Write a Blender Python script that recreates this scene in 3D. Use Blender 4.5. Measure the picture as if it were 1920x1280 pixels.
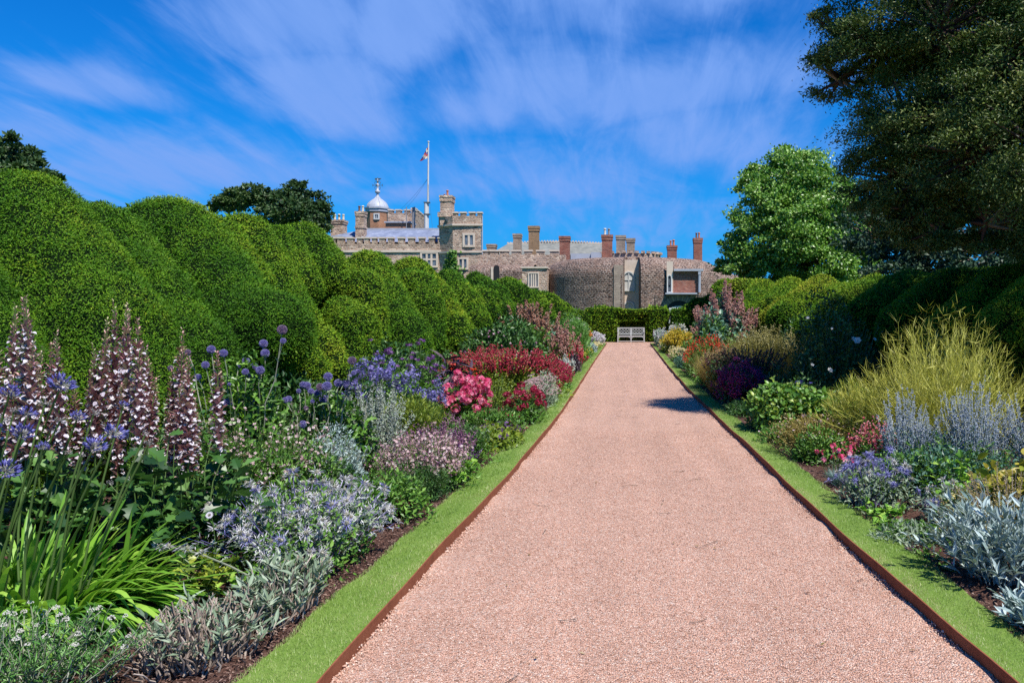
import bpy, math, random
import numpy as np
from mathutils import Vector

# ---------------------------------------------------------------- camera, light, exposure
for o in list(bpy.data.objects):
    bpy.data.objects.remove(o)
scene = bpy.context.scene
COL = scene.collection
F, VX, HY, CH = 1493.0, 1174.0, 592.0, 1.65      # focal length in photo pixels, vanishing point, horizon row, eye height

cam_data = bpy.data.cameras.new('camera')
cam_data.sensor_width = 36.0
cam_data.lens = 36.0 * F / 1920.0
cam_data.shift_x = (960.0 - VX) / 1920.0
cam_data.shift_y = -(640.0 - HY) / 1920.0
cam_data.clip_start = 0.05
cam_data.clip_end = 5000.0
cam = bpy.data.objects.new('camera', cam_data)
cam.location = (0, 0, CH)
cam.rotation_euler = (math.radians(90), 0, 0)
COL.objects.link(cam)
scene.camera = cam

SUN_EL = math.radians(60)
SUN_AZ = math.radians(139)           # clockwise from +Y: from behind the camera, over the right shoulder
sun_vec = Vector((math.sin(SUN_AZ) * math.cos(SUN_EL), math.cos(SUN_AZ) * math.cos(SUN_EL), math.sin(SUN_EL)))
sd = bpy.data.lights.new('sun', 'SUN')
sd.energy = 4.2
sd.angle = math.radians(0.5)
sd.color = (1.0, 0.95, 0.87)
so = bpy.data.objects.new('sun', sd)
so.rotation_euler = sun_vec.to_track_quat('Z', 'Y').to_euler()
so.location = (20, -20, 40)
COL.objects.link(so)

scene.view_settings.view_transform = 'Standard'
scene.view_settings.look = 'None'
scene.view_settings.exposure = 0.85
scene.view_settings.gamma = 1.0
cy = scene.cycles
cy.max_bounces = 5
cy.diffuse_bounces = 3
cy.glossy_bounces = 2
cy.transmission_bounces = 3
cy.transparent_max_bounces = 4
cy.use_denoising = False
cy.use_adaptive_sampling = False

world = bpy.data.worlds.new('World')
scene.world = world
world.use_nodes = True
NT = world.node_tree
NT.nodes.clear()


def nd(t, kind, **kw):
    n = t.nodes.new(kind)
    for k, v in kw.items():
        setattr(n, k, v)
    return n


def mth(t, op, a, b=None, c=None, clamp=False):
    n = t.nodes.new('ShaderNodeMath')
    n.operation = op
    n.use_clamp = clamp
    for i, v in enumerate((a, b, c)):
        if v is None:
            continue
        if isinstance(v, (int, float)):
            n.inputs[i].default_value = v
        else:
            t.links.new(v, n.inputs[i])
    return n.outputs[0]


def mixc(t, fac, a, b, blend='MIX'):
    n = t.nodes.new('ShaderNodeMix')
    n.data_type = 'RGBA'
    n.blend_type = blend
    for s, v in ((n.inputs[0], fac), (n.inputs[6], a), (n.inputs[7], b)):
        if isinstance(v, (int, float)):
            s.default_value = v
        elif isinstance(v, (tuple, list)):
            s.default_value = tuple(v) + ((1.0,) if len(v) == 3 else ())
        else:
            t.links.new(v, s)
    return n.outputs[2]


def build_world():
    t = NT
    out = nd(t, 'ShaderNodeOutputWorld')
    bg = nd(t, 'ShaderNodeBackground')
    sky = nd(t, 'ShaderNodeTexSky', sky_type='NISHITA', sun_disc=False, sun_elevation=SUN_EL, sun_rotation=SUN_AZ)
    sky.air_density = 1.0
    sky.dust_density = 0.3
    sky.ozone_density = 3.0
    hs = nd(t, 'ShaderNodeHueSaturation')
    hs.inputs['Saturation'].default_value = 1.32
    hs.inputs['Value'].default_value = 1.0
    t.links.new(sky.outputs[0], hs.inputs['Color'])
    base = mixc(t, 1.0, hs.outputs[0], SKY_TINT, 'MULTIPLY')
    # high thin cloud on a flat layer above the garden
    tc = nd(t, 'ShaderNodeTexCoord')
    sx = nd(t, 'ShaderNodeSeparateXYZ')
    t.links.new(tc.outputs['Generated'], sx.inputs[0])
    den = mth(t, 'ADD', mth(t, 'MAXIMUM', sx.outputs[2], 0.0), 0.16)
    px = mth(t, 'DIVIDE', sx.outputs[0], den)
    py = mth(t, 'DIVIDE', sx.outputs[1], den)
    p = nd(t, 'ShaderNodeCombineXYZ')
    t.links.new(px, p.inputs[0])
    t.links.new(py, p.inputs[1])

    def noise(scale, rot, stretch, detail, dist, off):
        m = nd(t, 'ShaderNodeMapping')
        m.inputs['Rotation'].default_value = (0, 0, math.radians(rot))
        m.inputs['Scale'].default_value = (stretch[0], stretch[1], 1)
        m.inputs['Location'].default_value = off
        t.links.new(p.outputs[0], m.inputs[0])
        n = nd(t, 'ShaderNodeTexNoise')
        n.inputs['Scale'].default_value = scale
        n.inputs['Detail'].default_value = detail
        n.inputs['Roughness'].default_value = 0.62
        n.inputs['Distortion'].default_value = dist
        t.links.new(m.outputs[0], n.inputs['Vector'])
        return n.outputs['Fac']

    def cl_pt(ix, iy):                  # a photo pixel's direction on the cloud layer
        d = np.array([(ix - VX) / F, 1.0, (HY - iy) / F])
        d /= np.linalg.norm(d)
        return d[:2] / (max(d[2], 0) + 0.16)

    fine = noise(4.2, CL_ROT, (2.0, 0.42), 10, 0.45, (3.1, 1.7, 0))
    soft = noise(1.9, CL_ROT - 50, (1.3, 0.8), 5, 0.7, (0.4, 6.3, 0))
    total = None
    for (ax, ay, bx, by, w, amp) in CLOUDS:      # soft streaks between two points of the layer
        a, b = cl_pt(ax, ay), cl_pt(bx, by)
        c = (a + b) / 2
        d = b - a
        L = np.linalg.norm(d) / 2
        ang = math.atan2(d[1], d[0])
        ca, sa = math.cos(ang), math.sin(ang)
        dx = mth(t, 'SUBTRACT', px, float(c[0]))
        dy = mth(t, 'SUBTRACT', py, float(c[1]))
        u = mth(t, 'ADD', mth(t, 'MULTIPLY', dx, ca / L), mth(t, 'MULTIPLY', dy, sa / L))
        v = mth(t, 'ADD', mth(t, 'MULTIPLY', dx, -sa / w), mth(t, 'MULTIPLY', dy, ca / w))
        r2 = mth(t, 'ADD', mth(t, 'MULTIPLY', u, u), mth(t, 'MULTIPLY', v, v))
        g = mth(t, 'MULTIPLY', mth(t, 'EXPONENT', mth(t, 'MULTIPLY', r2, -1.0)), amp)
        total = g if total is None else mth(t, 'MAXIMUM', total, g)
    e = mth(t, 'ADD', total, mth(t, 'ADD', mth(t, 'MULTIPLY_ADD', fine, 0.85, -0.425), mth(t, 'MULTIPLY_ADD', soft, 0.8, -0.38)))
    sm = nd(t, 'ShaderNodeMapRange', interpolation_type='SMOOTHSTEP')
    t.links.new(e, sm.inputs[0])
    sm.inputs[1].default_value = 0.08
    sm.inputs[2].default_value = 0.80
    dens = mth(t, 'MULTIPLY', sm.outputs[0], mth(t, 'MULTIPLY_ADD', fine, 0.5, 0.62), clamp=True)
    # paler air low down
    hz = mth(t, 'MULTIPLY', mth(t, 'POWER', mth(t, 'SUBTRACT', 1.0, mth(t, 'MAXIMUM', sx.outputs[2], 0.0)), 6.0), HAZE_AMT)
    col = mixc(t, hz, base, HAZE_COL)
    col = mixc(t, dens, col, CLOUD_COL)
    t.links.new(col, bg.inputs[0])
    bg.inputs[1].default_value = SKY_STRENGTH
    t.links.new(bg.outputs[0], out.inputs[0])


HAZE_AMT = 0.95
HAZE_COL = (0.50, 2.75, 7.3)
CL_ROT = -12
SKY_STRENGTH = 0.062
SKY_TINT = (0.0, 0.80, 1.40)
CLOUD_COL = (1.85, 3.55, 8.2)
CLOUDS = [  # ax, ay, bx, by (photo pixels), half width on the layer, density
    (330, -60, 700, 120, 0.26, 0.85), (560, 60, 660, 220, 0.22, 0.8), (600, 10, 900, 90, 0.30, 0.8), (760, 230, 1080, 170, 0.22, 0.75), (900, 230, 1560, 120, 0.26, 0.8),
    (480, 130, 760, 270, 0.22, 0.78), (800, 110, 1250, 230, 0.34, 0.8), (1100, 310, 1560, 220, 0.42, 0.72), (1150, 10, 1420, -40, 0.18, 0.6), (700, -120, 1500, -140, 0.5, 0.7),
    (-60, 115, 330, 195, 0.16, 0.72), (-60, 250, 190, 245, 0.26, 0.68), (230, 240, 330, 300, 0.2, 0.58), (-100, 310, 700, 330, 0.4, 0.74),
    (700, 330, 1400, 330, 0.5, 0.5), (640, 372, 900, 355, 0.14, 0.6), (-100, 420, 400, 420, 0.8, 0.5), (1000, 430, 1400, 420, 0.8, 0.4),
]
build_world()

# ---------------------------------------------------------------- helpers
RNG = np.random.default_rng(11)


def seed(n):
    global RNG
    RNG = np.random.default_rng(n)


def W(px, py, Y):
    """the place a photo pixel shows at distance Y"""
    return np.array([(px - VX) / F * Y, Y, CH + (HY - py) / F * Y])


def X_at(px, Y):
    return (px - VX) / F * Y


def Z_at(py, Y):
    return CH + (HY - py) / F * Y


def unit(v):
    v = np.asarray(v, float)
    return v / np.maximum(np.linalg.norm(v, axis=-1, keepdims=True), 1e-9)


class Buf:
    """collects faces and links them as one mesh object"""

    def __init__(self):
        self.v, self.f, self.m, self.t, self.uv, self.n = [], [], [], [], [], 0

    def add(self, V, Fc, mat=0, tint=0.5, uv=None):
        V = np.asarray(V, np.float64).reshape(-1, 3)
        Fc = np.asarray(Fc, np.int64)
        if len(Fc) == 0:
            return
        self.v.append(V)
        self.f.append(Fc + self.n)
        self.m.append(np.full(len(Fc), mat, np.int32))
        tt = np.asarray(tint, np.float64)
        self.t.append(np.full(len(V), float(tt)) if tt.ndim == 0 else tt)
        self.uv.append(uv)
        self.n += len(V)

    def mesh(self, name, mats, smooth=False, boxuv=False):
        me = bpy.data.meshes.new(name)
        V = np.concatenate(self.v)
        nv = len(V)
        sizes = np.concatenate([np.full(len(f), f.shape[1], np.int64) for f in self.f])
        loops = np.concatenate([f.ravel() for f in self.f])
        starts = np.zeros(len(sizes), np.int64)
        starts[1:] = np.cumsum(sizes)[:-1]
        me.vertices.add(nv)
        me.vertices.foreach_set('co', V.ravel().astype(np.float32))
        me.loops.add(len(loops))
        me.loops.foreach_set('vertex_index', loops.astype(np.int32))
        me.polygons.add(len(sizes))
        me.polygons.foreach_set('loop_start', starts.astype(np.int32))
        me.polygons.foreach_set('loop_total', sizes.astype(np.int32))
        me.polygons.foreach_set('material_index', np.concatenate(self.m))
        me.polygons.foreach_set('use_smooth', np.full(len(sizes), smooth))
        at = me.attributes.new('tint', 'FLOAT', 'POINT')
        at.data.foreach_set('value', np.concatenate(self.t).astype(np.float32))
        if boxuv:
            uvl = me.uv_layers.new(name='UVMap')
            UV = np.zeros((len(loops), 2), np.float32)
            k = 0
            for Vb, Fb, ub in zip(self.v, self.f, self.uv):
                n0 = self.f_off(Fb, Vb)
                m = Fb.size
                if ub is not None:
                    UV[k:k + m] = ub[(Fb - n0).ravel()]
                else:
                    P = V[Fb]
                    nrm = np.cross(P[:, 1] - P[:, 0], P[:, 2] - P[:, 0])
                    nrm = unit(nrm)
                    tang = np.stack([-nrm[:, 1], nrm[:, 0], np.zeros(len(nrm))], -1)
                    flat = np.abs(nrm[:, 2]) > 0.8
                    tang = unit(np.where(flat[:, None], np.array([[1.0, 0, 0]]), tang))
                    bit = np.cross(nrm, tang)
                    u = (P * tang[:, None, :]).sum(-1)
                    v = (P * bit[:, None, :]).sum(-1)
                    UV[k:k + m, 0] = u.ravel()
                    UV[k:k + m, 1] = v.ravel()
                k += m
            uvl.data.foreach_set('uv', UV.ravel())
        for m in (mats if isinstance(mats, (list, tuple)) else [mats]):
            me.materials.append(m)
        me.update()
        me.validate()
        return me

    def f_off(self, Fb, Vb):
        # vertex offset of this block
        if not hasattr(self, '_off') or len(self._off) != len(self.v):
            o = np.cumsum([0] + [len(x) for x in self.v])
            self._off = {id(f): o[i] for i, f in enumerate(self.f)}
        return self._off[id(Fb)]

    def build(self, name, mats, parent=None, loc=None, smooth=False, boxuv=False):
        o = bpy.data.objects.new(name, self.mesh(name, mats, smooth, boxuv))
        COL.objects.link(o)
        if parent is not None:
            o.parent = parent
        if loc is not None:
            o.location = tuple(float(x) for x in loc)
        return o


def tag(o, label=None, cat=None, group=None, kind=None):
    if label:
        o['label'] = label
    if cat:
        o['category'] = cat
    if group:
        o['group'] = group
    if kind:
        o['kind'] = kind
    return o


def thing(name, label, cat, loc=(0, 0, 0), group=None):
    o = bpy.data.objects.new(name, None)
    o.empty_display_size = 0.2
    o.location = tuple(float(x) for x in loc)
    COL.objects.link(o)
    return tag(o, label, cat, group)


def obj_of(mesh, name, parent, loc, rot=None, scale=1.0):
    o = bpy.data.objects.new(name, mesh)
    o.parent = parent
    o.location = tuple(float(x) for x in loc)
    if rot is not None:
        o.rotation_euler = rot
    if not isinstance(scale, (tuple, list)):
        scale = (scale,) * 3
    o.scale = tuple(float(s) for s in scale)
    COL.objects.link(o)
    return o


# ---- templates: local y runs along the leaf, x across it, z is its face
T_LEAF = (np.array([[0, 0, 0], [.5, .42, .09], [0, 1, -.04], [-.5, .42, .09]]), [np.array([[0, 1, 2, 3]])])
T_LANCE = (np.array([[0, 0, 0], [.42, .3, .06], [.36, .62, .05], [0, 1, -.1], [-.36, .62, .05], [-.42, .3, .06], [0, .45, -.02]]),
           [np.array([[0, 1, 6, 5], [6, 1, 2, 3], [5, 6, 3, 4]])])
T_STAR5 = None


def petals(n, inner=.12, width=.5, cup=.15, tip=1.0):
    V, Fc = [], []
    for i in range(n):
        a = 2 * math.pi * i / n
        c, s = math.cos(a), math.sin(a)
        w = width
        pts = [(inner, 0, 0), (.62, w * .5, cup * .5), (tip, 0, cup), (.62, -w * .5, cup * .5)]
        k = len(V)
        for (r, q, z) in pts:
            V.append((c * r - s * q, s * r + c * q, z))
        Fc.append([k, k + 3, k + 2, k + 1])
    return np.array(V), [np.array(Fc)]


# petals lie in local xy with z up; floret frames use local y as axis, so swap
def yaxis(T):
    V, Fc = T
    V2 = np.stack([V[:, 0], V[:, 2], -V[:, 1]], -1)
    return V2, Fc


T_FLOR = yaxis(petals(5, .05, .75, .25))
T_FLOR4 = yaxis(petals(4, .05, .95, .2))
T_CROSS = (np.array([[-.5, 0, 0], [.5, 0, 0], [.5, 1, 0], [-.5, 1, 0], [0, 0, -.5], [0, 0, .5], [0, 1, .5], [0, 1, -.5]]),
           [np.array([[0, 1, 2, 3], [4, 5, 6, 7]])])
T_BUD = (np.array([[0, 0, 0], [.5, .5, 0], [0, .5, .5], [-.5, .5, 0], [0, .5, -.5], [0, 1, 0]]),
         [np.array([[0, 1, 2], [0, 2, 3], [0, 3, 4], [0, 4, 1], [5, 2, 1], [5, 3, 2], [5, 4, 3], [5, 1, 4]])])


def lobed(rows=13, lobes=5, depth=.55, bend=.35, wid=.42):
    V, Fc = [], []
    for i in range(rows):
        t = i / (rows - 1)
        env = math.sin(math.pi * min(1, .08 + t * .92)) ** .8 * wid
        mod = 1 - depth * (0.5 + 0.5 * math.cos(2 * math.pi * lobes * t))
        w = env * mod if i < rows - 1 else 0.0
        y = t
        z = -bend * t * t
        V += [(-w, y + .06 * mod, z + w * .25), (0, y, z), (w, y + .06 * mod, z + w * .25)]
    for i in range(rows - 1):
        a = i * 3
        Fc += [[a, a + 1, a + 4, a + 3], [a + 1, a + 2, a + 5, a + 4]]
    return np.array(V), [np.array(Fc)]


T_LOBED = lobed()
T_OAK = lobed(11, 3, .6, .2, .5)
T_BROAD = (np.array([[0, 0, 0], [.4, .22, .05], [.5, .5, .07], [.3, .8, .02], [0, 1, -.12], [-.3, .8, .02], [-.5, .5, .07], [-.4, .22, .05], [0, .5, -.03]]),
           [np.array([[0, 1, 8, 7], [8, 1, 2, 3], [8, 3, 4, 5], [7, 8, 5, 6]])])


def ico(sub=1):
    import bmesh
    bm = bmesh.new()
    bmesh.ops.create_icosphere(bm, subdivisions=sub, radius=1.0)
    bm.verts.ensure_lookup_table()
    V = np.array([v.co[:] for v in bm.verts])
    Fc = np.array([[v.index for v in f.verts] for f in bm.faces])
    bm.free()
    return V, [Fc]


ICO1, ICO2 = ico(1), ico(2)


def frames(D, N):
    y = unit(D)
    z = N - (N * y).sum(-1, keepdims=True) * y
    bad = np.linalg.norm(z, axis=-1) < 1e-4
    z[bad] = np.array([.31, .67, .2])
    z = unit(z - (z * y).sum(-1, keepdims=True) * y)
    x = np.cross(y, z)
    return np.stack([x, y, z], -1)


def stamp(buf, T, P, D, N, S, mat=0, tint=None):
    """one copy of a template per point"""
    V, Fs = T
    n = len(P)
    if n == 0:
        return
    S = np.asarray(S, float)
    if S.ndim == 1:
        S = np.repeat(S[:, None], 3, 1)
    R = frames(np.asarray(D, float), np.asarray(N, float).copy())
    L = V[None, :, :] * S[:, None, :]
    Wd = np.einsum('nij,nvj->nvi', R, L) + np.asarray(P)[:, None, :]
    m = len(V)
    if tint is None:
        tint = RNG.random(n)
    tv = np.repeat(np.clip(tint, 0, 1), m)
    off = (np.arange(n) * m)
    k0 = None
    for Fc in Fs:
        FF = (Fc[None] + off[:, None, None]).reshape(-1, Fc.shape[1])
        if k0 is None:
            buf.add(Wd.reshape(-1, 3), FF, mat, tv)
            k0 = buf.n - n * m
        else:
            buf.v.append(np.zeros((0, 3)))
            buf.t.append(np.zeros(0))
            buf.uv.append(None)
            buf.f.append(FF + k0)
            buf.m.append(np.full(len(FF), mat, np.int32))


def leaves(buf, P, D, N, L, Wd, T=T_LEAF, mat=0, tint=None):
    L = np.broadcast_to(np.asarray(L, float), (len(P),))
    Wd = np.broadcast_to(np.asarray(Wd, float), (len(P),))
    stamp(buf, T, P, D, N, np.stack([Wd, L, np.minimum(L, 2.2 * Wd)], -1), mat, tint)


def tubes(buf, paths, rad, sides=3, mat=0, tint=None):
    """paths (n,k,3), rad (n,k) or scalars"""
    paths = np.asarray(paths, float)
    n, k, _ = paths.shape
    rad = np.broadcast_to(np.asarray(rad, float), (n, k))
    tg = np.gradient(paths, axis=1)
    tg = unit(tg)
    ref = np.where(np.abs(tg[..., 2:3]) > .9, np.array([1.0, 0, 0]), np.array([0, 0, 1.0]))
    a = unit(np.cross(tg, ref))
    b = np.cross(tg, a)
    ang = np.arange(sides) * 2 * math.pi / sides
    ring = a[:, :, None, :] * np.cos(ang)[None, None, :, None] + b[:, :, None, :] * np.sin(ang)[None, None, :, None]
    V = paths[:, :, None, :] + ring * rad[:, :, None, None]
    idx = np.arange(n * k * sides).reshape(n, k, sides)
    nx = np.roll(idx, -1, axis=2)
    Fc = np.stack([idx[:, :-1], nx[:, :-1], nx[:, 1:], idx[:, 1:]], -1).reshape(-1, 4)
    if tint is None:
        tint = RNG.random(n)
    tv = np.repeat(np.broadcast_to(np.asarray(tint, float), (n,)), k * sides)
    buf.add(V.reshape(-1, 3), Fc, mat, tv)


def blades(buf, P, D, L, Wd, droop, seg=4, mat=0, tint=None, fold=0.0):
    """arching strap leaves / grass blades"""
    n = len(P)
    D = unit(D)
    L = np.broadcast_to(np.asarray(L, float), (n,))
    Wd = np.broadcast_to(np.asarray(Wd, float), (n,))
    droop = np.broadcast_to(np.asarray(droop, float), (n,))
    side = unit(np.cross(D, np.array([[0, 0, 1.0]])) + 1e-6)
    t = np.linspace(0, 1, seg + 1)
    ctr = P[:, None, :] + D[:, None, :] * (L[:, None] * t)[..., None]
    ctr[..., 2] -= (droop * L)[:, None] * t ** 2
    wt = np.clip(np.minimum(1.0, .55 + t * 1.2), 0, 1) * (1 - t ** 2.2)
    w = Wd[:, None] * wt * .5
    if seg == 1:
        w = Wd[:, None] * np.array([.5, .05])
    Lf = ctr - side[:, None, :] * w[..., None]
    Rt = ctr + side[:, None, :] * w[..., None]
    V = np.stack([Lf, Rt], 2)
    idx = np.arange(n * (seg + 1) * 2).reshape(n, seg + 1, 2)
    Fc = np.stack([idx[:, :-1, 0], idx[:, :-1, 1], idx[:, 1:, 1], idx[:, 1:, 0]], -1).reshape(-1, 4)
    if tint is None:
        tint = RNG.random(n)
    buf.add(V.reshape(-1, 3), Fc, mat, np.repeat(np.clip(tint, 0, 1), (seg + 1) * 2))


def rv(n):
    return unit(RNG.normal(size=(n, 3)))


def box(buf, x0, x1, y0, y1, z0, z1, mat=0):
    V = np.array([[x, y, z] for z in (z0, z1) for y in (y0, y1) for x in (x0, x1)], float)
    Fc = [[0, 2, 3, 1], [4, 5, 7, 6], [0, 1, 5, 4], [2, 6, 7, 3], [0, 4, 6, 2], [1, 3, 7, 5]]
    buf.add(V, Fc, mat, RNG.random())


def bar(buf, a, b, w, h=None, mat=0, up=(0, 0, 1)):
    """a straight timber between two points"""
    a, b = np.asarray(a, float), np.asarray(b, float)
    h = h or w
    d = unit(b - a)
    s = np.cross(d, np.asarray(up, float))
    if np.linalg.norm(s) < 1e-3:
        s = np.array([1.0, 0, 0])
    s = unit(s)
    u = np.cross(s, d)
    V = []
    for p in (a, b):
        for (i, j) in ((-1, -1), (1, -1), (1, 1), (-1, 1)):
            V.append(p + s * i * w / 2 + u * j * h / 2)
    buf.add(V, [[0, 3, 2, 1], [4, 5, 6, 7], [0, 1, 5, 4], [1, 2, 6, 5], [2, 3, 7, 6], [3, 0, 4, 7]], mat, RNG.random())


def lathe(buf, c, prof, n=24, a0=0.0, a1=2 * math.pi, mat=0):
    """prof: list of (radius, z)"""
    prof = np.asarray(prof, float)
    full = abs(a1 - a0 - 2 * math.pi) < 1e-6
    ang = np.linspace(a0, a1, n + 1)
    k = len(prof)
    V = np.stack([c[0] + np.cos(ang)[:, None] * prof[None, :, 0], c[1] + np.sin(ang)[:, None] * prof[None, :, 0],
                  c[2] + np.broadcast_to(prof[None, :, 1], (n + 1, k))], -1)
    idx = np.arange((n + 1) * k).reshape(n + 1, k)
    Fc = np.stack([idx[:-1, :-1], idx[1:, :-1], idx[1:, 1:], idx[:-1, 1:]], -1).reshape(-1, 4)
    d = np.r_[0, np.cumsum(np.hypot(np.diff(prof[:, 0]), np.diff(prof[:, 1])))]
    R = prof[:, 0].max()
    uv = np.stack([np.repeat(ang * R, k), np.tile(d, n + 1)], -1)
    buf.add(V.reshape(-1, 3), Fc, mat, .5, uv)


# ---------------------------------------------------------------- materials
MATS = {}


def new_mat(name):
    m = bpy.data.materials.new(name)
    m.use_nodes = True
    t = m.node_tree
    t.nodes.clear()
    out = nd(t, 'ShaderNodeOutputMaterial')
    return m, t, out


def leafmat(name, cols, trans=0.25, rough=0.42, spec=0.38):
    """foliage or petals: each leaf takes its own colour from a short ramp"""
    if name in MATS:
        return MATS[name]
    m, t, out = new_mat(name)
    at = nd(t, 'ShaderNodeAttribute', attribute_name='tint')
    rp = nd(t, 'ShaderNodeValToRGB')
    el = rp.color_ramp.elements
    while len(el) < len(cols):
        el.new(0.5)
    for i, c in enumerate(cols):
        el[i].position = i / max(1, len(cols) - 1)
        el[i].color = (*c, 1)
    t.links.new(at.outputs['Fac'], rp.inputs[0])
    pb = nd(t, 'ShaderNodeBsdfPrincipled')
    pb.inputs['Roughness'].default_value = rough
    pb.inputs['Specular IOR Level'].default_value = spec
    t.links.new(rp.outputs[0], pb.inputs['Base Color'])
    if trans > 0:
        tr = nd(t, 'ShaderNodeBsdfTranslucent')
        tc = mixc(t, 1.0, rp.outputs[0], (1.25, 1.25, .7), 'MULTIPLY')
        t.links.new(tc, tr.inputs[0])
        mx = nd(t, 'ShaderNodeMixShader')
        mx.inputs[0].default_value = trans
        t.links.new(pb.outputs[0], mx.inputs[1])
        t.links.new(tr.outputs[0], mx.inputs[2])
        t.links.new(mx.outputs[0], out.inputs[0])
    else:
        t.links.new(pb.outputs[0], out.inputs[0])
    MATS[name] = m
    return m


def ramp(t, fac, stops):
    rp = nd(t, 'ShaderNodeValToRGB')
    el = rp.color_ramp.elements
    while len(el) < len(stops):
        el.new(0.5)
    for i, (p, c) in enumerate(stops):
        el[i].position = p
        el[i].color = (*c, 1)
    t.links.new(fac, rp.inputs[0])
    return rp.outputs[0]


def tex(t, kind, scale, vec=None, detail=4, rough=.55, dist=0.0, **kw):
    n = nd(t, 'ShaderNodeTexNoise' if kind == 'noise' else 'ShaderNodeTexVoronoi', **kw)
    n.inputs['Scale'].default_value = scale
    if kind == 'noise':
        n.inputs['Detail'].default_value = detail
        n.inputs['Roughness'].default_value = rough
        n.inputs['Distortion'].default_value = dist
    if vec is not None:
        t.links.new(vec, n.inputs['Vector'])
    return n


def coords(t, kind='Object'):
    return nd(t, 'ShaderNodeTexCoord').outputs[kind]


def bump(t, height, strength, dist, prev=None):
    b = nd(t, 'ShaderNodeBump')
    b.inputs['Strength'].default_value = strength
    b.inputs['Distance'].default_value = dist
    t.links.new(height, b.inputs['Height'])
    if prev is not None:
        t.links.new(prev, b.inputs['Normal'])
    return b.outputs[0]


def finish(t, out, col, rough=.85, normal=None, spec=.2, metal=0.0):
    pb = nd(t, 'ShaderNodeBsdfPrincipled')
    if isinstance(col, tuple):
        pb.inputs['Base Color'].default_value = (*col, 1)
    else:
        t.links.new(col, pb.inputs['Base Color'])
    if isinstance(rough, (int, float)):
        pb.inputs['Roughness'].default_value = rough
    else:
        t.links.new(rough, pb.inputs['Roughness'])
    pb.inputs['Specular IOR Level'].default_value = spec
    pb.inputs['Metallic'].default_value = metal
    if normal is not None:
        t.links.new(normal, pb.inputs['Normal'])
    t.links.new(pb.outputs[0], out.inputs[0])


def plain(name, col, rough=.6, var=.15, scale=6.0, spec=.3, metal=0.0, bmp=0.0):
    if name in MATS:
        return MATS[name]
    m, t, out = new_mat(name)
    n = tex(t, 'noise', scale, coords(t))
    f = mth(t, 'MULTIPLY_ADD', n.outputs['Fac'], 2 * var, 1 - var)
    v = nd(t, 'ShaderNodeVectorMath', operation='SCALE')
    v.inputs[0].default_value = col
    t.links.new(f, v.inputs['Scale'])
    nm = bump(t, n.outputs['Fac'], bmp, .02) if bmp else None
    finish(t, out, v.outputs[0], rough, nm, spec, metal)
    MATS[name] = m
    return m


def masonry(name, cols, mortar, bw=.38, bh=.16, msize=.018, wob=.05, rand=.62, rough=.9):
    """coursed stone or brick laid out in metres along the wall; rand loosens the courses into rubble"""
    m, t, out = new_mat(name)
    uv = coords(t, 'UV')
    nz = tex(t, 'noise', 1.7, uv, 3)
    off = nd(t, 'ShaderNodeVectorMath', operation='MULTIPLY_ADD')
    t.links.new(nz.outputs['Color'], off.inputs[0])
    off.inputs[1].default_value = (wob * 2, wob, 0)
    t.links.new(uv, off.inputs[2])
    sp = nd(t, 'ShaderNodeSeparateXYZ')
    t.links.new(off.outputs[0], sp.inputs[0])
    v = mth(t, 'DIVIDE', sp.outputs[1], bh)
    u = mth(t, 'ADD', mth(t, 'DIVIDE', sp.outputs[0], bw), mth(t, 'MULTIPLY', mth(t, 'FLOOR', v), .5))
    cb = nd(t, 'ShaderNodeCombineXYZ')
    t.links.new(u, cb.inputs[0])
    t.links.new(v, cb.inputs[1])
    v1 = tex(t, 'voronoi', 1.0, cb.outputs[0], voronoi_dimensions='2D')
    v2 = tex(t, 'voronoi', 1.0, cb.outputs[0], voronoi_dimensions='2D', feature='DISTANCE_TO_EDGE')
    for n in (v1, v2):
        n.inputs['Randomness'].default_value = rand
    sep = nd(t, 'ShaderNodeSeparateColor')
    t.links.new(v1.outputs['Color'], sep.inputs[0])
    stone = ramp(t, sep.outputs[0], [(i / (len(cols) - 1), c) for i, c in enumerate(cols)])
    big = tex(t, 'noise', .45, uv, 6, .68)
    k = mth(t, 'MULTIPLY_ADD', big.outputs['Fac'], 1.7, .15)
    sc = nd(t, 'ShaderNodeVectorMath', operation='SCALE')
    t.links.new(stone, sc.inputs[0])
    t.links.new(k, sc.inputs['Scale'])
    fine = tex(t, 'noise', 14, uv, 4, .7)
    joint = mth(t, 'SUBTRACT', 1.0, mth(t, 'DIVIDE', v2.outputs['Distance'], msize / bh, clamp=True))
    # mortar gone or smeared in places
    mf = mth(t, 'MULTIPLY', joint, mth(t, 'MULTIPLY_ADD', tex(t, 'noise', 1.1, uv, 5, .7).outputs['Fac'], 3.0, -.75, clamp=True))
    col = mixc(t, mf, sc.outputs[0], mortar)
    fl = mth(t, 'MULTIPLY_ADD', fine.outputs['Fac'], 1.1, .45)
    s2 = nd(t, 'ShaderNodeVectorMath', operation='SCALE')
    t.links.new(col, s2.inputs[0])
    t.links.new(fl, s2.inputs['Scale'])
    # pale lichen in scattered blotches
    li = tex(t, 'noise', 2.3, uv, 6, .75)
    c3 = mixc(t, mth(t, 'MULTIPLY_ADD', li.outputs['Fac'], 4.0, -2.45, clamp=True), s2.outputs[0], mortar)
    h = mth(t, 'SUBTRACT', mth(t, 'MULTIPLY', fine.outputs['Fac'], .4), joint)
    finish(t, out, c3, rough, bump(t, h, .7, .05), .1)
    MATS[name] = m
    return m

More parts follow.
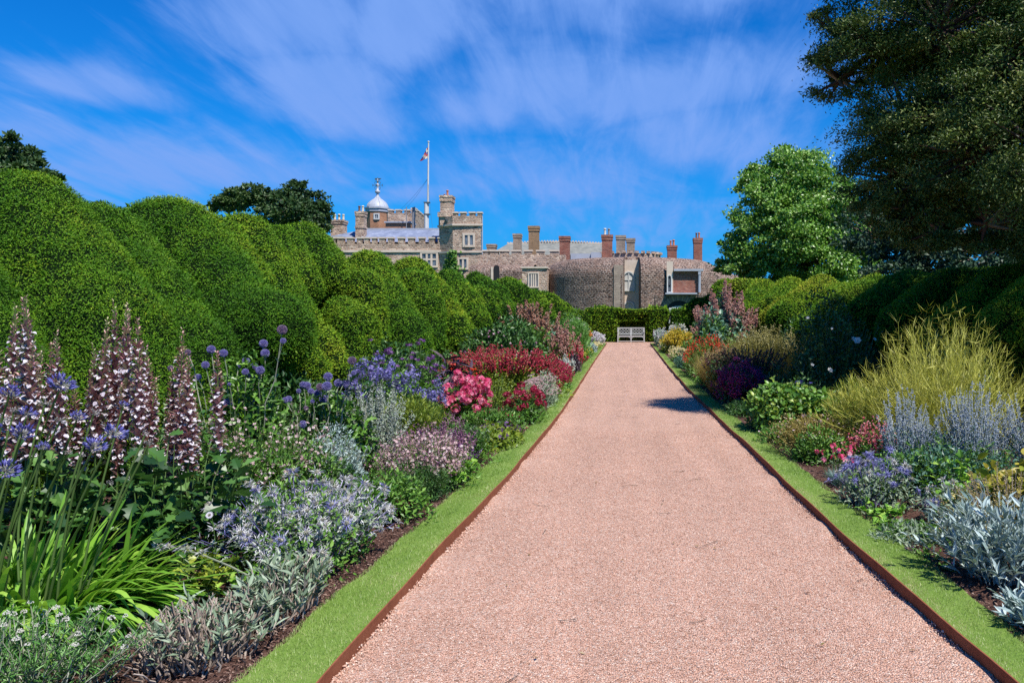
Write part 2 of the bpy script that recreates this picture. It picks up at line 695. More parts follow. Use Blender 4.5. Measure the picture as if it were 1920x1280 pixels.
# ---------------------------------------------------------------- setting materials
def mat_gravel():
    m, t, out = new_mat('gravel_path')
    co = coords(t)
    wob = tex(t, 'noise', 60, co, 2)
    off = nd(t, 'ShaderNodeVectorMath', operation='MULTIPLY_ADD')
    t.links.new(wob.outputs['Color'], off.inputs[0])
    off.inputs[1].default_value = (.008, .008, .008)
    t.links.new(co, off.inputs[2])
    v = tex(t, 'voronoi', 105, off.outputs[0])
    sep = nd(t, 'ShaderNodeSeparateColor')
    t.links.new(v.outputs['Color'], sep.inputs[0])
    c1 = ramp(t, sep.outputs[0], GRAVEL_STOPS)
    big = tex(t, 'noise', .55, co, 6, .6)
    mid = tex(t, 'noise', 5, co, 4, .6)
    mp = nd(t, 'ShaderNodeMapping')
    mp.inputs['Scale'].default_value = (2.6, .16, 1)
    t.links.new(co, mp.inputs[0])
    trk = tex(t, 'noise', 1.0, mp.outputs[0], 4, .6)
    k = mth(t, 'ADD', mth(t, 'MULTIPLY_ADD', big.outputs['Fac'], .34, .83), mth(t, 'MULTIPLY_ADD', mid.outputs['Fac'], .24, -.12))
    k = mth(t, 'ADD', k, mth(t, 'MULTIPLY_ADD', trk.outputs['Fac'], .5, -.25))
    s = nd(t, 'ShaderNodeVectorMath', operation='SCALE')
    t.links.new(c1, s.inputs[0])
    t.links.new(k, s.inputs['Scale'])
    h = mth(t, 'SUBTRACT', mth(t, 'MULTIPLY', sep.outputs[1], .7), mth(t, 'MULTIPLY', v.outputs['Distance'], 40))
    finish(t, out, s.outputs[0], .9, bump(t, h, .55, .008), .15)
    return m


GRAVEL_STOPS = [(0, (.22, .125, .085)), (.12, (.44, .25, .175)), (.32, (.54, .31, .225)), (.5, (.60, .38, .295)), (.66, (.49, .28, .20)),
                (.8, (.62, .42, .33)), (.94, (.72, .56, .46)), (1, (.30, .21, .18))]


def mat_ground(name, stops, scale, bmp=.6, dist=.02, vor=None):
    m, t, out = new_mat(name)
    co = coords(t)
    n = tex(t, 'noise', scale, co, 8, .7)
    n2 = tex(t, 'noise', scale * .07, co, 4, .6)
    f = mth(t, 'MULTIPLY_ADD', n.outputs['Fac'], .75, mth(t, 'MULTIPLY_ADD', n2.outputs['Fac'], .7, -.22), clamp=True)
    col = ramp(t, f, stops)
    finish(t, out, col, .95, bump(t, n.outputs['Fac'], bmp, dist), .1)
    return m


M_GRAVEL = mat_gravel()
M_SOIL = mat_ground('mulch_soil', [(0, (.022, .012, .009)), (.45, (.085, .044, .034)), (.7, (.15, .085, .068)), (1, (.27, .18, .145))], 55, .9, .03)
M_TURF = mat_ground('turf', [(0, (.05, .10, .012)), (.5, (.12, .20, .035)), (1, (.22, .29, .08))], 26)
M_LAWN = mat_ground('lawn', [(0, (.03, .075, .01)), (.5, (.06, .13, .02)), (1, (.10, .18, .03))], 3)
M_RUST = None


def mat_rust():
    m, t, out = new_mat('rusted_steel')
    co = coords(t)
    n = tex(t, 'noise', 9, co, 8, .7)
    n2 = tex(t, 'noise', 60, co, 4, .7)
    f = mth(t, 'MULTIPLY_ADD', n2.outputs['Fac'], .4, mth(t, 'MULTIPLY', n.outputs['Fac'], .62))
    col = ramp(t, f, [(.2, (.09, .028, .014)), (.5, (.20, .066, .032)), (.8, (.29, .12, .065))])
    finish(t, out, col, .85, bump(t, n2.outputs['Fac'], .3, .004), .2)
    return m


M_RUST = mat_rust()

# ---------------------------------------------------------------- ground, path, verges, beds
YS = np.concatenate([np.arange(1.0, 12, .12), np.arange(12, 46.6, .5)])


def edge_fn(pts, z):
    P = []
    for (px, py) in pts:
        Y = (CH - z) * F / (py - HY)
        P.append((Y, (px - VX) / F * Y))
    P.sort()
    P = np.array(P)

    def f(y):
        y = np.asarray(y, float)
        x = np.interp(y, P[:, 0], P[:, 1])
        # soften the joints of the measured polyline
        return (x + np.interp(y - .8, P[:, 0], P[:, 1]) + np.interp(y + .8, P[:, 0], P[:, 1])) / 3
    return f


LIN = edge_fn([(622, 1274), (768, 1108), (851, 1019), (946, 912), (1042, 794), (1080.6, 735), (1113, 682), (1138.6, 643.6)], 0)
LOUT = edge_fn([(435, 1274), (630, 1112), (750, 1014), (827, 945), (893, 884), (1000, 795), (1050, 739), (1093, 682), (1131, 645)], .08)
RIN = edge_fn([(1868, 1270), (1684, 1119), (1520, 962), (1430, 872), (1333.7, 777.7), (1292, 736), (1255, 692.5), (1222, 648.7)], 0)
ROUT = edge_fn([(1753, 1060), (1661, 997.6), (1523, 892.6), (1360, 767), (1316, 727), (1285.6, 701), (1233, 651)], .08)
wav = lambda y, s: .012 * np.sin(y * 2.1 + s) + .008 * np.sin(y * 4.7 + 2 * s)


def strip(rows, z, name, mat, kind='structure', jag=0.0):
    """rows: list of (y, [x...]) -> sheet"""
    ys = np.array([r[0] for r in rows])
    xs = np.array([r[1] for r in rows])
    n, k = xs.shape
    Z = np.full((n, k), z) + (RNG.normal(size=(n, k)) * jag if jag else 0)
    V = np.stack([xs, np.repeat(ys[:, None], k, 1), Z], -1)
    idx = np.arange(n * k).reshape(n, k)
    Fc = np.stack([idx[:-1, :-1], idx[:-1, 1:], idx[1:, 1:], idx[1:, :-1]], -1).reshape(-1, 4)
    b = Buf()
    b.add(V.reshape(-1, 3), Fc)
    o = b.build(name, mat, smooth=True)
    return tag(o, kind=kind)


seed(1)
b = Buf()
b.add([[-900, -200, -.05], [900, -200, -.05], [900, 1500, -.05], [-900, 1500, -.05]], [[0, 1, 2, 3]])
tag(b.build('ground', M_LAWN), kind='structure')

# gravel sheet, slightly crowned, running under the edging, and the cross piece before the bench
rows = []
for y in YS:
    a, c = float(LIN(y)), float(RIN(y))
    rows.append((y, np.linspace(a - .02, c + .02, 9)))
path = strip(rows, 0.0, 'gravel_path', M_GRAVEL)
for v in path.data.vertices:           # raked and kicked up against the steel here and there
    e = min(abs(v.co.x - float(LIN(v.co.y))), abs(v.co.x - float(RIN(v.co.y))))
    if e < .03:
        v.co.z += max(0, .016 * math.sin(v.co.y * 3.1 + v.co.x) + .014 * math.sin(v.co.y * 7.3))
b = Buf()
b.add([[-2.6, 46.45, .004], [2.7, 46.45, .004], [2.7, 51.2, .004], [-2.6, 51.2, .004]], [[0, 1, 2, 3]])
tag(b.build('gravel_path', M_GRAVEL), kind='structure')


def verge(fin, fout, sgn, s):
    rows = []
    for y in YS:
        a, c = float(fin(y)) + sgn * .006, float(fout(y))
        c = c + .018 * math.sin(y * 5.3 + s) + .014 * math.sin(y * 13.1 + s)
        xs = np.linspace(a, c, 6)
        rows.append((y, xs if sgn > 0 else xs[::-1]))
    ys = np.array([r[0] for r in rows])
    xs = np.array([r[1] for r in rows])
    n, k = xs.shape
    V = np.stack([xs, np.repeat(ys[:, None], k, 1), np.full((n, k), .068) + RNG.normal(size=(n, k)) * .002], -1)
    idx = np.arange(n * k).reshape(n, k)
    Fc = np.stack([idx[:-1, :-1], idx[:-1, 1:], idx[1:, 1:], idx[1:, :-1]], -1).reshape(-1, 4)
    b = Buf()
    b.add(V.reshape(-1, 3), Fc)
    return tag(b.build('grass_verge', M_TURF, smooth=True), kind='structure')


verge(LIN, LOUT, -1, 0)
verge(RIN, ROUT, 1, 3)


def edging(fin, sgn, s, label):
    b = Buf()
    ys = YS
    top = .078 + .006 * np.sin(ys * 1.3 + s) + .004 * np.sin(ys * 3.7 + s)
    xi = np.array([float(fin(y)) for y in ys]) + .004 * np.sin(ys * 1.9 + s)
    xo = xi + sgn * .008
    n = len(ys)
    V = np.concatenate([np.stack([xi, ys, np.full(n, -.04)], -1), np.stack([xi, ys, top], -1),
                        np.stack([xo, ys, top], -1), np.stack([xo, ys, np.full(n, -.04)], -1)])
    i = np.arange(n - 1)
    Fc = []
    for k in range(3):
        Fc.append(np.stack([i + k * n, i + 1 + k * n, i + 1 + (k + 1) * n, i + (k + 1) * n], -1))
    b.add(V, np.concatenate(Fc))
    o = b.build('metal_edging', M_RUST, smooth=False)
    return tag(o, label, 'edging', 'steel edgings along the path')


edging(LIN, -1, 0, 'rusty brown steel edging between gravel and the verge below the sea holly')
edging(RIN, 1, 2, 'rusty brown steel edging between gravel and the verge below the silver wormwood')


def bed(fout, sgn, wide):
    rows = []
    for y in YS:
        a = float(fout(y)) - sgn * .03
        xs = a + sgn * np.concatenate([np.linspace(0, 1.2, 14), np.linspace(1.5, wide, 6)])
        rows.append((y, xs if sgn > 0 else xs[::-1]))
    return strip(rows, .045, 'flower_bed', M_SOIL, jag=.012)


bed(LOUT, -1, 6.5)
bed(ROUT, 1, 9)


def fnoise(P, s, ph=0.0):
    """cheap smooth noise in -1..1"""
    x, y, z = P[..., 0] / s, P[..., 1] / s, P[..., 2] / s
    return (np.sin(x * 1.7 + 1.3 * np.sin(y * 1.1 + ph) + ph) + np.sin(y * 1.9 + 1.7 * np.sin(z * 1.3 + 2 * ph) + 3 * ph)
            + np.sin(z * 1.5 + 1.1 * np.sin(x * 1.4 + ph * .5) + 5 * ph)) / 3


def grass(fin, fout, sgn):
    b = Buf()
    for (y0, y1, dens, L, wd) in ((2.6, 7, 15000, .03, .0028), (7, 13, 7000, .032, .0045), (13, 26, 2600, .034, .008), (26, 46, 800, .036, .014)):
        n = int((y1 - y0) * .36 * dens)
        y = RNG.uniform(y0, y1, n)
        u = RNG.uniform(0, 1, n)
        a, c = fin(y) + sgn * .01, fout(y) + .012 * np.sin(y * 5.3) + sgn * .015
        x = a + (c - a) * u
        P = np.stack([x, y, np.full(n, .064)], -1)
        pn = fnoise(P, .22, 1.0) * .5 + fnoise(P, .9, 2.0) * .5
        D = np.stack([RNG.normal(size=n) * .45, RNG.normal(size=n) * .45, np.ones(n)], -1)
        # the turf dries out beside the steel
        dry = np.clip(1.15 - u / .40, 0, 1) * (.45 + .55 * RNG.random(n)) * np.clip(.55 + .75 * fnoise(P, .7, 4), 0.05, 1.2) + .45 * np.clip(fnoise(P, .5, 9.0) - .35, 0, 1)
        tint = np.clip(.36 + .26 * pn + RNG.normal(size=n) * .12 + dry * .66, 0, 1)
        ll = L * RNG.uniform(.55, 1.15, n) * (1 - .35 * dry)
        blades(b, P, D, ll, wd, .25, seg=1, tint=tint)
    o = b.build('grass', leafmat('grass', [(.07, .15, .02), (.17, .28, .055), (.28, .38, .10), (.42, .42, .19), (.52, .45, .27)], .3))
    return tag(o, kind='stuff')


grass(LIN, LOUT, -1)
grass(RIN, ROUT, 1)


def loose_gravel():
    b = Buf()
    n = 85000
    y = 2.9 + (RNG.random(n) ** 1.5) * 8.5
    a, c = LIN(y) + .005, RIN(y) - .005
    u = RNG.random(n)
    x = a + (c - a) * u
    # a little heaps up against the steel
    edge = np.minimum(x - a, c - x)
    z = .003 + .018 * np.exp(-edge / .05) * (.6 + .6 * np.sin(y * 6.0) * np.sin(y * 2.3))
    V = np.array([[1, 0, 0], [-1, 0, 0], [0, 1, 0], [0, -1, 0], [0, 0, .7], [0, 0, -.7]], float)
    V = V + RNG.normal(size=V.shape) * .12
    T = (V, [np.array([[0, 2, 4], [2, 1, 4], [1, 3, 4], [3, 0, 4], [2, 0, 5], [1, 2, 5], [3, 1, 5], [0, 3, 5]])])
    S = RNG.uniform(.0026, .0055, (n, 1)) * RNG.uniform(.6, 1.3, (n, 3))
    stamp(b, T, np.stack([x, y, z], -1), rv(n), rv(n), S)
    n2 = 7000                            # the heaped margin
    y = 2.9 + RNG.random(n2) * 12
    left = RNG.random(n2) < .5
    e = RNG.exponential(.03, n2)
    x = np.where(left, LIN(y) + .004 + e, RIN(y) - .004 - e)
    z = .004 + np.maximum(0, .02 - e * .5) * RNG.random(n2)
    stamp(b, T, np.stack([x, y, z], -1), rv(n2), rv(n2), RNG.uniform(.004, .009, (n2, 1)) * RNG.uniform(.6, 1.3, (n2, 3)))
    o = b.build('gravel', leafmat('gravel_stone', [c for _, c in GRAVEL_STOPS], 0, .85, .2))
    return tag(o, kind='stuff')


seed(2)
loose_gravel()


def mulch():
    b = Buf()
    for (fo, sg, n) in ((LOUT, -1, 22000), (ROUT, 1, 12000)):
        y = 2.8 + RNG.random(n) ** 1.3 * 11
        e = RNG.exponential(.35, n) + .0
        x = fo(y) + sg * e
        P = np.stack([x, y, np.full(n, .052) + RNG.random(n) * .014], -1)
        D = rv(n) * np.array([1, 1, .35])
        leaves(b, P, D, np.array([[0, 0, 1.0]]) + rv(n) * .5, RNG.uniform(.008, .03, n), RNG.uniform(.004, .011, n))
    o = b.build('bark_mulch', leafmat('bark', [(.02, .01, .008), (.08, .04, .03), (.15, .08, .06), (.30, .21, .17)], 0, .9))
    return tag(o, kind='stuff')


mulch()


def litter():
    b = Buf()
    n = 70
    y = 3.2 + RNG.random(n) ** 1.6 * 22
    x = LIN(y) + (RIN(y) - LIN(y)) * RNG.random(n)
    leaves(b, np.stack([x, y, np.full(n, .012)], -1), rv(n) * np.array([1, 1, .15]), np.array([[0, 0, 1.0]]) + rv(n) * .4, RNG.uniform(.02, .045, n), RNG.uniform(.008, .02, n), tint=RNG.random(n))
    m = 26
    y = 3.2 + RNG.random(m) ** 1.5 * 16
    x = LIN(y) + (RIN(y) - LIN(y)) * RNG.random(m)
    a = RNG.random(m) * 6.28
    d = np.stack([np.cos(a), np.sin(a), a * 0], -1) * RNG.uniform(.03, .09, (m, 1))
    c = np.stack([x, y, np.full(m, .012)], -1)
    tubes(b, np.stack([c - d, c + rv(m) * .008, c + d], 1), .0022, 3, 1)
    o = b.build('leaf_litter', [leafmat('fallen_leaf', [(.10, .12, .03), (.22, .15, .05), (.14, .07, .03), (.30, .22, .10)], .1), leafmat('fallen_twig', [(.06, .04, .03), (.14, .10, .07)], 0)])
    return tag(o, kind='stuff')


litter()

# ---------------------------------------------------------------- castle
STONE_A = masonry('brown_stone', [(.17, .115, .085), (.32, .215, .16), (.43, .30, .22), (.24, .165, .13), (.55, .43, .33)], (.62, .51, .42), .34, .19, .030, .07)
STONE_B = masonry('dark_stone', [(.040, .027, .025), (.105, .066, .053), (.165, .10, .075), (.065, .044, .039), (.24, .16, .125)], (.50, .40, .34), .34, .17, .028, .06)
BRICK_R = masonry('red_brick', [(.20, .068, .048), (.31, .11, .075), (.25, .09, .062), (.36, .165, .115)], (.36, .30, .26), .24, .09, .012, .01, .3)
BRICK_Y = masonry('buff_brick', [(.24, .15, .085), (.33, .21, .12), (.28, .17, .095)], (.38, .31, .24), .24, .09, .010, .01, .3)
BRICK_O = masonry('orange_brick', [(.34, .17, .10), (.42, .22, .13), (.37, .19, .12)], (.40, .28, .2), .24, .08, .008, .01, .3)
STONE_G = masonry('grey_stone', [(.26, .20, .165), (.34, .27, .215), (.29, .23, .185)], (.38, .32, .27), .5, .22, .01, .03, .4)
M_PALE = plain('pale_stone', (.56, .46, .375), .85, .25, 3, .1)
M_LEAD = plain('lead', (.34, .36, .41), .45, .25, 1.4, .4)
M_WHITE = plain('white_paint', (.52, .52, .505), .5, .16, 5, .3)
M_DARK = plain('opening_shade', (.015, .015, .018), .8, .2)  # near black, painting the shade inside archway and doorway on flat sheets
M_IRON = plain('dark_iron', (.07, .09, .10), .5, .2)
M_POTW = plain('cream_pot', (.55, .50, .40), .7, .15, 5)
M_POTR = plain('terracotta_pot', (.42, .16, .085), .75, .2, 5)
M_POTD = plain('dark_pot', (.13, .075, .07), .7, .2, 5)
M_POTG = plain('grey_pot', (.22, .22, .23), .6, .2, 5)


def mat_glass():
    m, t, out = new_mat('window_glass')
    n = tex(t, 'noise', 1.2, coords(t), 2)
    col = ramp(t, n.outputs['Fac'], [(.35, (.02, .026, .035)), (.65, (.16, .18, .21))])
    finish(t, out, col, .08, bump(t, n.outputs['Fac'], .08, .05), .6)
    return m


M_GLASS = mat_glass()
M_BLIND = plain('window_blind', (.50, .49, .46), .5, .15, 1.0, .4)


def mat_slate(name, stops, w=.35, h=.28):
    m, t, out = new_mat(name)
    uv = coords(t, 'UV')
    br = nd(t, 'ShaderNodeTexBrick')
    br.inputs['Scale'].default_value = 1
    br.inputs['Brick Width'].default_value = w
    br.inputs['Row Height'].default_value = h
    br.inputs['Mortar Size'].default_value = .012
    br.inputs['Color1'].default_value = (0, 0, 0, 1)
    br.inputs['Color2'].default_value = (1, 1, 1, 1)
    br.inputs['Mortar'].default_value = (.1, .1, .1, 1)
    t.links.new(uv, br.inputs['Vector'])
    sep = nd(t, 'ShaderNodeSeparateColor')
    t.links.new(br.outputs['Color'], sep.inputs[0])
    n = tex(t, 'noise', .8, uv, 7, .7)
    f = mth(t, 'MULTIPLY_ADD', sep.outputs[0], .3, mth(t, 'MULTIPLY_ADD', n.outputs['Fac'], 1.4, -.35), clamp=True)
    col = ramp(t, f, stops)
    finish(t, out, col, .6, bump(t, br.outputs['Fac'], -.3, .02), .3)
    return m


M_SLATE = mat_slate('blue_slate', [(0, (.09, .11, .17)), (.5, (.17, .20, .29)), (1, (.30, .33, .42))])
M_GSLATE = mat_slate('grey_slate', [(0, (.10, .11, .105)), (.5, (.18, .185, .165)), (1, (.28, .28, .25))])


def window(parent, px0, px1, py0, py1, Y, nx, nz, arch=False, mat=None, glass=None, fr=.16, mul=.09, name='window', rail=None):
    """frame with mullions, proud of the wall, and its pane behind them"""
    x0, x1 = X_at(px0, Y), X_at(px1, Y)
    z1, z0 = Z_at(py0, Y), Z_at(py1, Y)
    mat = mat or M_PALE
    b = Buf()
    y0, y1 = Y - .10, Y + .12
    r = (x1 - x0) / 2
    zs = z1 - r if arch else z1
    box(b, x0 - fr, x0, y0, y1, z0 - fr, zs if arch else z1 + fr)
    box(b, x1, x1 + fr, y0, y1, z0 - fr, zs if arch else z1 + fr)
    box(b, x0 - .0, x1 + .0, y0 - .05, y1, z0 - fr, z0)
    if arch:
        n = 12
        a = np.linspace(0, math.pi, n + 1)
        c = np.array([(x0 + x1) / 2, 0, zs])
        for i in range(n):
            V = []
            for yy in (y0, y1):
                for (aa, rr) in ((a[i], r), (a[i + 1], r), (a[i + 1], r + fr), (a[i], r + fr)):
                    V.append([c[0] + math.cos(aa) * rr, yy, c[2] + math.sin(aa) * rr])
            b.add(V, [[0, 1, 2, 3], [7, 6, 5, 4], [0, 4, 5, 1], [3, 2, 6, 7]])
    else:
        box(b, x0, x1, y0, y1, z1, z1 + fr)
    ym0, ym1 = Y - .075, Y - .02
    for i in range(1, nx):
        x = x0 + (x1 - x0) * i / nx
        box(b, x - mul / 2, x + mul / 2, ym0, ym1, z0, z1)
    for i in range(1, nz):
        z = z0 + (z1 - z0) * (i / nz if rail is None else rail)
        box(b, x0, x1, ym0 + .006, ym1 - .006, z - mul / 2, z + mul / 2)
    f = b.build(name, mat, parent)
    g = Buf()
    yg = Y - .01
    if arch:
        pts = [[x0, yg, z0], [x1, yg, z0]] + [[(x0 + x1) / 2 + math.cos(q) * r, yg, zs + math.sin(q) * r] for q in np.linspace(0, math.pi, 13)]
        g.add(pts, [list(range(len(pts)))])
    else:
        g.add([[x0, yg, z0], [x1, yg, z0], [x1, yg, z1], [x0, yg, z1]], [[0, 1, 2, 3]])
    g.build('pane', glass or M_GLASS, f)
    return f


def chimney(parent, px0, px1, py0, py1, Y, mat, pots=(), depth=None, band=None, cap=None):
    x0, x1 = X_at(px0, Y), X_at(px1, Y)
    z1, z0 = Z_at(py0, Y), Z_at(py1, Y) - 1.5
    d = depth or (x1 - x0) * .8
    b = Buf()
    w = (x1 - x0) * .07
    ch = (z1 - z0) * .035 + .12
    box(b, x0 + w, x1 - w, Y, Y + d, z0, z1 - 2 * ch)
    box(b, x0 + w * .4, x1 - w * .4, Y - w * .6, Y + d + w * .6, z1 - 2 * ch, z1 - ch)
    box(b, x0, x1, Y - w, Y + d + w, z1 - ch, z1, 1)
    if band:
        zb = Z_at(band, Y)
        box(b, x0 + w * .3, x1 - w * .3, Y - w * .7, Y + d + w * .7, zb - .1, zb + .1, 1)
    o = b.build('chimney', [mat, cap or mat], parent, boxuv=True)
    for (ppx, ptop, pw, pm) in pots:
        c = X_at(ppx, Y)
        r = pw / 2 * Y / F
        h = Z_at(ptop, Y) - z1
        q = Buf()
        lathe(q, (c, Y + d / 2, z1), [(r * .95, -.02), (r * .82, h * .12), (r * .75, h * .7), (r * .78, h * .8), (r * 1.0, h * .83), (r * 1.0, h * .93), (r * .8, h), (r * .6, h), (r * .6, h * .6)], 10)
        q.build('chimney_pot', pm, o, smooth=True)
    return o


def crenels(parent, merlons, Y, d, ytop, ybot):
    for (a, c) in merlons:
        x0, x1 = X_at(a, Y), X_at(c, Y)
        zt, zb = Z_at(ytop, Y), Z_at(ybot, Y)
        b = Buf()
        box(b, x0, x1, Y, Y + d, zb, zt - .16)
        box(b, x0 - .07, x1 + .07, Y - .07, Y + d + .07, zt - .16, zt, 1)
        b.build('merlon', [STONE_A, M_PALE], parent, boxuv=True)


seed(3)


def castle_range():
    Y = 85.0
    r = thing('castle_range', 'long brown stone castle wing with battlements, slate roof and square corner tower', 'castle', (X_at(740, Y), Y, 0))
    loc = np.array([X_at(740, Y), Y, 0])
    global _off
    # parts are built in world metres and shifted under the root
    parts = []
    zt = Z_at(457, Y)
    b = Buf()
    box(b, X_at(560, Y), X_at(838, Y), Y, Y + 9, -1, Z_at(471, Y) - .12)
    box(b, X_at(560, Y), X_at(838, Y), Y, Y + .6, Z_at(471, Y) + .12, zt)
    o = b.build('wall', STONE_A, r, boxuv=True)
    b = Buf()
    box(b, X_at(560, Y), X_at(838, Y), Y - .12, Y + .6, Z_at(471, Y) - .12, Z_at(471, Y) + .12)
    b.build('string_course', M_PALE, r)
    mer = [(588, 599), (606, 617), (619, 629)] + [(632, 644), (650, 662), (669, 679), (683, 691), (697, 705), (711, 721), (727, 737), (746, 757), (765, 776), (785, 795), (804, 814), (821, 831)]
    crenels(r, mer, Y, .6, 444.5, 457)
    # slate roof with hipped end
    b = Buf()
    e0, e1 = Y + 1.0, Y + 8.5
    ze, zr = Z_at(452, Y), Z_at(428.5, Y + 3.6)
    yr = Y + 4.6
    xl, xh, xr = X_at(560, Y), X_at(683, yr), X_at(822, Y)
    xm, zm = X_at(622, yr), Z_at(440, yr)
    b.add([[xl, e0, ze], [xr, e0, ze], [xr, yr, zr], [xh, yr, zr]], [[0, 1, 2, 3]])
    b.add([[xl, e1, ze], [xr, e1, ze], [xr, yr, zr], [xh, yr, zr]], [[1, 0, 3, 2]])
    b.add([[xl, e0, ze], [xh, yr, zr], [xl, e1, ze]], [[0, 1, 2]])
    # lower hip reaching further along
    xa, xb_ = X_at(620, Y), X_at(672, Y)
    b.add([[xl - 3, e0 + .3, ze - .2], [xb_ + 2, e0 + .3, ze - .2], [xb_ + 1, yr + .4, zm], [xa + 1.2, yr + .4, zm]], [[0, 1, 2, 3]])
    b.build('roof', M_SLATE, r, boxuv=True)
    b = Buf()
    bar(b, (xh - .1, yr, zr + .04), (xr, yr, zr + .04), .28, .2)
    bar(b, (xh, yr, zr + .04), (X_at(669, Y), e0 + .8, ze + .5), .22, .16)
    b.build('ridge', M_LEAD, r)
    b = Buf()
    box(b, X_at(590, Y), X_at(628, Y), Y + 2, Y + 6, Z_at(445, Y), Z_at(438, Y))
    b.build('roof', M_LEAD, r)
    chimney(r, 618, 645, 412, 437, Y + 4, STONE_A, [(624, 400.5, 5, M_POTW), (632, 400, 5, M_POTW), (640, 400.5, 5, M_POTW)], 1.3)
    chimney(r, 665, 683.5, 396, 442, Y + 2, STONE_A, [(671, 385, 5, M_POTD), (677.5, 384.5, 5, M_POTW)], 1.0, 426)
    window(r, 791.5, 818, 475.5, 498, Y, 3, 2, rail=.52, mul=.2, fr=.2)
    # tower
    Yt = 83.6
    tw = Buf()
    z471, z421 = Z_at(472, Yt), Z_at(421.5, Yt)
    zt = Z_at(405, Yt)
    xa, xb_, xc = X_at(823, Yt + 1.4), X_at(849, Yt), X_at(903, Yt)
    pts = [(xa, Yt + 1.5), (xb_, Yt), (xc, Yt), (xc * (Yt + 5.5) / Yt - .1, Yt + 5.5), (xa, Yt + 5.5)]

    def prism(bb, pts, z0, z1, grow=0.0, mat=0):
        P = np.array(pts)
        c = P.mean(0)
        P = P + unit(P - c) * grow
        n = len(P)
        V = [[p[0], p[1], z0] for p in P] + [[p[0], p[1], z1] for p in P]
        bb.add(V, [[i, (i + 1) % n, n + (i + 1) % n, n + i] for i in range(n)], mat)
        bb.add([[p[0], p[1], z1] for p in P], [list(range(n))], mat)
        bb.add([[p[0], p[1], z0] for p in P], [list(range(n))[::-1]], mat)
    prism(tw, pts, -1, z471 - .1)
    prism(tw, pts, z471 + .1, z421 - .1)
    prism(tw, pts, z421 + .1, zt, .06)
    prism(tw, pts, z471 - .1, z471 + .1, .14, 1)
    prism(tw, pts, z421 - .1, z421 + .1, .2, 1)
    to = tw.build('tower', [STONE_A, M_PALE], r, boxuv=True)
    crenels(r, [(849.5, 857.5), (863, 873), (880, 890), (895, 903)], Yt - .05, .5, 397, 405.2)
    b = Buf()
    box(b, xa + .02, xb_ - .05, Yt + .65, Yt + 2.6, zt, Z_at(396, Yt))
    b.build('chimney_base', STONE_A, r, boxuv=True)
    chimney(r, 823.5, 848, 366, 396, Yt + .8, STONE_A, [(836, 354.5, 5, M_POTR), (830.5, 362, 4, M_POTR)], 1.5, 376)
    window(r, 871.5, 887, 441, 459.5, Yt, 2, 1, mul=.22, fr=.22)
    window(r, 861.5, 875, 486, 502, Yt, 2, 1, mul=.2, fr=.2)
    b = Buf()
    lathe(b, (X_at(838, Yt + .7), Yt + .62, Z_at(412, Yt)), [(.02, -.5), (.22, -.1), (.26, .1), (.1, .12)], 8)
    b.build('gargoyle', M_IRON, r)
    b = Buf()
    tubes(b, [[(X_at(904.5, Yt), Yt - .05, z) for z in np.linspace(Z_at(500, Yt), Z_at(405, Yt), 5)]], .06, 6)
    b.build('drainpipe', M_LEAD, r)
    for c in r.children:
        c.location = tuple(-loc)
    return r


castle_range()


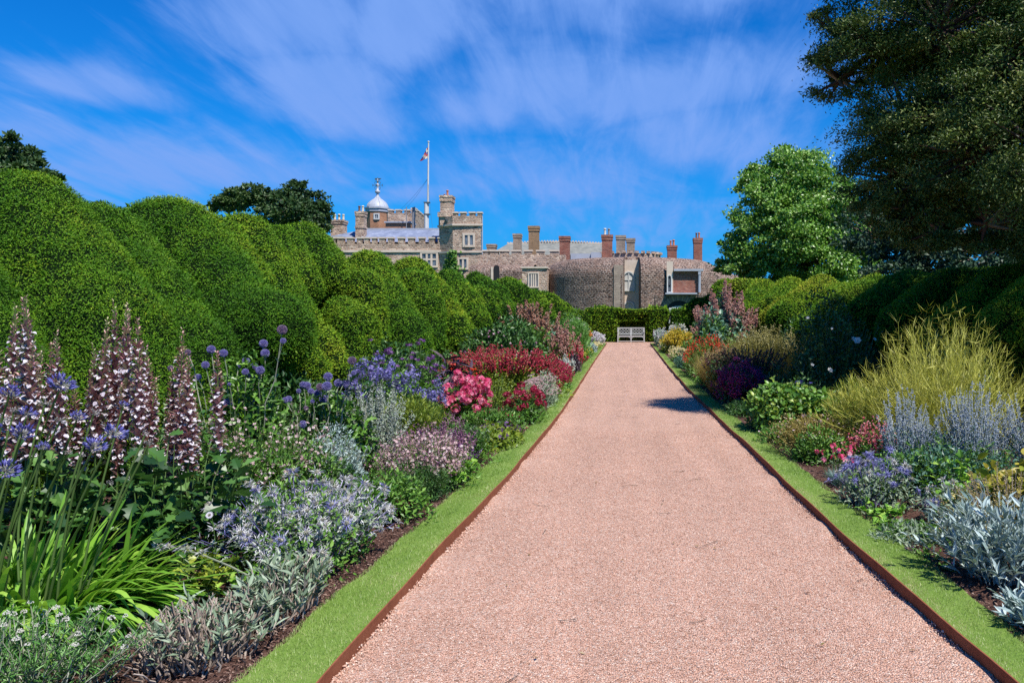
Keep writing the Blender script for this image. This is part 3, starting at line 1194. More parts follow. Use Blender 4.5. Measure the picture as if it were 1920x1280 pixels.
def keep():
    Y = 103.0
    loc = np.array([X_at(707, Y), Y, 0])
    r = thing('castle_keep', 'tall castle keep with a lead cupola and orange brick drum behind the slate roof', 'castle', loc)
    s = Y / F
    cx = X_at(708, Y)
    R = 20.5 * s
    b = Buf()
    lathe(b, (cx, Y, 0), [(R, 0), (R, Z_at(398, Y))], 8, math.pi / 8, 2 * math.pi + math.pi / 8)
    b.build('drum', BRICK_O, r, boxuv=True)
    b = Buf()
    z0 = Z_at(399, Y)
    lathe(b, (cx, Y, z0), [(R * 1.0, 0), (R * 1.08, .05), (R * 1.08, .35), (R * 1.16, .42), (R * 1.16, .62), (R * .98, .66)], 8, math.pi / 8, 2 * math.pi + math.pi / 8)
    b.build('cornice', M_LEAD, r)
    b = Buf()
    z1 = Z_at(391.5, Y)
    h = Z_at(372, Y) - z1
    prof = [(R * .98, 0), (R * .97, h * .12), (R * .9, h * .32), (R * .78, h * .52), (R * .6, h * .70), (R * .42, h * .84), (R * .26, h * .96), (R * .17, h * 1.12), (R * .11, h * 1.35), (R * .08, h * 1.6)]
    lathe(b, (cx, Y, z1), prof, 24)
    for k in range(12):
        a = 2 * math.pi * k / 12
        tubes(b, [[(cx + math.cos(a) * p[0] * 1.01, Y + math.sin(a) * p[0] * 1.01, z1 + p[1]) for p in prof[:8]]], .05, 4)
    b.build('dome', M_LEAD, r, smooth=True)
    b = Buf()
    zf = Z_at(362, Y)
    lathe(b, (cx, Y, zf - .1), [(.16, -.8), (.14, 0), (.32, .15), (.34, .35), (.16, .5), (.12, .9), (.2, 1.05), (.2, 1.2), (.08, 1.35), (.06, 2.0)], 10)
    b.build('finial', M_LEAD, r, smooth=True)
    b = Buf()
    zc = Z_at(347.5, Y)
    bar(b, (cx, Y, zc - 1.0), (cx, Y, Z_at(333, Y)), .07)
    bar(b, (cx - .62, Y, zc), (cx + .62, Y, zc), .06)
    bar(b, (cx, Y - .6, zc + .01), (cx, Y + .6, zc + .01), .06)
    for sx in (-1, 1):
        bar(b, (cx + sx * .62, Y, zc - .16), (cx + sx * .62, Y, zc + .16), .05)
        for sz in (-1, 1):
            tubes(b, [[(cx + sx * .32 * math.sin(q) + sx * .05, Y, zc + sz * (.32 + .26 * -math.cos(q))) for q in np.linspace(0, math.pi, 6)]], .03, 4)
    bar(b, (cx - .35, Y, Z_at(336, Y)), (cx + .3, Y, Z_at(336, Y)), .02, .22)
    bar(b, (cx + .3, Y, Z_at(336, Y)), (cx + .45, Y, Z_at(334.5, Y)), .02, .1)
    lathe(b, (cx, Y, Z_at(341, Y)), [(.02, -.18), (.14, -.06), (.14, .06), (.02, .18)], 8)
    b.build('weathervane', M_IRON, r)
    Yf = Y - R * .93
    window(r, 703.2, 709.2, 402.3, 409.5, Yf, 2, 1, mat=M_WHITE, fr=.16, mul=.04)
    # battlemented wall of the keep, turning away at the corner
    Yk = 98.0
    b = Buf()
    zb = Z_at(399.5, Yk)
    x0, xk = X_at(727, Yk), X_at(777, Yk)
    P = [(x0, Yk), (xk, Yk), (X_at(797, Yk + 9), Yk + 9)]
    V = []
    for z in (0, zb):
        for p in P:
            V.append((p[0], p[1], z))
        for p in P[::-1]:
            V.append((p[0] - .3, p[1] + .7, z))
    n = 6
    b.add(V, [[i, (i + 1) % n, n + (i + 1) % n, n + i] for i in range(n)])
    b.add([V[i] for i in range(n, 2 * n)], [[0, 1, 4, 5], [1, 2, 3, 4]])
    b.build('wall', STONE_A, r, boxuv=True)
    crenels(r, [(728, 736), (742, 751), (758, 767), (773, 778)], Yk - .03, .7, 392.5, 399.6)
    for q in (.16, .36, .56, .76, .94):
        a = np.array(P[1]) * (1 - q) + np.array(P[2]) * q
        b = Buf()
        box(b, a[0] - .5, a[0] + .02, a[1] - .5, a[1] + .4, zb - .004, zb + .62)
        box(b, a[0] - .55, a[0] + .08, a[1] - .56, a[1] + .46, zb + .616, zb + .76, 1)
        b.build('merlon', [STONE_A, M_PALE], r, boxuv=True)
    b = Buf()
    Yl = 95.5
    box(b, X_at(723, Yl), X_at(770, Yl), Yl, Yl + 2.2, 0, Z_at(418, Yl))
    b.build('stair_block', BRICK_O, r, boxuv=True)
    b = Buf()
    box(b, X_at(721, Yl), X_at(771, Yl), Yl - .2, Yl + 2.3, Z_at(418, Yl), Z_at(415.5, Yl))
    b.build('lead_roof', M_LEAD, r)
    b = Buf()
    for (p, t_, w_) in ((774.3, 389, .1), (777, 388, .1), (762, 388, .05)):
        b = Buf()
        tubes(b, [[(X_at(p, 94.6), 94.6, z) for z in np.linspace(Z_at(430, 94.6), Z_at(t_, 94.6), 4)]], w_, 6)
        b.build('vent_pipe', M_POTG, r)
    for c in r.children:
        c.location = tuple(-loc)


keep()


def flagpole():
    Y = 92.0
    x = X_at(801, Y)
    r = thing('flagpole', 'tall white flagpole with a thicker lower mast rising beside the brown stone tower', 'flagpole', (x, Y, 0))
    b = Buf()
    zt = Z_at(267, Y)
    tubes(b, [[(0.05 + .1 * q, 0, Z_at(440, Y) * (1 - q) + zt * q) for q in np.linspace(0, 1, 8)]], np.linspace(.14, .075, 8)[None], 8)
    lathe(b, (.15, 0, zt), [(.07, -.02), (.13, .03), (.13, .1), (.02, .16)], 8)
    b.build('pole', M_WHITE, r, smooth=True)
    b = Buf()
    tubes(b, [[(-.12, -.05, z) for z in np.linspace(Z_at(445, Y), Z_at(379, Y), 4)]], .21, 10)
    b.build('lower_mast', M_WHITE, r, smooth=True)
    for py in (380, 402):
        b = Buf()
        box(b, -.35, .32, -.28, .2, Z_at(py, Y) - .06, Z_at(py, Y) + .06)
        b.build('clamp', M_IRON, r)
    b = Buf()
    top = np.array([.08, 0, Z_at(335, Y)])
    for e in ((X_at(735, Y) - x, 3, Z_at(395, Y)), (X_at(815, Y) - x, -1, Z_at(430, Y)), (X_at(700, Y) - x, 6, Z_at(398, Y))):
        e = np.array(e)
        tubes(b, [[top * (1 - q) + e * q - np.array([0, 0, .4 * math.sin(math.pi * q)]) for q in np.linspace(0, 1, 8)]], .012, 3)
    b.build('stay_wire', M_IRON, r)
    # flag hanging in folds
    b = Buf()
    n, k = 16, 9
    V, T = [], []
    for i in range(n):
        v = i / (n - 1)
        for j in range(k):
            u = j / (k - 1)
            xx = -.06 - u * (.28 + .40 * v) - .22 * v * v * u
            yy = .16 * math.sin(u * 9 + v * 2) * u
            zz = Z_at(276, Y) - v * 1.25 - u * .42
            V.append((xx, yy, zz))
    idx = np.arange(n * k).reshape(n, k)
    Fc = np.stack([idx[:-1, :-1], idx[:-1, 1:], idx[1:, 1:], idx[1:, :-1]], -1).reshape(-1, 4)
    pat = np.array([[(0 if (i // 3 + j // 3) % 3 == 0 else (1 if (i // 3 + j // 3) % 3 == 1 else 2)) for j in range(k - 1)] for i in range(n - 1)]).ravel()
    for q, mm in enumerate((0, 1, 2)):
        b.add(V, Fc[pat == mm], mm)
    o = b.build('flag', [plain('flag_red', (.5, .05, .05), .8, .1), plain('flag_white', (.66, .62, .5), .8, .1), plain('flag_blue', (.09, .09, .26), .8, .1)], None, (x + .13, Y - .02, 0), smooth=True)
    tag(o, 'small red, white and blue flag hanging limp from the top of the flagpole', 'flag')


flagpole()


def bastion():
    loc = np.array([X_at(1185, 69), 77.5, 0])
    r = thing('castle_bastion', 'low round bastion of dark stone with arched windows above the end hedge', 'castle', loc)
    cx, cyy, R = X_at(1186, 69.3), 77.8, 8.6
    ztop = Z_at(481, 70.5)
    prof = [(R, -1), (R, ztop - 1.75)]
    for q in np.linspace(0, math.pi / 2, 9)[1:]:
        prof.append((R - 1.9 * (1 - math.cos(q)), ztop - 1.75 + 1.75 * math.sin(q)))
    prof.append((R - 6, ztop + .15))
    prof = np.array(prof)

    def ang_for(px):                     # angle on the front of the drum seen at this photo column
        k = (px - VX) / F
        # solve cx + R cos a = k (cyy + R sin a)
        best, ba = 9, 0
        for a in np.linspace(-math.pi, 0, 4001):
            e = abs(cx + R * math.cos(a) - k * (cyy + R * math.sin(a)))
            if e < best:
                best, ba = e, a
        return ba
    aS0, aS1 = ang_for(1167), ang_for(1202)
    b = Buf()
    lathe(b, (cx, cyy, 0), prof, 30, -math.pi - .6, aS0)
    lathe(b, (cx, cyy, 0), prof, 30, aS1, .6)
    lathe(b, (cx, cyy, 0), [(R - 2.7, -1), (R - 2.7, ztop - .3), (0.1, ztop - .1)], 48)
    # cheeks of the slot
    for a, flip in ((aS0, 0), (aS1, 1)):
        c, s = math.cos(a), math.sin(a)
        V = [(cx + c * p[0], cyy + s * p[0], p[1]) for p in prof[:-1]]
        V2 = [(cx + c * (R - 3.0), cyy + s * (R - 3.0), p[1]) for p in prof[:-1]]
        n = len(V)
        Fc = [[i, i + 1, n + i + 1, n + i] for i in range(n - 1)]
        b.add(V + V2, Fc if flip else [f[::-1] for f in Fc])
    b.build('wall', STONE_B, r, boxuv=True)
    # smooth ashlar back of the slot, with the two windows
    Yb = cyy - R + 1.95
    b = Buf()
    box(b, X_at(1163, Yb), X_at(1208, Yb), Yb, Yb + .5, -1, ztop - .25)
    b.build('slot_wall', M_PALE, r)
    b = Buf()
    Yj = cyy - R + .25
    box(b, X_at(1151, Yj), X_at(1168.5, Yj), Yj - .18, Yj + .9, -1, Z_at(497, Yj))
    b.build('pier', STONE_G, r, boxuv=True)
    window(r, 1170.5, 1187.5, 511, 543.5, Yb, 2, 2, True, M_WHITE, M_BLIND, fr=.12, mul=.08, rail=.58)
    window(r, 1170.5, 1187.5, 567, 600, Yb, 2, 2, True, M_WHITE, M_BLIND, fr=.12, mul=.08)
    # square bay on the other side: brick panel, lead gutter, downpipe, ledge and archway
    Yp = 69.5
    b = Buf()
    box(b, X_at(1250, Yp), X_at(1310, Yp), Yp, Yp + 3, Z_at(552, Yp), Z_at(506, Yp))
    b.build('bay', BRICK_R, r, boxuv=True)
    b = Buf()
    box(b, X_at(1250, Yp), X_at(1262, Yp), Yp - .06, Yp, Z_at(549, Yp), Z_at(490, Yp))
    b.build('window_surround', M_PALE, r)
    window(r, 1252.5, 1258, 517, 547, Yp - .06, 1, 3, True, M_WHITE, M_GLASS, fr=.1, mul=.06, rail=.4)
    b = Buf()
    x0, x1 = X_at(1263, Yp), X_at(1318, Yp)
    box(b, x0, x1, Yp - .35, Yp + .4, Z_at(508.5, Yp), Z_at(504.5, Yp))
    b.build('gutter', M_LEAD, r)
    b = Buf()
    tubes(b, [[(X_at(1311, Yp), Yp - .22, z) for z in np.linspace(Z_at(548, Yp), Z_at(507, Yp), 4)]], .11, 8)
    box(b, X_at(1308.5, Yp), X_at(1313.5, Yp), Yp - .34, Yp - .1, Z_at(515, Yp), Z_at(510, Yp))
    b.build('downpipe', M_LEAD, r)
    b = Buf()
    box(b, X_at(1247, Yp), X_at(1306, Yp), Yp - .7, Yp + .3, Z_at(552, Yp), Z_at(549.2, Yp))
    b.build('ledge', M_LEAD, r)
    # archway: ring of voussoirs over a flat black sheet that paints the shade inside
    Ya = 69.35
    c = np.array([X_at(1273, Ya), 0, Z_at(590, Ya)])
    b = Buf()
    ri, ro = 26.5 * Ya / F, 36.5 * Ya / F
    ns = 22
    for i in range(ns):
        a0, a1 = math.pi * (i + .06) / ns, math.pi * (i + .94) / ns
        V = []
        for yy in (Ya - .08, Ya + .6):
            for (aa, rr) in ((a0, ri), (a1, ri), (a1, ro), (a0, ro)):
                V.append((c[0] + math.cos(aa) * rr, yy, c[2] + math.sin(aa) * rr))
        b.add(V, [[0, 1, 2, 3], [0, 4, 5, 1], [1, 5, 6, 2], [2, 6, 7, 3], [3, 7, 4, 0]], i % 2)
    b.build('arch', [plain('voussoir', (.20, .14, .11), .9, .3, 3, .1, 0, .4), plain('voussoir_pale', (.27, .19, .14), .9, .3, 3, .1, 0, .4)], r)
    b = Buf()
    box(b, c[0] - ro - .4, c[0] + ro + 2, Ya, Ya + .4, -1, Z_at(553, Ya))
    b.build('arch_wall', STONE_B, r, boxuv=True)
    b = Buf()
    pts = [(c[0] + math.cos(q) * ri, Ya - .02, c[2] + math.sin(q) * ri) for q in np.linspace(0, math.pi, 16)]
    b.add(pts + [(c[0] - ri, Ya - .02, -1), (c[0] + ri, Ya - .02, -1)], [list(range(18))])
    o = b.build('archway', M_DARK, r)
    b = Buf()
    for q in np.linspace(-.8, .8, 9):
        box(b, c[0] + q * ri - .12, c[0] + q * ri + .12, Ya - .06, Ya - .03, -1, c[2] + ri * .62 * math.sqrt(1 - q * q))
    b.build('gate', M_WHITE, o)
    # sloping top of the wall beyond, running off behind the round tree
    b = Buf()
    V = []
    for (px, py) in ((1296, 484), (1316, 487), (1333, 492), (1350, 500), (1380, 512), (1420, 520)):
        for (yy, dz) in ((72.6, -1.6), (72.7, -.9), (73.2, -.25), (74.2, 0), (76, .1)):
            V.append((X_at(px, 73), yy + (px - 1296) * .01, Z_at(py, 73) + dz))
    V = np.array(V).reshape(6, 5, 3)
    base = V[:, :1].copy()
    base[:, :, 2] = -1
    G = np.concatenate([base, V], 1)
    idx = np.arange(36).reshape(6, 6)
    Fc = np.stack([idx[:-1, :-1], idx[1:, :-1], idx[1:, 1:], idx[:-1, 1:]], -1).reshape(-1, 4)
    b.add(G.reshape(-1, 3), Fc)
    b.build('side_wall', STONE_B, r, boxuv=True)
    # low bay with a mullioned window on the near flank
    Yw = 72.5
    b = Buf()
    box(b, X_at(979, Yw), X_at(1026, Yw), Yw, Yw + 4, -1, Z_at(503, Yw))
    b.build('flank_bay', STONE_A, r, boxuv=True)
    b = Buf()
    box(b, X_at(977, Yw), X_at(1027, Yw), Yw - .12, Yw + 4, Z_at(503, Yw), Z_at(500, Yw))
    b.build('coping', M_PALE, r)
    window(r, 992.5, 1008.5, 513, 537, Yw, 4, 1, mul=.12, fr=.12)
    # lead flats and a little white parapet on top
    b = Buf()
    box(b, X_at(1070, 76), X_at(1128, 76), 76, 79, ztop - .4, Z_at(475.5, 76))
    box(b, X_at(1108, 75.5), X_at(1126, 75.5), 75.5, 77, ztop - .4, Z_at(473, 75.5))
    b.build('lead_flat', M_LEAD, r)
    Yc = 82
    b = Buf()
    lathe(b, (X_at(1180, Yc), Yc + 4, 0), [(3.4, 2), (3.4, Z_at(473.5, Yc))], 24)
    for k in range(16):
        a = -math.pi + math.pi * (k + .2) / 16
        c2 = (X_at(1180, Yc) + 3.4 * math.cos(a), Yc + 4 + 3.4 * math.sin(a))
        q = Buf()
        box(q, c2[0] - .2, c2[0] + .2, c2[1] - .16, c2[1] + .25, Z_at(473.6, Yc), Z_at(469, Yc))
        q.build('merlon', STONE_A, r, boxuv=True)
    b.build('turret', STONE_A, r, boxuv=True)
    chimney(r, 1250.5, 1270.5, 460, 482, 78, BRICK_R, [(1258, 450, 4.5, M_POTR), (1263.5, 448.5, 5, M_POTR)], 1.0)
    chimney(r, 1300, 1318, 446, 488, 77, BRICK_R, [(1306.5, 435.5, 4, M_POTD), (1311.5, 435, 4.5, M_POTR)], .9)
    chimney(r, 1127, 1149.5, 440, 484, 76, BRICK_R, [(1134, 427, 5.5, M_WHITE), (1141.5, 427.5, 5, M_POTG)], 1.0)
    for c in r.children:
        c.location = tuple(-loc)


bastion()


def curtain():
    Y = 80.0
    loc = np.array([X_at(980, Y), Y, 0])
    r = thing('castle_wall', 'battlemented brown stone castle wall between the square tower and the round bastion', 'castle wall', loc)
    b = Buf()
    box(b, X_at(895, Y), X_at(1060, Y), Y, Y + 1.2, -1, Z_at(477.5, Y))
    b.build('wall', STONE_A, r, boxuv=True)
    crenels(r, [(905, 916), (918, 934), (937, 953), (959, 975), (983, 997), (1006, 1020), (1031, 1047)], Y + .01, .6, 468.5, 477.6)
    # rounded lower wall in front, with a flat black sheet painting the doorway's shade
    Y2 = 77.0
    b = Buf()
    zt = Z_at(495, Y2)
    pr = [(0, -1), (0, zt - .8)] + [(1.2 * (1 - math.cos(q)), zt - .8 + .8 * math.sin(q)) for q in np.linspace(0, math.pi / 2, 7)[1:]] + [(3, zt + .1)]
    x0, x1 = X_at(880, Y2), X_at(1000, Y2)
    V = [(x0, Y2 + a, z) for a, z in pr] + [(x1, Y2 + a, z) for a, z in pr]
    n = len(pr)
    b.add(V, [[i, n + i, n + i + 1, i + 1] for i in range(n - 1)])
    b.build('lower_wall', STONE_B, r, boxuv=True)
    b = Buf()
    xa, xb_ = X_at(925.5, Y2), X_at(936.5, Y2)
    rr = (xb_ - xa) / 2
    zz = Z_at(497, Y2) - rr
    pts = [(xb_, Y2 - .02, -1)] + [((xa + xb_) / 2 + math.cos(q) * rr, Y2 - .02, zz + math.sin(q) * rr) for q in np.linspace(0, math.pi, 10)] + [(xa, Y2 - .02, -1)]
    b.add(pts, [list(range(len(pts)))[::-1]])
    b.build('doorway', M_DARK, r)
    b = Buf()
    box(b, xa - .25, xa - .03, Y2 - .06, Y2 + .3, -1, zz + .1)
    b.build('door_jamb', M_PALE, r)
    for c in r.children:
        c.location = tuple(-loc)


curtain()


def inner_range():
    Y = 94.0
    loc = np.array([X_at(1030, Y), Y, 0])
    r = thing('castle_lodgings', 'grey slate roofed castle lodgings with a row of tall chimneys behind the battlemented wall', 'castle', loc)
    b = Buf()
    box(b, X_at(925, Y), X_at(1190, Y), Y, Y + 7, -1, Z_at(477, Y))
    b.build('wall', STONE_A, r, boxuv=True)
    b = Buf()
    ze, zr = Z_at(478, Y), Z_at(457, Y + 3.5)
    pts = [(X_at(918, Y), Y - .3, ze), (X_at(1150, Y), Y - .3, ze), (X_at(1126, Y), Y + 3.5, zr), (X_at(1040, Y), Y + 3.8, zr + .25), (X_at(944, Y), Y + 3.5, zr)]
    b.add(pts, [[0, 1, 2, 3, 4]])
    bk = [(X_at(918, Y), Y + 7.3, ze), (X_at(1150, Y), Y + 7.3, ze)]
    b.add([pts[4], pts[3], pts[2], bk[1], bk[0]], [[0, 1, 2, 3, 4]])
    b.add([pts[0], pts[4], bk[0]], [[0, 1, 2]])
    b.add([pts[1], bk[1], pts[2]], [[0, 1, 2]])
    b.build('roof', M_GSLATE, r, boxuv=True)
    b = Buf()
    bar(b, pts[4], pts[3], .25, .18)
    bar(b, pts[3], pts[2], .25, .18)
    for i in range(34):
        q = i / 33
        c = (np.array(pts[4]) * (1 - q) + np.array(pts[2]) * q) + np.array([0, 0, .25 * math.sin(q * math.pi) + .1])
        box(b, c[0] - .09, c[0] + .09, c[1] - .05, c[1] + .05, c[2] - .1, c[2] + .08)
    b.build('ridge', M_PALE, r)
    chimney(r, 961, 977.5, 438, 470, 90, STONE_G, (), 1.0)
    chimney(r, 989.5, 1011, 423.5, 478, 87, BRICK_Y, (), 1.0)
    chimney(r, 1047.5, 1069, 442.5, 488, 83, BRICK_R, (), 1.1)
    chimney(r, 1154, 1174, 441, 474, 88, STONE_G, (), 1.2)
    chimney(r, 1173.5, 1191.5, 446.5, 474, 89, STONE_G, (), 1.2)
    chimney(r, 911.5, 930, 457.5, 470, 88, STONE_G, (), 1.0)
    for c in r.children:
        c.location = tuple(-loc)


inner_range()

# ---------------------------------------------------------------- clipped yew hedges
def surface_nets(Fd, origin, h):
    ins = Fd < 0
    nx, ny, nz = Fd.shape
    cnt = np.zeros((nx - 1, ny - 1, nz - 1), np.int8)
    for i in (0, 1):
        for j in (0, 1):
            for k in (0, 1):
                cnt += ins[i:nx - 1 + i, j:ny - 1 + j, k:nz - 1 + k]
    act = (cnt > 0) & (cnt < 8)
    ci = np.argwhere(act)
    vid = np.full(act.shape, -1, np.int64)
    vid[act] = np.arange(len(ci))
    acc = np.zeros((len(ci), 3))
    num = np.zeros(len(ci))
    cor = [(i, j, k) for i in (0, 1) for j in (0, 1) for k in (0, 1)]
    for a in cor:
        for ax in range(3):
            if a[ax]:
                continue
            c = list(a)
            c[ax] = 1
            fa = Fd[ci[:, 0] + a[0], ci[:, 1] + a[1], ci[:, 2] + a[2]]
            fb = Fd[ci[:, 0] + c[0], ci[:, 1] + c[1], ci[:, 2] + c[2]]
            m = (fa < 0) != (fb < 0)
            t = np.where(m, fa / np.where(m, fa - fb, 1), 0)
            p = np.repeat(np.array(a, float)[None], len(ci), 0)
            p[:, ax] = t
            acc[m] += p[m]
            num[m] += 1
    V = (ci + acc / num[:, None]) * h + origin
    faces = []
    for ax in range(3):
        sl0 = [slice(1, -1)] * 3
        sl0[ax] = slice(0, -1)
        sl1 = [slice(1, -1)] * 3
        sl1[ax] = slice(1, None)
        A, B = ins[tuple(sl0)], ins[tuple(sl1)]
        e = np.argwhere(A != B)
        off = np.array([1, 1, 1])
        off[ax] = 0
        g = e + off
        flip = A[e[:, 0], e[:, 1], e[:, 2]]
        o1, o2 = [(1, 2), (2, 0), (0, 1)][ax]
        quad = []
        for (d1, d2) in ((0, 0), (1, 0), (1, 1), (0, 1)):
            c = g.copy()
            c[:, o1] -= 1 - d1
            c[:, o2] -= 1 - d2
            quad.append(vid[c[:, 0], c[:, 1], c[:, 2]])
        q = np.stack(quad, -1)
        q[~flip] = q[~flip][:, ::-1]
        faces.append(q)
    return V, np.concatenate(faces)


def sdf_grid(lo, hi, h, prims, k=.16, cuts=()):
    """prims: ('c', p0, p1, r0, r1) capsule or ('b', lo, hi, round) box; smooth union"""
    lo = np.array(lo, float)
    n = np.ceil((np.array(hi) - lo) / h).astype(int) + 1
    Fd = np.full(n, 3.0, np.float32)
    for pr in prims:
        if pr[0] == 'c':
            p0, p1, r0, r1 = np.array(pr[1], float), np.array(pr[2], float), pr[3], pr[4]
            R = max(r0, r1) + 1.0
            bl, bh = np.minimum(p0, p1) - R, np.maximum(p0, p1) + R
        else:
            bl, bh = np.array(pr[1], float) - 1.0, np.array(pr[2], float) + 1.0
        i0 = np.clip(np.floor((bl - lo) / h).astype(int), 0, n - 1)
        i1 = np.clip(np.ceil((bh - lo) / h).astype(int) + 1, 1, n)
        gx, gy, gz = [lo[a] + h * np.arange(i0[a], i1[a]) for a in range(3)]
        P = np.stack(np.meshgrid(gx, gy, gz, indexing='ij'), -1)
        if P.size == 0:
            continue
        if pr[0] == 'c':
            ba = p1 - p0
            L2 = max(float(ba @ ba), 1e-6)
            t = np.clip(((P - p0) @ ba) / L2, 0, 1)
            d = np.linalg.norm(P - p0 - t[..., None] * ba, axis=-1) - (r0 + (r1 - r0) * t)
        else:
            c = (np.array(pr[1]) + np.array(pr[2])) / 2
            hs = (np.array(pr[2]) - np.array(pr[1])) / 2 - pr[3]
            q = np.abs(P - c) - hs
            d = np.linalg.norm(np.maximum(q, 0), axis=-1) + np.minimum(q.max(-1), 0) - pr[3]
        S = Fd[i0[0]:i1[0], i0[1]:i1[1], i0[2]:i1[2]]
        hh = np.maximum(k - np.abs(S - d), 0) / k
        S[...] = np.minimum(S, d) - hh * hh * k / 4
    gx, gy, gz = [lo[a] + h * np.arange(n[a]) for a in range(3)]
    P = np.stack(np.meshgrid(gx, gy, gz, indexing='ij'), -1)
    for (cl, chh) in cuts:
        c = (np.array(cl) + np.array(chh)) / 2
        hs = (np.array(chh) - np.array(cl)) / 2
        q = np.abs(P - c) - hs
        d = np.linalg.norm(np.maximum(q, 0), axis=-1) + np.minimum(q.max(-1), 0)
        Fd = np.maximum(Fd, -d)
    Fd += .024 * fnoise(P, .7, .7).astype(np.float32) + .012 * fnoise(P, .22, 1.9).astype(np.float32)
    Fd[:, :, 0] = np.maximum(Fd[:, :, 0], .02)
    return lo, Fd.astype(np.float32)


YEW = [(.010, .040, .004), (.026, .092, .006), (.058, .16, .009), (.115, .235, .012), (.22, .32, .018), (.34, .34, .03)]
M_YEW = leafmat('yew_sprays', YEW, .10, .5, .12)
M_YEWCORE = plain('yew_core_shade', (.004, .010, .003), .95, .4, 9, .02)  # near black, painting the shade in the gaps between sprays


def hedge_from(name, label, prims, lo, hi, h, keep=None, k=.16, cuts=(), bias=0.0, dens=1.0, group=None, lmin=.017, gold=0.0, spots=()):
    o0, Fd = sdf_grid(lo, hi, h, prims, k, cuts)
    V, Q = surface_nets(Fd, o0, h)
    root = thing(name, label, 'hedge', (float(V[:, 0].mean()), float(V[:, 1].mean()), 0), group)
    loc = np.array(root.location)
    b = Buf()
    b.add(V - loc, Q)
    b.build('branches', M_YEWCORE, root, smooth=True)  # solid core shell, its dark colour standing for shade between the sprays
    # sprays all over the clipped face
    A, B, C, Dd = V[Q[:, 0]], V[Q[:, 1]], V[Q[:, 2]], V[Q[:, 3]]
    nr = np.cross(C - A, Dd - B)
    ar = np.linalg.norm(nr, axis=1) / 2
    nr = unit(nr)
    ctr = (A + B + C + Dd) / 4
    dist = np.linalg.norm(ctr - np.array([0, 0, CH]), axis=1)
    Ls = np.maximum(lmin, dist * .0021)
    dn = 1.35 / (Ls * Ls * .22) * dens
    # the far side keeps a thinner coat
    view = unit(np.array([0, 0, CH]) - ctr)
    vis = (nr * view).sum(1)
    dn = dn * np.where(vis > -.25, 1.0, .22)
    if keep is not None:
        dn = dn * keep(ctr)
    cntf = RNG.poisson(ar * dn)
    idx = np.repeat(np.arange(len(Q)), cntf)
    n = len(idx)
    u, v = RNG.random((n, 1)), RNG.random((n, 1))
    P = A[idx] * (1 - u) * (1 - v) + B[idx] * u * (1 - v) + C[idx] * u * v + Dd[idx] * (1 - u) * v
    N = nr[idx]
    fresh = np.zeros(n)                  # golden young growth, its yellow also painting sunlit crests and slopes
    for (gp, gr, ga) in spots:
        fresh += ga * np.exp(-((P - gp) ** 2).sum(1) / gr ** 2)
    L = Ls[idx] * RNG.uniform(.7, 1.5, n)
    stray = RNG.random(n) < .008          # shoots the shears have missed
    L = np.where(stray, L * RNG.uniform(1.8, 3.0, n), L)
    D = rv(n)
    D = unit(D - (D * N).sum(1, keepdims=True) * N) + N * np.where(stray | (RNG.random(n) < .5), RNG.uniform(.8, 2.0, n) + stray, RNG.uniform(.0, .35, n))[:, None]
    P = P - N * (L * .35)[:, None] + N * (RNG.random(n) ** 3 * .06 + .020 * fnoise(P, .085, 4.4) - .006)[:, None]
    patch = fnoise(P, 1.1, .3) * .15 + fnoise(P, .35, 2.2) * .12 + fnoise(P, .12, 6.2) * .07 + fnoise(P, 3.5, 5.0) * .14
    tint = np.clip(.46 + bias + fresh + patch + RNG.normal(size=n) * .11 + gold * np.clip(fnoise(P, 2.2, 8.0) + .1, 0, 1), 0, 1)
    bb = Buf()
    leaves(bb, P - loc, D, N + rv(n) * .42, L, L * RNG.uniform(.28, .48, n), tint=tint)
    bb.build('foliage', M_YEW, root)
    return root


def cap(px0, py0, Y0, r0, px1, py1, Y1, r1):
    """capsule given by two photo points with distances; radii in photo pixels"""
    return ('c', W(px0, py0, Y0), W(px1, py1, Y1), r0 * Y0 / F, r1 * Y1 / F)


seed(4)
LH = []
# long body behind, dropping slowly in the picture as it runs away, and its low skirt
for (y0, y1, x, z, r) in ((4, 9, -7.8, 1.2, 1.2), (9, 16, -7.8, 1.2, 1.25), (16, 28, -7.7, 1.35, 1.25), (28, 40, -7.4, 1.5, 1.2), (40, 47, -6.4, 1.4, 1.1)):
    LH.append(('c', (x, y0, z), (x + .1, y1, z), r, r))
for (y0, y1, x) in ((4, 14, -5.8), (14, 30, -5.7), (30, 42, -5.4), (42, 48, -4.6)):
    LH.append(('c', (x, y0, .25), (x + .1, y1, .25), .85, .85))
    LH.append(('c', (x - .9, y0, 1.0), (x - .8, y1, 1.0), .8, .8))


def fold(*pts):
    """one rolling fold of the hedge: (photo column, row, distance, radius in photo pixels) from crest to foot"""
    for a, c in zip(pts[:-1], pts[1:]):
        LH.append(cap(*a, *c))


fold((-260, 480, 7.0, 170), (-160, 620, 6.8, 160), (-60, 760, 6.5, 150))
fold((45, 440, 8.4, 112), (110, 540, 8.1, 118), (190, 640, 7.7, 118), (230, 780, 7.4, 112))
fold((175, 490, 9.4, 104), (250, 590, 9.0, 108), (330, 690, 8.7, 100), (350, 790, 8.5, 100))
fold((318, 478, 10.7, 104), (398, 556, 10.3, 88), (452, 600, 9.9, 78))
fold((470, 612, 9.7, 76), (508, 622, 9.4, 76))
fold((440, 700, 9.6, 80), (470, 740, 9.5, 74))
fold((395, 470, 11.8, 62), (450, 540, 11.4, 60))
fold((456, 458, 13.2, 56), (510, 530, 12.8, 44), (552, 580, 12.4, 34))
fold((560, 590, 12.2, 30), (604, 645, 11.8, 26), (636, 700, 11.5, 24))
fold((566, 640, 11.4, 22), (590, 690, 11.1, 22), (606, 740, 11.0, 22))
fold((520, 470, 14.2, 44), (560, 540, 13.6, 44))
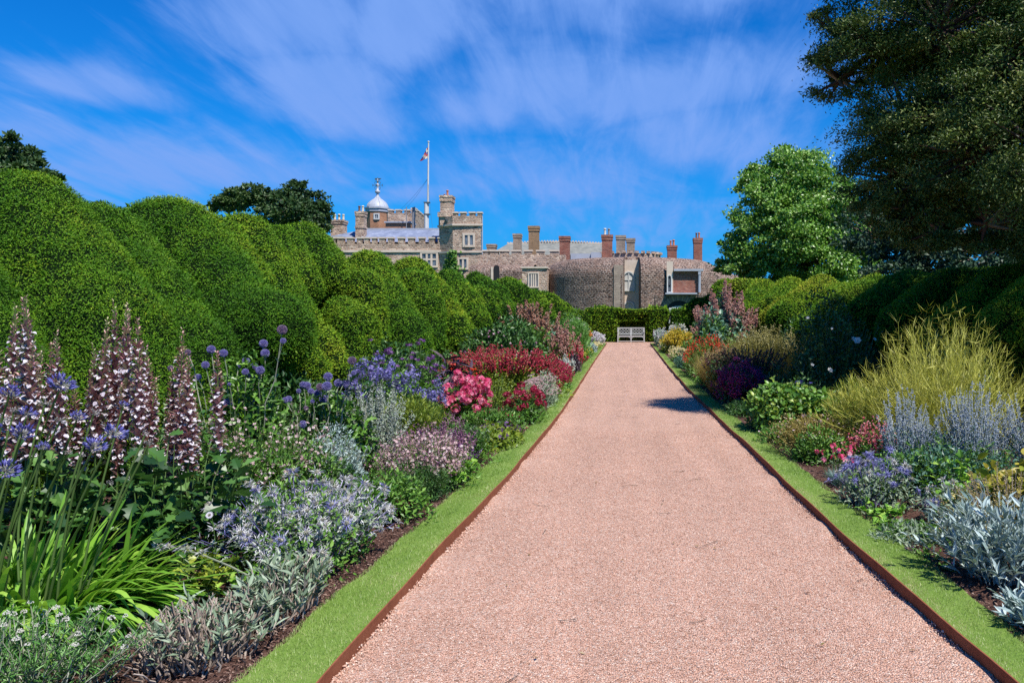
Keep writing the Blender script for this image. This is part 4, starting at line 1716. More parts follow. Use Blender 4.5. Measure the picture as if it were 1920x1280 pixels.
fold((566, 478, 15.4, 58), (620, 530, 14.9, 46))
fold((640, 590, 13.6, 34), (664, 616, 13.3, 42), (668, 690, 13.1, 40))
fold((622, 548, 15.2, 36), (676, 550, 14.9, 42), (690, 590, 14.7, 34), (706, 640, 14.5, 24))
fold((690, 518, 19.4, 46), (728, 572, 18.2, 40), (766, 630, 17.2, 36), (782, 690, 16.7, 36))
fold((768, 530, 20.6, 26), (786, 545, 20.2, 34), (796, 585, 19.6, 36), (800, 640, 19.2, 34))
fold((772, 522, 23.6, 38), (826, 568, 22.2, 30), (856, 618, 21.2, 28), (868, 650, 20.9, 28))
fold((842, 536, 27.8, 29), (880, 572, 26.2, 25), (898, 610, 25.2, 25))
fold((900, 556, 28.0, 22), (912, 566, 27.4, 24), (916, 590, 27.0, 22))
fold((892, 530, 32.5, 19), (936, 556, 30.5, 18), (950, 590, 29.6, 20))
fold((952, 556, 36.5, 36), (972, 562, 35.5, 28), (976, 590, 35.0, 28))
fold((1000, 566, 40.5, 23), (1022, 586, 39.0, 16), (1030, 604, 38.5, 16))
fold((1030, 570, 45.0, 20), (1060, 592, 44.0, 14))
fold((1020, 562, 47.0, 16), (1062, 582, 47.5, 12))
fold((1062, 594, 48.6, 18), (1094, 598, 48.6, 15))
fold((1070, 622, 48.6, 24), (1093, 624, 48.6, 16))
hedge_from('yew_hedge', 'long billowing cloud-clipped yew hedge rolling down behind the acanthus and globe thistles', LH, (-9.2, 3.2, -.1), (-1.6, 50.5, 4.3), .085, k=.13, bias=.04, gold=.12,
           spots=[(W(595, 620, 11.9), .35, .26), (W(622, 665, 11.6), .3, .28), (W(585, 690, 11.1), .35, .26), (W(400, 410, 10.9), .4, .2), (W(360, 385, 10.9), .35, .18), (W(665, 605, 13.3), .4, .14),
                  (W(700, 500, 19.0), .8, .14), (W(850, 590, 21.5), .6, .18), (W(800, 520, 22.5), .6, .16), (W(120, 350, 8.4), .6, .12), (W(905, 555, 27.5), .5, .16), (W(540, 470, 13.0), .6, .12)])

s = 50 / F
EH = [('b', (-2.55, 49.95, -.5), (-.3, 51.6, 2.1), .1), ('b', (.9, 49.95, -.5), (2.62, 51.6, 2.05), .1), ('b', (-.9, 49.95, -.5), (1.9, 51.6, 2.02), .08),
      ('c', (-1.7, 50.7, 1.75), (-1.2, 50.7, 1.75), .55, .5), ('c', (1.7, 50.7, 1.72), (2.3, 50.7, 1.72), .55, .5)]
hedge_from('niche_hedge', 'square clipped yew hedge at the path end with a niche cut for the white bench', EH, (-3, 49.4, -.1), (3.1, 52, 2.8), .06, k=.1,
           cuts=[((-.62, 49, -.5), (1.5, 50.12, 1.78)), ((-.5, 49, -.5), (1.28, 50.85, 1.38))], bias=.14, lmin=.045)
RE = [('b', (2.86, 49.2, -.5), (4.3, 51.2, 2.05), .08), ('c', (3.9, 49.9, 1.9), (4.5, 50.0, 2.5), .45, .3), ('c', (4.0, 50.3, 1.6), (5.4, 49.6, 2.2), .6, .8)]
hedge_from('return_hedge', 'short dark clipped yew hedge sweeping up beside the archway', RE, (2.5, 48.6, -.1), (6.4, 51.8, 3.4), .07, k=.2, bias=-.02, lmin=.05)

RH = []
for (y0, y1, x, z, r) in ((7, 13, 6.9, .95, 1.25), (13, 22, 6.8, 1.2, 1.3), (22, 34, 6.6, 1.35, 1.25), (34, 48, 6.4, 1.25, 1.2)):
    RH.append(('c', (x, y0, z), (x - .1, y1, z), r, r))
RH += [
    cap(1360, 552, 42, 28, 1380, 580, 40, 26), cap(1385, 548, 38, 26, 1440, 555, 36, 26), cap(1430, 552, 33.0, 28, 1390, 600, 30, 26),
    cap(1480, 556, 29.5, 36, 1450, 590, 27, 34), cap(1540, 552, 25.5, 36, 1470, 600, 23.5, 32), cap(1490, 580, 24.5, 30, 1450, 600, 25, 26),
    cap(1560, 590, 21.0, 34, 1520, 620, 20, 30), cap(1640, 560, 19.5, 44, 1570, 600, 18.5, 44),
    cap(1700, 570, 17.0, 62, 1620, 620, 15.8, 56), cap(1790, 575, 14.8, 72, 1700, 620, 13.8, 56), cap(1900, 590, 12.8, 90, 1800, 640, 12.2, 70),
    cap(2000, 600, 11.4, 110, 1910, 640, 11.0, 80), cap(1960, 590, 11.0, 76, 1930, 620, 10.8, 66), cap(2150, 600, 10, 130, 2050, 640, 9.6, 110),
]
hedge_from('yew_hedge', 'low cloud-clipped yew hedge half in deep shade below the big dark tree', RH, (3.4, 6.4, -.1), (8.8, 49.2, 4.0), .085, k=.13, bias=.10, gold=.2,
           spots=[(W(1440, 540, 33), 1.6, .26), (W(1500, 545, 29), 1.3, .26), (W(1470, 590, 25), 1.0, .26), (W(1540, 530, 25), 1.1, .26), (W(1600, 520, 20), .9, .2), (W(1390, 535, 38), 1.5, .16)])  # golden tint also paints the sunlit look of the far lobes

# ---------------------------------------------------------------- trees
M_BARK = plain('bark', (.085, .065, .05), .95, .4, 5, .1, 0, .6)
M_BARKG = plain('grey_bark', (.14, .12, .10), .95, .35, 5, .1, 0, .6)


def tree(name, label, base, blobs, n, L, mat, clumps=40, tuft=.10, rc=.28, wid=.55, trunk_r=.35, group=None, bias=0.0, twigs=True, hollow=.55, bark=None, up=.25, T=T_LEAF, spread=.16):
    """blobs: world (x, y, z, r); leaves gather in clumps near the blob surfaces, with gaps between"""
    base = np.asarray(base, float)
    root = thing(name, label, 'tree', base, group)
    bl = np.array(blobs, float)
    c, r = bl[:, :3] - base, bl[:, 3]
    wt = r ** 2
    bi = RNG.choice(len(bl), clumps, p=wt / wt.sum())
    d = rv(clumps)
    d[:, 2] = np.where(d[:, 2] < -.3, d[:, 2] * .6, d[:, 2])
    cc = c[bi] + d * (r[bi] * (hollow + (1.02 - hollow) * RNG.random(clumps) ** .6))[:, None]
    # trunk and limbs
    b = Buf()
    top = c[np.argmax(wt)]
    mid = np.array([top[0] * .4, top[1] * .4, max(1.2, c[:, 2].min() * .75)])
    tube_path = [np.zeros(3) - [0, 0, .3], mid * .5 + [.05, .02, 0], mid, mid + (top - mid) * .4, mid + (top - mid) * .75, top]
    tubes(b, [tube_path], np.array([[1.25, 1, .85, .6, .4, .2]]) * trunk_r, 9)
    b.build('trunk', bark or M_BARK, root, smooth=True)
    b = Buf()
    paths, rad = [], []
    for i in range(len(bl)):
        st = mid + (top - mid) * RNG.random() * .8
        e = c[i]
        t = np.linspace(0, 1, 6)[:, None]
        sag = np.array([0, 0, 1]) * (np.sin(np.pi * t) * np.linalg.norm(e - st) * .08)
        paths.append(st * (1 - t) + e * t + sag + RNG.normal(size=(6, 3)) * .04 * np.linalg.norm(e - st) * (t * (1 - t)))
        rad.append(np.linspace(trunk_r * .45, trunk_r * .10, 6))
    tubes(b, paths, np.array(rad), 6)
    if twigs:
        paths = []
        for i in range(clumps):
            st, e = c[bi[i]], cc[i]
            t = np.linspace(0, 1, 4)[:, None]
            paths.append(st * (1 - t) + e * t + RNG.normal(size=(4, 3)) * .06 * r[bi[i]] * t * (1 - t))
        tubes(b, paths, np.linspace(trunk_r * .10, trunk_r * .02, 4)[None], 4)
    b.build('branches', bark or M_BARK, root, smooth=True)
    # leaves
    ci = RNG.integers(0, clumps, n)
    rad_c = (r[bi] * rc * RNG.uniform(.6, 1.3, clumps))[ci]
    g = RNG.normal(size=(n, 3)) * .5 * np.array([1.2, 1.2, .62])
    P = cc[ci] + g * rad_c[:, None]
    out = unit(P - c[bi[ci]])
    N = out * .8 + rv(n) * .8 + np.array([0, 0, up])
    D = out * .6 + rv(n) * .9
    tint = np.clip(.5 + bias + (RNG.normal(size=clumps) * tuft)[ci] + RNG.normal(size=n) * spread, 0, 1)
    LL = L * RNG.uniform(.6, 1.3, n)
    b = Buf()
    leaves(b, P, D, N, LL, LL * wid, T=T, tint=tint)
    b.build('crown', mat, root)
    return root


def pblobs(lst):
    return [(*W(px, py, Y), rp * Y / F) for (px, py, Y, rp) in lst]


seed(5)
M_DARKLEAF = leafmat('dark_evergreen_leaf', [(.010, .030, .004), (.032, .075, .010), (.080, .128, .020), (.16, .20, .042), (.33, .34, .12)], .1, .5, .3)
tree('evergreen_tree', 'huge dark evergreen tree overhanging the path and hedge, its crown leaving the picture', (7.6, 11.5, 0), pblobs([
    (1640, 90, 12.01, 110), (1560, 60, 12.38, 62), (1575, 150, 12.38, 66), (1760, 60, 11.47, 140), (1880, 120, 10.92, 120), (1700, 230, 12.01, 118), (1665, 335, 12.38, 78), (1840, 290, 11.10, 140), (1730, 385, 12.01, 88), (1850, 420, 11.28, 84), (1985, 300, 10.37, 180), (1650, -70, 12.01, 120), (1800, -120, 11.83, 190), (2020, 0, 11.10, 220), (1960, 440, 11.38, 90), (1690, 420, 12.92, 56), (1640, 380, 12.56, 60), (1660, 280, 12.19, 80), (1760, 430, 11.83, 70), (1750, 330, 11.83, 110), (1830, 200, 11.28, 130), (2150, 150, 10.92, 260), (1900, 60, 15.02, 150), (1760, 200, 15.02, 130), (2000, -250, 12.29, 240), (1800, 330, 14.38, 110), (1905, 430, 13.65, 80), (2080, 420, 11.83, 130)]),
    500000, .056, M_DARKLEAF, clumps=1150, rc=.25, wid=.36, trunk_r=.42, hollow=.5, spread=.17, tuft=.15)
M_LIME = leafmat('sycamore_leaf', [(.035, .115, .014), (.09, .22, .026), (.165, .33, .04), (.28, .44, .10), (.45, .56, .26)], .25, .38, .45)
tree('sycamore_tree', 'bright green round-headed tree standing beyond the right hand hedge beside the bastion', (X_at(1500, 46), 46, 0), pblobs([
    (1485, 350, 46, 72), (1440, 400, 45, 62), (1530, 390, 45, 74), (1570, 440, 46, 66), (1470, 450, 44, 74), (1410, 480, 45, 52), (1380, 495, 45, 40), (1520, 490, 44, 66), (1600, 500, 46, 54),
    (1485, 310, 47, 36), (1570, 375, 48, 42), (1420, 345, 47, 38), (1620, 470, 48, 40), (1375, 460, 46, 26), (1440, 505, 44, 40), (1570, 510, 44, 44), (1490, 420, 43.5, 60)]),
    120000, .16, M_LIME, clumps=620, rc=.26, wid=.8, trunk_r=.35, hollow=.62, T=T_LEAF, spread=.22, bias=-.08)
M_BACK = leafmat('bluish_leaf', [(.010, .030, .018), (.022, .055, .030), (.04, .085, .042), (.07, .12, .06)], .12, .5, .3)
tree('dark_tree', 'dusky blue-green tree glimpsed below the crown of the huge evergreen', (X_at(1720, 34), 34, 0), pblobs([
    (1640, 440, 36, 62), (1690, 460, 34, 58), (1740, 440, 34, 66), (1660, 390, 38, 50), (1760, 480, 33, 56), (1660, 510, 34, 44), (1700, 520, 33, 44), (1790, 520, 32, 44)]), 17000, .2, M_BACK, clumps=230, rc=.3, wid=.6, trunk_r=.3)
tree('dark_tree', 'dusky blue-green tree standing at the picture edge behind the shaded hedge', (X_at(1860, 30), 30, 0), pblobs([
    (1820, 430, 30, 66), (1880, 440, 30, 70), (1850, 480, 29, 60), (1930, 450, 30, 80), (1990, 430, 30, 90), (1840, 530, 28, 44), (1900, 530, 28, 50)]), 15000, .2, M_BACK, clumps=200, rc=.3, wid=.6, trunk_r=.3)
M_OAK = leafmat('oak_leaf', [(.010, .030, .010), (.024, .058, .016), (.045, .09, .022), (.08, .13, .035)], .12, .5, .3)
tree('oak_tree', 'dark spreading tree showing above the tallest mound of the long hedge', (X_at(-40, 32), 32, 0), pblobs([
    (15, 290, 32, 36), (-30, 300, 32, 46), (50, 318, 32, 26), (85, 325, 31, 24), (100, 345, 31, 16), (-90, 310, 32, 60), (20, 340, 31, 40), (60, 290, 33, 14), (70, 345, 31, 24)]), 16000, .2, M_OAK, clumps=170, rc=.3, wid=.6, trunk_r=.4)
M_PINE = leafmat('pine_leaf', [(.02, .045, .014), (.04, .08, .02), (.07, .12, .03), (.10, .15, .05)], .12, .5, .3)
tree('pine_tree', 'flat-topped open tree with bare slanting stems left of the dense round tree', (X_at(450, 84), 84, 0), pblobs([
    (425, 382, 84, 20), (445, 370, 84, 20), (470, 368, 84, 20), (490, 372, 84, 18), (405, 388, 84, 12), (460, 380, 84, 18), (440, 388, 84, 14)]), 6500, .36, M_PINE, clumps=130, rc=.36, wid=.6, trunk_r=.3, hollow=.3, bark=M_BARKG)
tree('round_tree', 'dense dark green tree with a ragged crown beside the triple-potted chimney', (X_at(550, 84), 84, 0), pblobs([
    (545, 370, 84, 28), (515, 385, 84, 28), (580, 385, 84, 30), (550, 395, 83, 38), (595, 405, 84, 24), (505, 400, 84, 24), (570, 415, 83, 32), (525, 412, 83, 28), (500, 370, 84, 14), (600, 425, 84, 18), (560, 352, 84, 14), (530, 360, 84, 14)]),
    13000, .36, M_OAK, clumps=230, rc=.3, wid=.65, trunk_r=.4, hollow=.6)
tree('young_tree', 'small green treetop just peeping over the dip between two hedge mounds', (X_at(190, 40), 40, 0), pblobs([
    (190, 392, 40, 12), (175, 398, 40, 10), (205, 398, 40, 10), (225, 400, 40, 8), (245, 396, 40, 6)]), 1500, .18, M_PINE, clumps=40, rc=.4, trunk_r=.12)


def ivy():
    Y = 83.45
    root = thing('ivy', 'bright green ivy climbing the foot of the square stone tower', 'climber', (X_at(846, Y), Y, 0))
    loc = np.array(root.location)
    n = 900
    px = np.concatenate([RNG.normal(847, 4.5, n // 2), RNG.normal(838, 4, n // 4), RNG.normal(844, 9, n - n // 2 - n // 4)])
    py = np.concatenate([RNG.uniform(468, 512, n // 2), RNG.uniform(484, 512, n // 4), RNG.uniform(496, 515, n - n // 2 - n // 4)])
    P = np.stack([(px - VX) / F * Y, np.where(px < 849, Y + .15 + (849 - px) * .055, Y + .05), CH + (HY - py) / F * Y], -1) - loc
    P[:, 1] -= RNG.random(n) * .25
    b = Buf()
    leaves(b, P, np.array([[0, -.4, -.6]]) + rv(n) * .6, np.array([[0, -1.0, .3]]) + rv(n) * .5, .3, .26)
    b.build('leaves', leafmat('ivy_leaf', [(.04, .11, .015), (.08, .19, .02), (.13, .27, .04)], .2), root)
    b = Buf()
    tubes(b, [[(X_at(846 + q * 3 - loc[0] * 0, Y) - loc[0], .1, z) for z in np.linspace(0, Z_at(470, Y), 5)] for q in (-1, 0, 1)], .03, 4)
    b.build('stems', M_BARK, root)


ivy()

# ---------------------------------------------------------------- bench


def bench():
    Y = 49.35
    x0, x1 = X_at(1157.5, Y), X_at(1209, Y)
    cx = (x0 + x1) / 2
    w = (x1 - x0) / 2
    root = thing('garden_bench', 'white painted wooden bench with a lattice back in the hedge niche at the path end', 'bench', (cx, Y, .006))
    sh, bh, d = .42, .92, .5
    wood = plain('weathered_white', (.40, .40, .385), .6, .25, 9, .2)

    def part(name, fn):
        b = Buf()
        fn(b)
        return b.build(name, wood, root)
    # local: front edge at y = 0, back at y = d
    for i, x in enumerate((-w + .035, 0, w - .035)):
        part('leg', lambda b: box(b, x - .03, x + .03, 0, .06, 0, sh - .03))
        part('leg', lambda b: bar(b, (x, d - .03, 0), (x, d - .03, sh - .02), .06))
    part('seat', lambda b: [box(b, -w, w, .0 + k * .085, .0 + k * .085 + .07, sh - .025, sh) for k in range(6)])

    def apron(b):
        for a, c in ((-w + .065, -.03), (.03, w - .065)):
            box(b, a, c, .012, .04, sh - .09, sh - .026)
            for s, e in ((a, 1), (c, -1)):
                for k in range(5):
                    q0, q1 = k / 5 * math.pi / 2, (k + 1) / 5 * math.pi / 2
                    R = .13
                    bar(b, (s + e * R * (1 - math.cos(q0)), .026, sh - .09 - R + R * math.sin(q0)), (s + e * R * (1 - math.cos(q1)), .026, sh - .09 - R + R * math.sin(q1)), .024, .035, up=(0, 1, 0))
    part('apron', apron)
    part('stretcher', lambda b: [box(b, -w + .06, w - .06, d - .05, d - .01, .05, .09), box(b, -w + .06, w - .06, .015, .045, .06, .095)])

    def frame(b):
        for x in (-w + .035, 0, w - .035):
            box(b, x - .035, x + .035, d - .03, d + .02, sh, bh)
        for a, c in ((-w + .07, -.035), (.035, w - .07)):
            box(b, a, c, d - .028, d + .018, bh - .065, bh - .002)
            box(b, a, c, d - .028, d + .018, sh + .07, sh + .12)
    part('back_frame', frame)
    for a, c in ((-w + .07, -.035), (.035, w - .07)):
        def lat(b):
            z0, z1 = sh + .12, bh - .065
            m = (a + c) / 2
            yb = d - .006
            q = (c - a) / 4
            zm = (z0 + z1) / 2
            for k, (p, e) in enumerate((((a, z0), (a + 2 * q, z1)), ((a + 2 * q, z0), (c, z1)), ((a, z1), (a + 2 * q, z0)), ((a + 2 * q, z1), (c, z0)),
                                        ((a, zm), (a + q, z1)), ((a, zm), (a + q, z0)), ((c, zm), (c - q, z1)), ((c, zm), (c - q, z0)),
                                        ((a + q, z1), (a + 3 * q, z0)), ((a + q, z0), (a + 3 * q, z1)))):
                bar(b, (p[0], yb + (k % 4) * .0011, p[1]), (e[0], yb + (k % 4) * .0011, e[1]), .02 + k * .0004, .022)
            box(b, a, a + .03, d - .02, d + .01, z0, z1)
            box(b, c - .03, c, d - .02, d + .01, z0, z1)
        part('lattice_panel', lat)
    for sx in (-1, 1):
        def arm(b):
            x = sx * (w - .035)
            box(b, x - .035, x + .035, -.02, d - .032, sh + .21, sh + .24)
            box(b, x - .028, x + .028, .002, .055, sh, sh + .21)
        part('armrest', arm)


bench()

# ---------------------------------------------------------------- border plants
G_MID = leafmat('mid_green_leaf', [(.022, .07, .011), (.055, .15, .018), (.11, .24, .03), (.19, .34, .06)], .22)
G_DARK = leafmat('dark_green_leaf', [(.010, .036, .010), (.026, .08, .016), (.052, .135, .026), (.11, .22, .05)], .15, .4, .4)
G_BRIGHT = leafmat('bright_green_leaf', [(.06, .17, .016), (.12, .29, .028), (.21, .42, .045), (.34, .52, .09)], .3, .45, .35)
G_YEL = leafmat('yellow_green_leaf', [(.05, .09, .010), (.12, .19, .016), (.21, .28, .025), (.32, .36, .05)], .3)
G_GREY = leafmat('grey_green_leaf', [(.08, .13, .08), (.16, .22, .14), (.26, .33, .23), (.38, .44, .33)], .15, .7, .1)
G_SILV = leafmat('silver_leaf', [(.13, .20, .19), (.23, .31, .30), (.36, .45, .44), (.52, .60, .58)], .12, .75, .1)
G_BLUE = leafmat('blue_green_leaf', [(.02, .07, .05), (.045, .13, .085), (.09, .20, .13), (.17, .28, .20)], .18)
G_FEATH = leafmat('feathery_green', [(.03, .11, .02), (.07, .20, .03), (.13, .30, .05), (.21, .38, .08)], .3)
G_BROOM = leafmat('broom_stem', [(.20, .22, .025), (.38, .39, .05), (.52, .51, .085), (.64, .62, .18)], .15)
G_TAN = leafmat('tan_leaf', [(.11, .09, .022), (.24, .19, .05), (.35, .28, .08), (.45, .36, .14)], .25)
G_DRY = leafmat('dry_stem', [(.16, .12, .095), (.27, .21, .17), (.38, .31, .26), (.46, .39, .33)], .1, .8, .1)
G_PURP = leafmat('purple_leaf', [(.012, .010, .014), (.035, .016, .028), (.06, .03, .05), (.10, .07, .10)], .12, .4, .4)
G_RED = leafmat('dark_red_leaf', [(.02, .005, .007), (.06, .012, .016), (.13, .025, .032), (.22, .06, .06)], .2)
G_STEM = leafmat('green_stem', [(.04, .08, .02), (.08, .14, .03), (.13, .20, .06)], .05)
G_PALESTEM = leafmat('pale_stem', [(.16, .18, .12), (.26, .28, .20), (.34, .34, .27)], .05)
P_PINK = leafmat('hot_pink_petal', [(.42, .02, .09), (.60, .04, .16), (.70, .14, .26), (.74, .40, .48)], .3)
P_CRIM = leafmat('crimson_petal', [(.14, .004, .018), (.26, .008, .035), (.38, .018, .06), (.48, .05, .12)], .3)
P_RED = leafmat('dark_red_flower', [(.20, .010, .022), (.36, .018, .042), (.48, .035, .07), (.52, .10, .11)], .2)
P_SCAR = leafmat('scarlet_petal', [(.42, .018, .006), (.58, .035, .012), (.68, .08, .025)], .3)
P_ORANGE = leafmat('orange_petal', [(.38, .08, .012), (.55, .16, .02), (.62, .25, .04)], .3)
P_LILAC = leafmat('lilac_petal', [(.09, .07, .26), (.15, .13, .40), (.23, .20, .52), (.34, .32, .60)], .3)
P_GLOBE = leafmat('globe_blue', [(.07, .06, .22), (.13, .12, .36), (.20, .18, .46), (.32, .28, .52)], .15)
P_GLOBEM = leafmat('globe_mauve', [(.12, .07, .15), (.20, .13, .24), (.28, .20, .30)], .15)
P_AGA = leafmat('agapanthus_blue', [(.07, .06, .24), (.12, .11, .38), (.17, .17, .50), (.27, .28, .58)], .3)
P_AGAB = leafmat('agapanthus_bud', [(.10, .13, .08), (.22, .22, .20), (.30, .27, .30), (.42, .36, .36)], .2)
P_PURP = leafmat('purple_petal', [(.06, .018, .09), (.11, .035, .16), (.18, .07, .26), (.26, .13, .36)], .3)
P_MAUVE = leafmat('mauve_petal', [(.13, .04, .10), (.22, .08, .16), (.32, .15, .24), (.42, .26, .34)], .3)
P_PALEP = leafmat('pale_pink_petal', [(.38, .22, .24), (.52, .34, .36), (.60, .44, .45), (.66, .56, .56)], .3)
P_WHITE = leafmat('white_petal', [(.50, .48, .44), (.62, .60, .56), (.70, .69, .66)], .3)
P_LWHITE = leafmat('lilac_white_petal', [(.46, .42, .50), (.58, .54, .62), (.68, .66, .70)], .3)
P_YEL = leafmat('yellow_petal', [(.40, .27, .015), (.54, .40, .025), (.62, .50, .08)], .3)
P_CREAM = leafmat('cream_petal', [(.50, .42, .15), (.60, .53, .28), (.65, .60, .42)], .3)
P_BUFF = leafmat('buff_plume', [(.17, .075, .045), (.30, .14, .085), (.40, .21, .14), (.48, .30, .21)], .2)
P_ROSE = leafmat('rosy_plume', [(.22, .09, .075), (.34, .15, .12), (.44, .22, .18), (.50, .31, .26)], .2)
P_BRACT = leafmat('acanthus_bract', [(.14, .06, .07), (.30, .125, .145), (.44, .20, .225), (.48, .29, .26), (.40, .37, .20)], .15)
P_HOLLY = leafmat('sea_holly_bract', [(.28, .26, .40), (.45, .44, .50), (.58, .57, .57), (.68, .67, .63)], .1)
P_HOLLYB = leafmat('sea_holly_violet', [(.09, .08, .28), (.16, .15, .40), (.24, .24, .48), (.38, .38, .54)], .1)
P_CONE = leafmat('sea_holly_cone', [(.16, .15, .14), (.28, .27, .20), (.36, .35, .24)], .05)
P_HSTEM = leafmat('sea_holly_stem', [(.10, .08, .24), (.17, .14, .36), (.26, .25, .40)], .05)
P_HAZE = leafmat('silver_blue_haze', [(.13, .17, .22), (.22, .27, .33), (.33, .38, .45), (.44, .48, .56)], .1, .8, .1)
P_GREYT = leafmat('pale_silver_tip', [(.24, .28, .25), (.36, .40, .36), (.50, .53, .48)], .1, .8, .1)
P_DKSPIKE = leafmat('dark_spike', [(.03, .006, .010), (.07, .012, .02), (.13, .025, .035)], .1)
P_MAG = leafmat('magenta_petal', [(.24, .008, .08), (.42, .018, .14), (.55, .05, .22)], .3)
BEDZ = .05


def to_verge(X, Y, rx):
    """front-row plants spill just over the turf edge"""
    if Y < 5.6 or Y > 46:
        return X
    if X < 0 and X + rx > float(LOUT(Y)) - .42:
        return float(LOUT(Y)) - rx + .07 + .05 * math.sin(Y * 7)
    if X > 0 and X - rx < float(ROUT(Y)) + .30:
        return float(ROUT(Y)) + rx - .07 - .05 * math.sin(Y * 7)
    return X



def stems(n, rx, ry, h, base=.35, hv=.22, dome=.35, lean=(0, 0), k=6, wob=.02, bow=1.4):
    r, th = np.sqrt(RNG.random(n)), RNG.random(n) * 2 * math.pi
    far = np.where(RNG.random(n) < .12, RNG.uniform(1.05, 1.45, n), 1.0)     # a few shoots flop outwards
    tx, ty = r * np.cos(th) * rx * far, r * np.sin(th) * ry * far
    H = h * (1 - dome * r ** 2) * (1 - hv * RNG.random(n)) * np.where(RNG.random(n) < .10, RNG.uniform(1.02, 1.2, n), 1.0) / far
    t = np.linspace(0, 1, k)
    p = np.zeros((n, k, 3))
    p[..., 0] = (tx * base)[:, None] + (tx * (1 - base))[:, None] * t ** bow + lean[0] * t ** 2
    p[..., 1] = (ty * base)[:, None] + (ty * (1 - base))[:, None] * t ** bow + lean[1] * t ** 2
    p[..., 2] = H[:, None] * t
    p[:, 1:, :2] += np.cumsum(RNG.normal(size=(n, k - 1, 2)) * wob, 1)
    return p


def at_path(paths, i, t):
    k = paths.shape[1]
    f = np.clip(t, 0, 1) * (k - 1)
    a = np.minimum(f.astype(int), k - 2)
    w = (f - a)[:, None]
    p0, p1 = paths[i, a], paths[i, a + 1]
    return p0 * (1 - w) + p1 * w, unit(p1 - p0)


def leaf_on(b, paths, per, t0, t1, L, Wd, T=T_LEAF, up=.4, tan=.5, Y=5, power=1.0, big_low=.0):
    n = len(paths) * per
    i = np.repeat(np.arange(len(paths)), per)
    t = t0 + (t1 - t0) * RNG.random(n) ** power
    P, tg = at_path(paths, i, t)
    D = rv(n) * np.array([1, 1, .5]) + tg * tan + np.array([0, 0, up * .5])
    N = np.array([[0, 0, 1.0]]) + rv(n) * .6
    k = max(1.0, .0021 * Y / max(L, 1e-3))
    LL = L * k * RNG.uniform(.6, 1.25, n) * (1 + big_low * (1 - t))
    leaves(b, P, D, N, LL, LL * Wd / L * (1 if k == 1 else 1.1), T=T)


def leaf_dome(b, n, rx, ry, h, L, Wd, T=T_LEAF, Y=5, thick=.45, z0=0.0, up=.5, lump=.30, c=(0, 0)):
    u = RNG.random(n)
    z = u ** .8
    th = RNG.random(n) * 2 * math.pi
    s = np.sqrt(np.maximum(0, 1 - z * z))
    d = np.stack([s * np.cos(th), s * np.sin(th), z], -1)
    rad = (1 - thick * RNG.random(n) ** 1.6)
    ph = RNG.random() * 9
    rad = rad * (1 + lump * fnoise(d, .45, ph))
    P = d * rad[:, None] * np.array([rx, ry, h - z0]) + np.array([c[0], c[1], z0])
    N = d * .8 + rv(n) * .6 + np.array([0, 0, up])
    D = d * .5 + rv(n) * .8 + np.array([0, 0, .1])
    k = max(1.0, .0021 * Y / max(L, 1e-3))
    LL = L * k * RNG.uniform(.6, 1.25, n)
    leaves(b, P, D, N, LL, LL * Wd / L, T=T, tint=np.clip(RNG.normal(.5, .22, n) + .15 * fnoise(P, .3, ph), 0, 1))


def florets(b, paths, m, t0, r0, r1, size, T=T_BUD, Y=5, frac=1.0, up=.5, wid=1.0, mat=0, t1=1.0):
    ns = max(1, int(len(paths) * frac))
    i = np.repeat(np.arange(ns), m)
    n = len(i)
    q = RNG.random(n)
    t = t0 + (t1 - t0) * q
    P, tg = at_path(paths, i, t)
    d = rv(n)
    P = P + d * ((r0 + (r1 - r0) * q) * RNG.random(n) ** .5)[:, None]
    S = max(size, .0017 * Y) * RNG.uniform(.65, 1.3, n)
    D = d + tg * up + np.array([0, 0, .2])
    tint = np.clip(RNG.normal(.5, .25, n) + (RNG.normal(size=ns) * .12)[i], 0, 1)
    stamp(b, T, P, D, rv(n), np.stack([S * wid, S, S * wid], -1), mat, tint)


def make(name, label, cat, X, Y, build, group=None):
    root = thing(name, label, cat, (X, Y, BEDZ), group)
    build(root)
    return root


def head_mesh(key, fn, mats):
    b = Buf()
    fn(b)
    return b.mesh(key, mats)


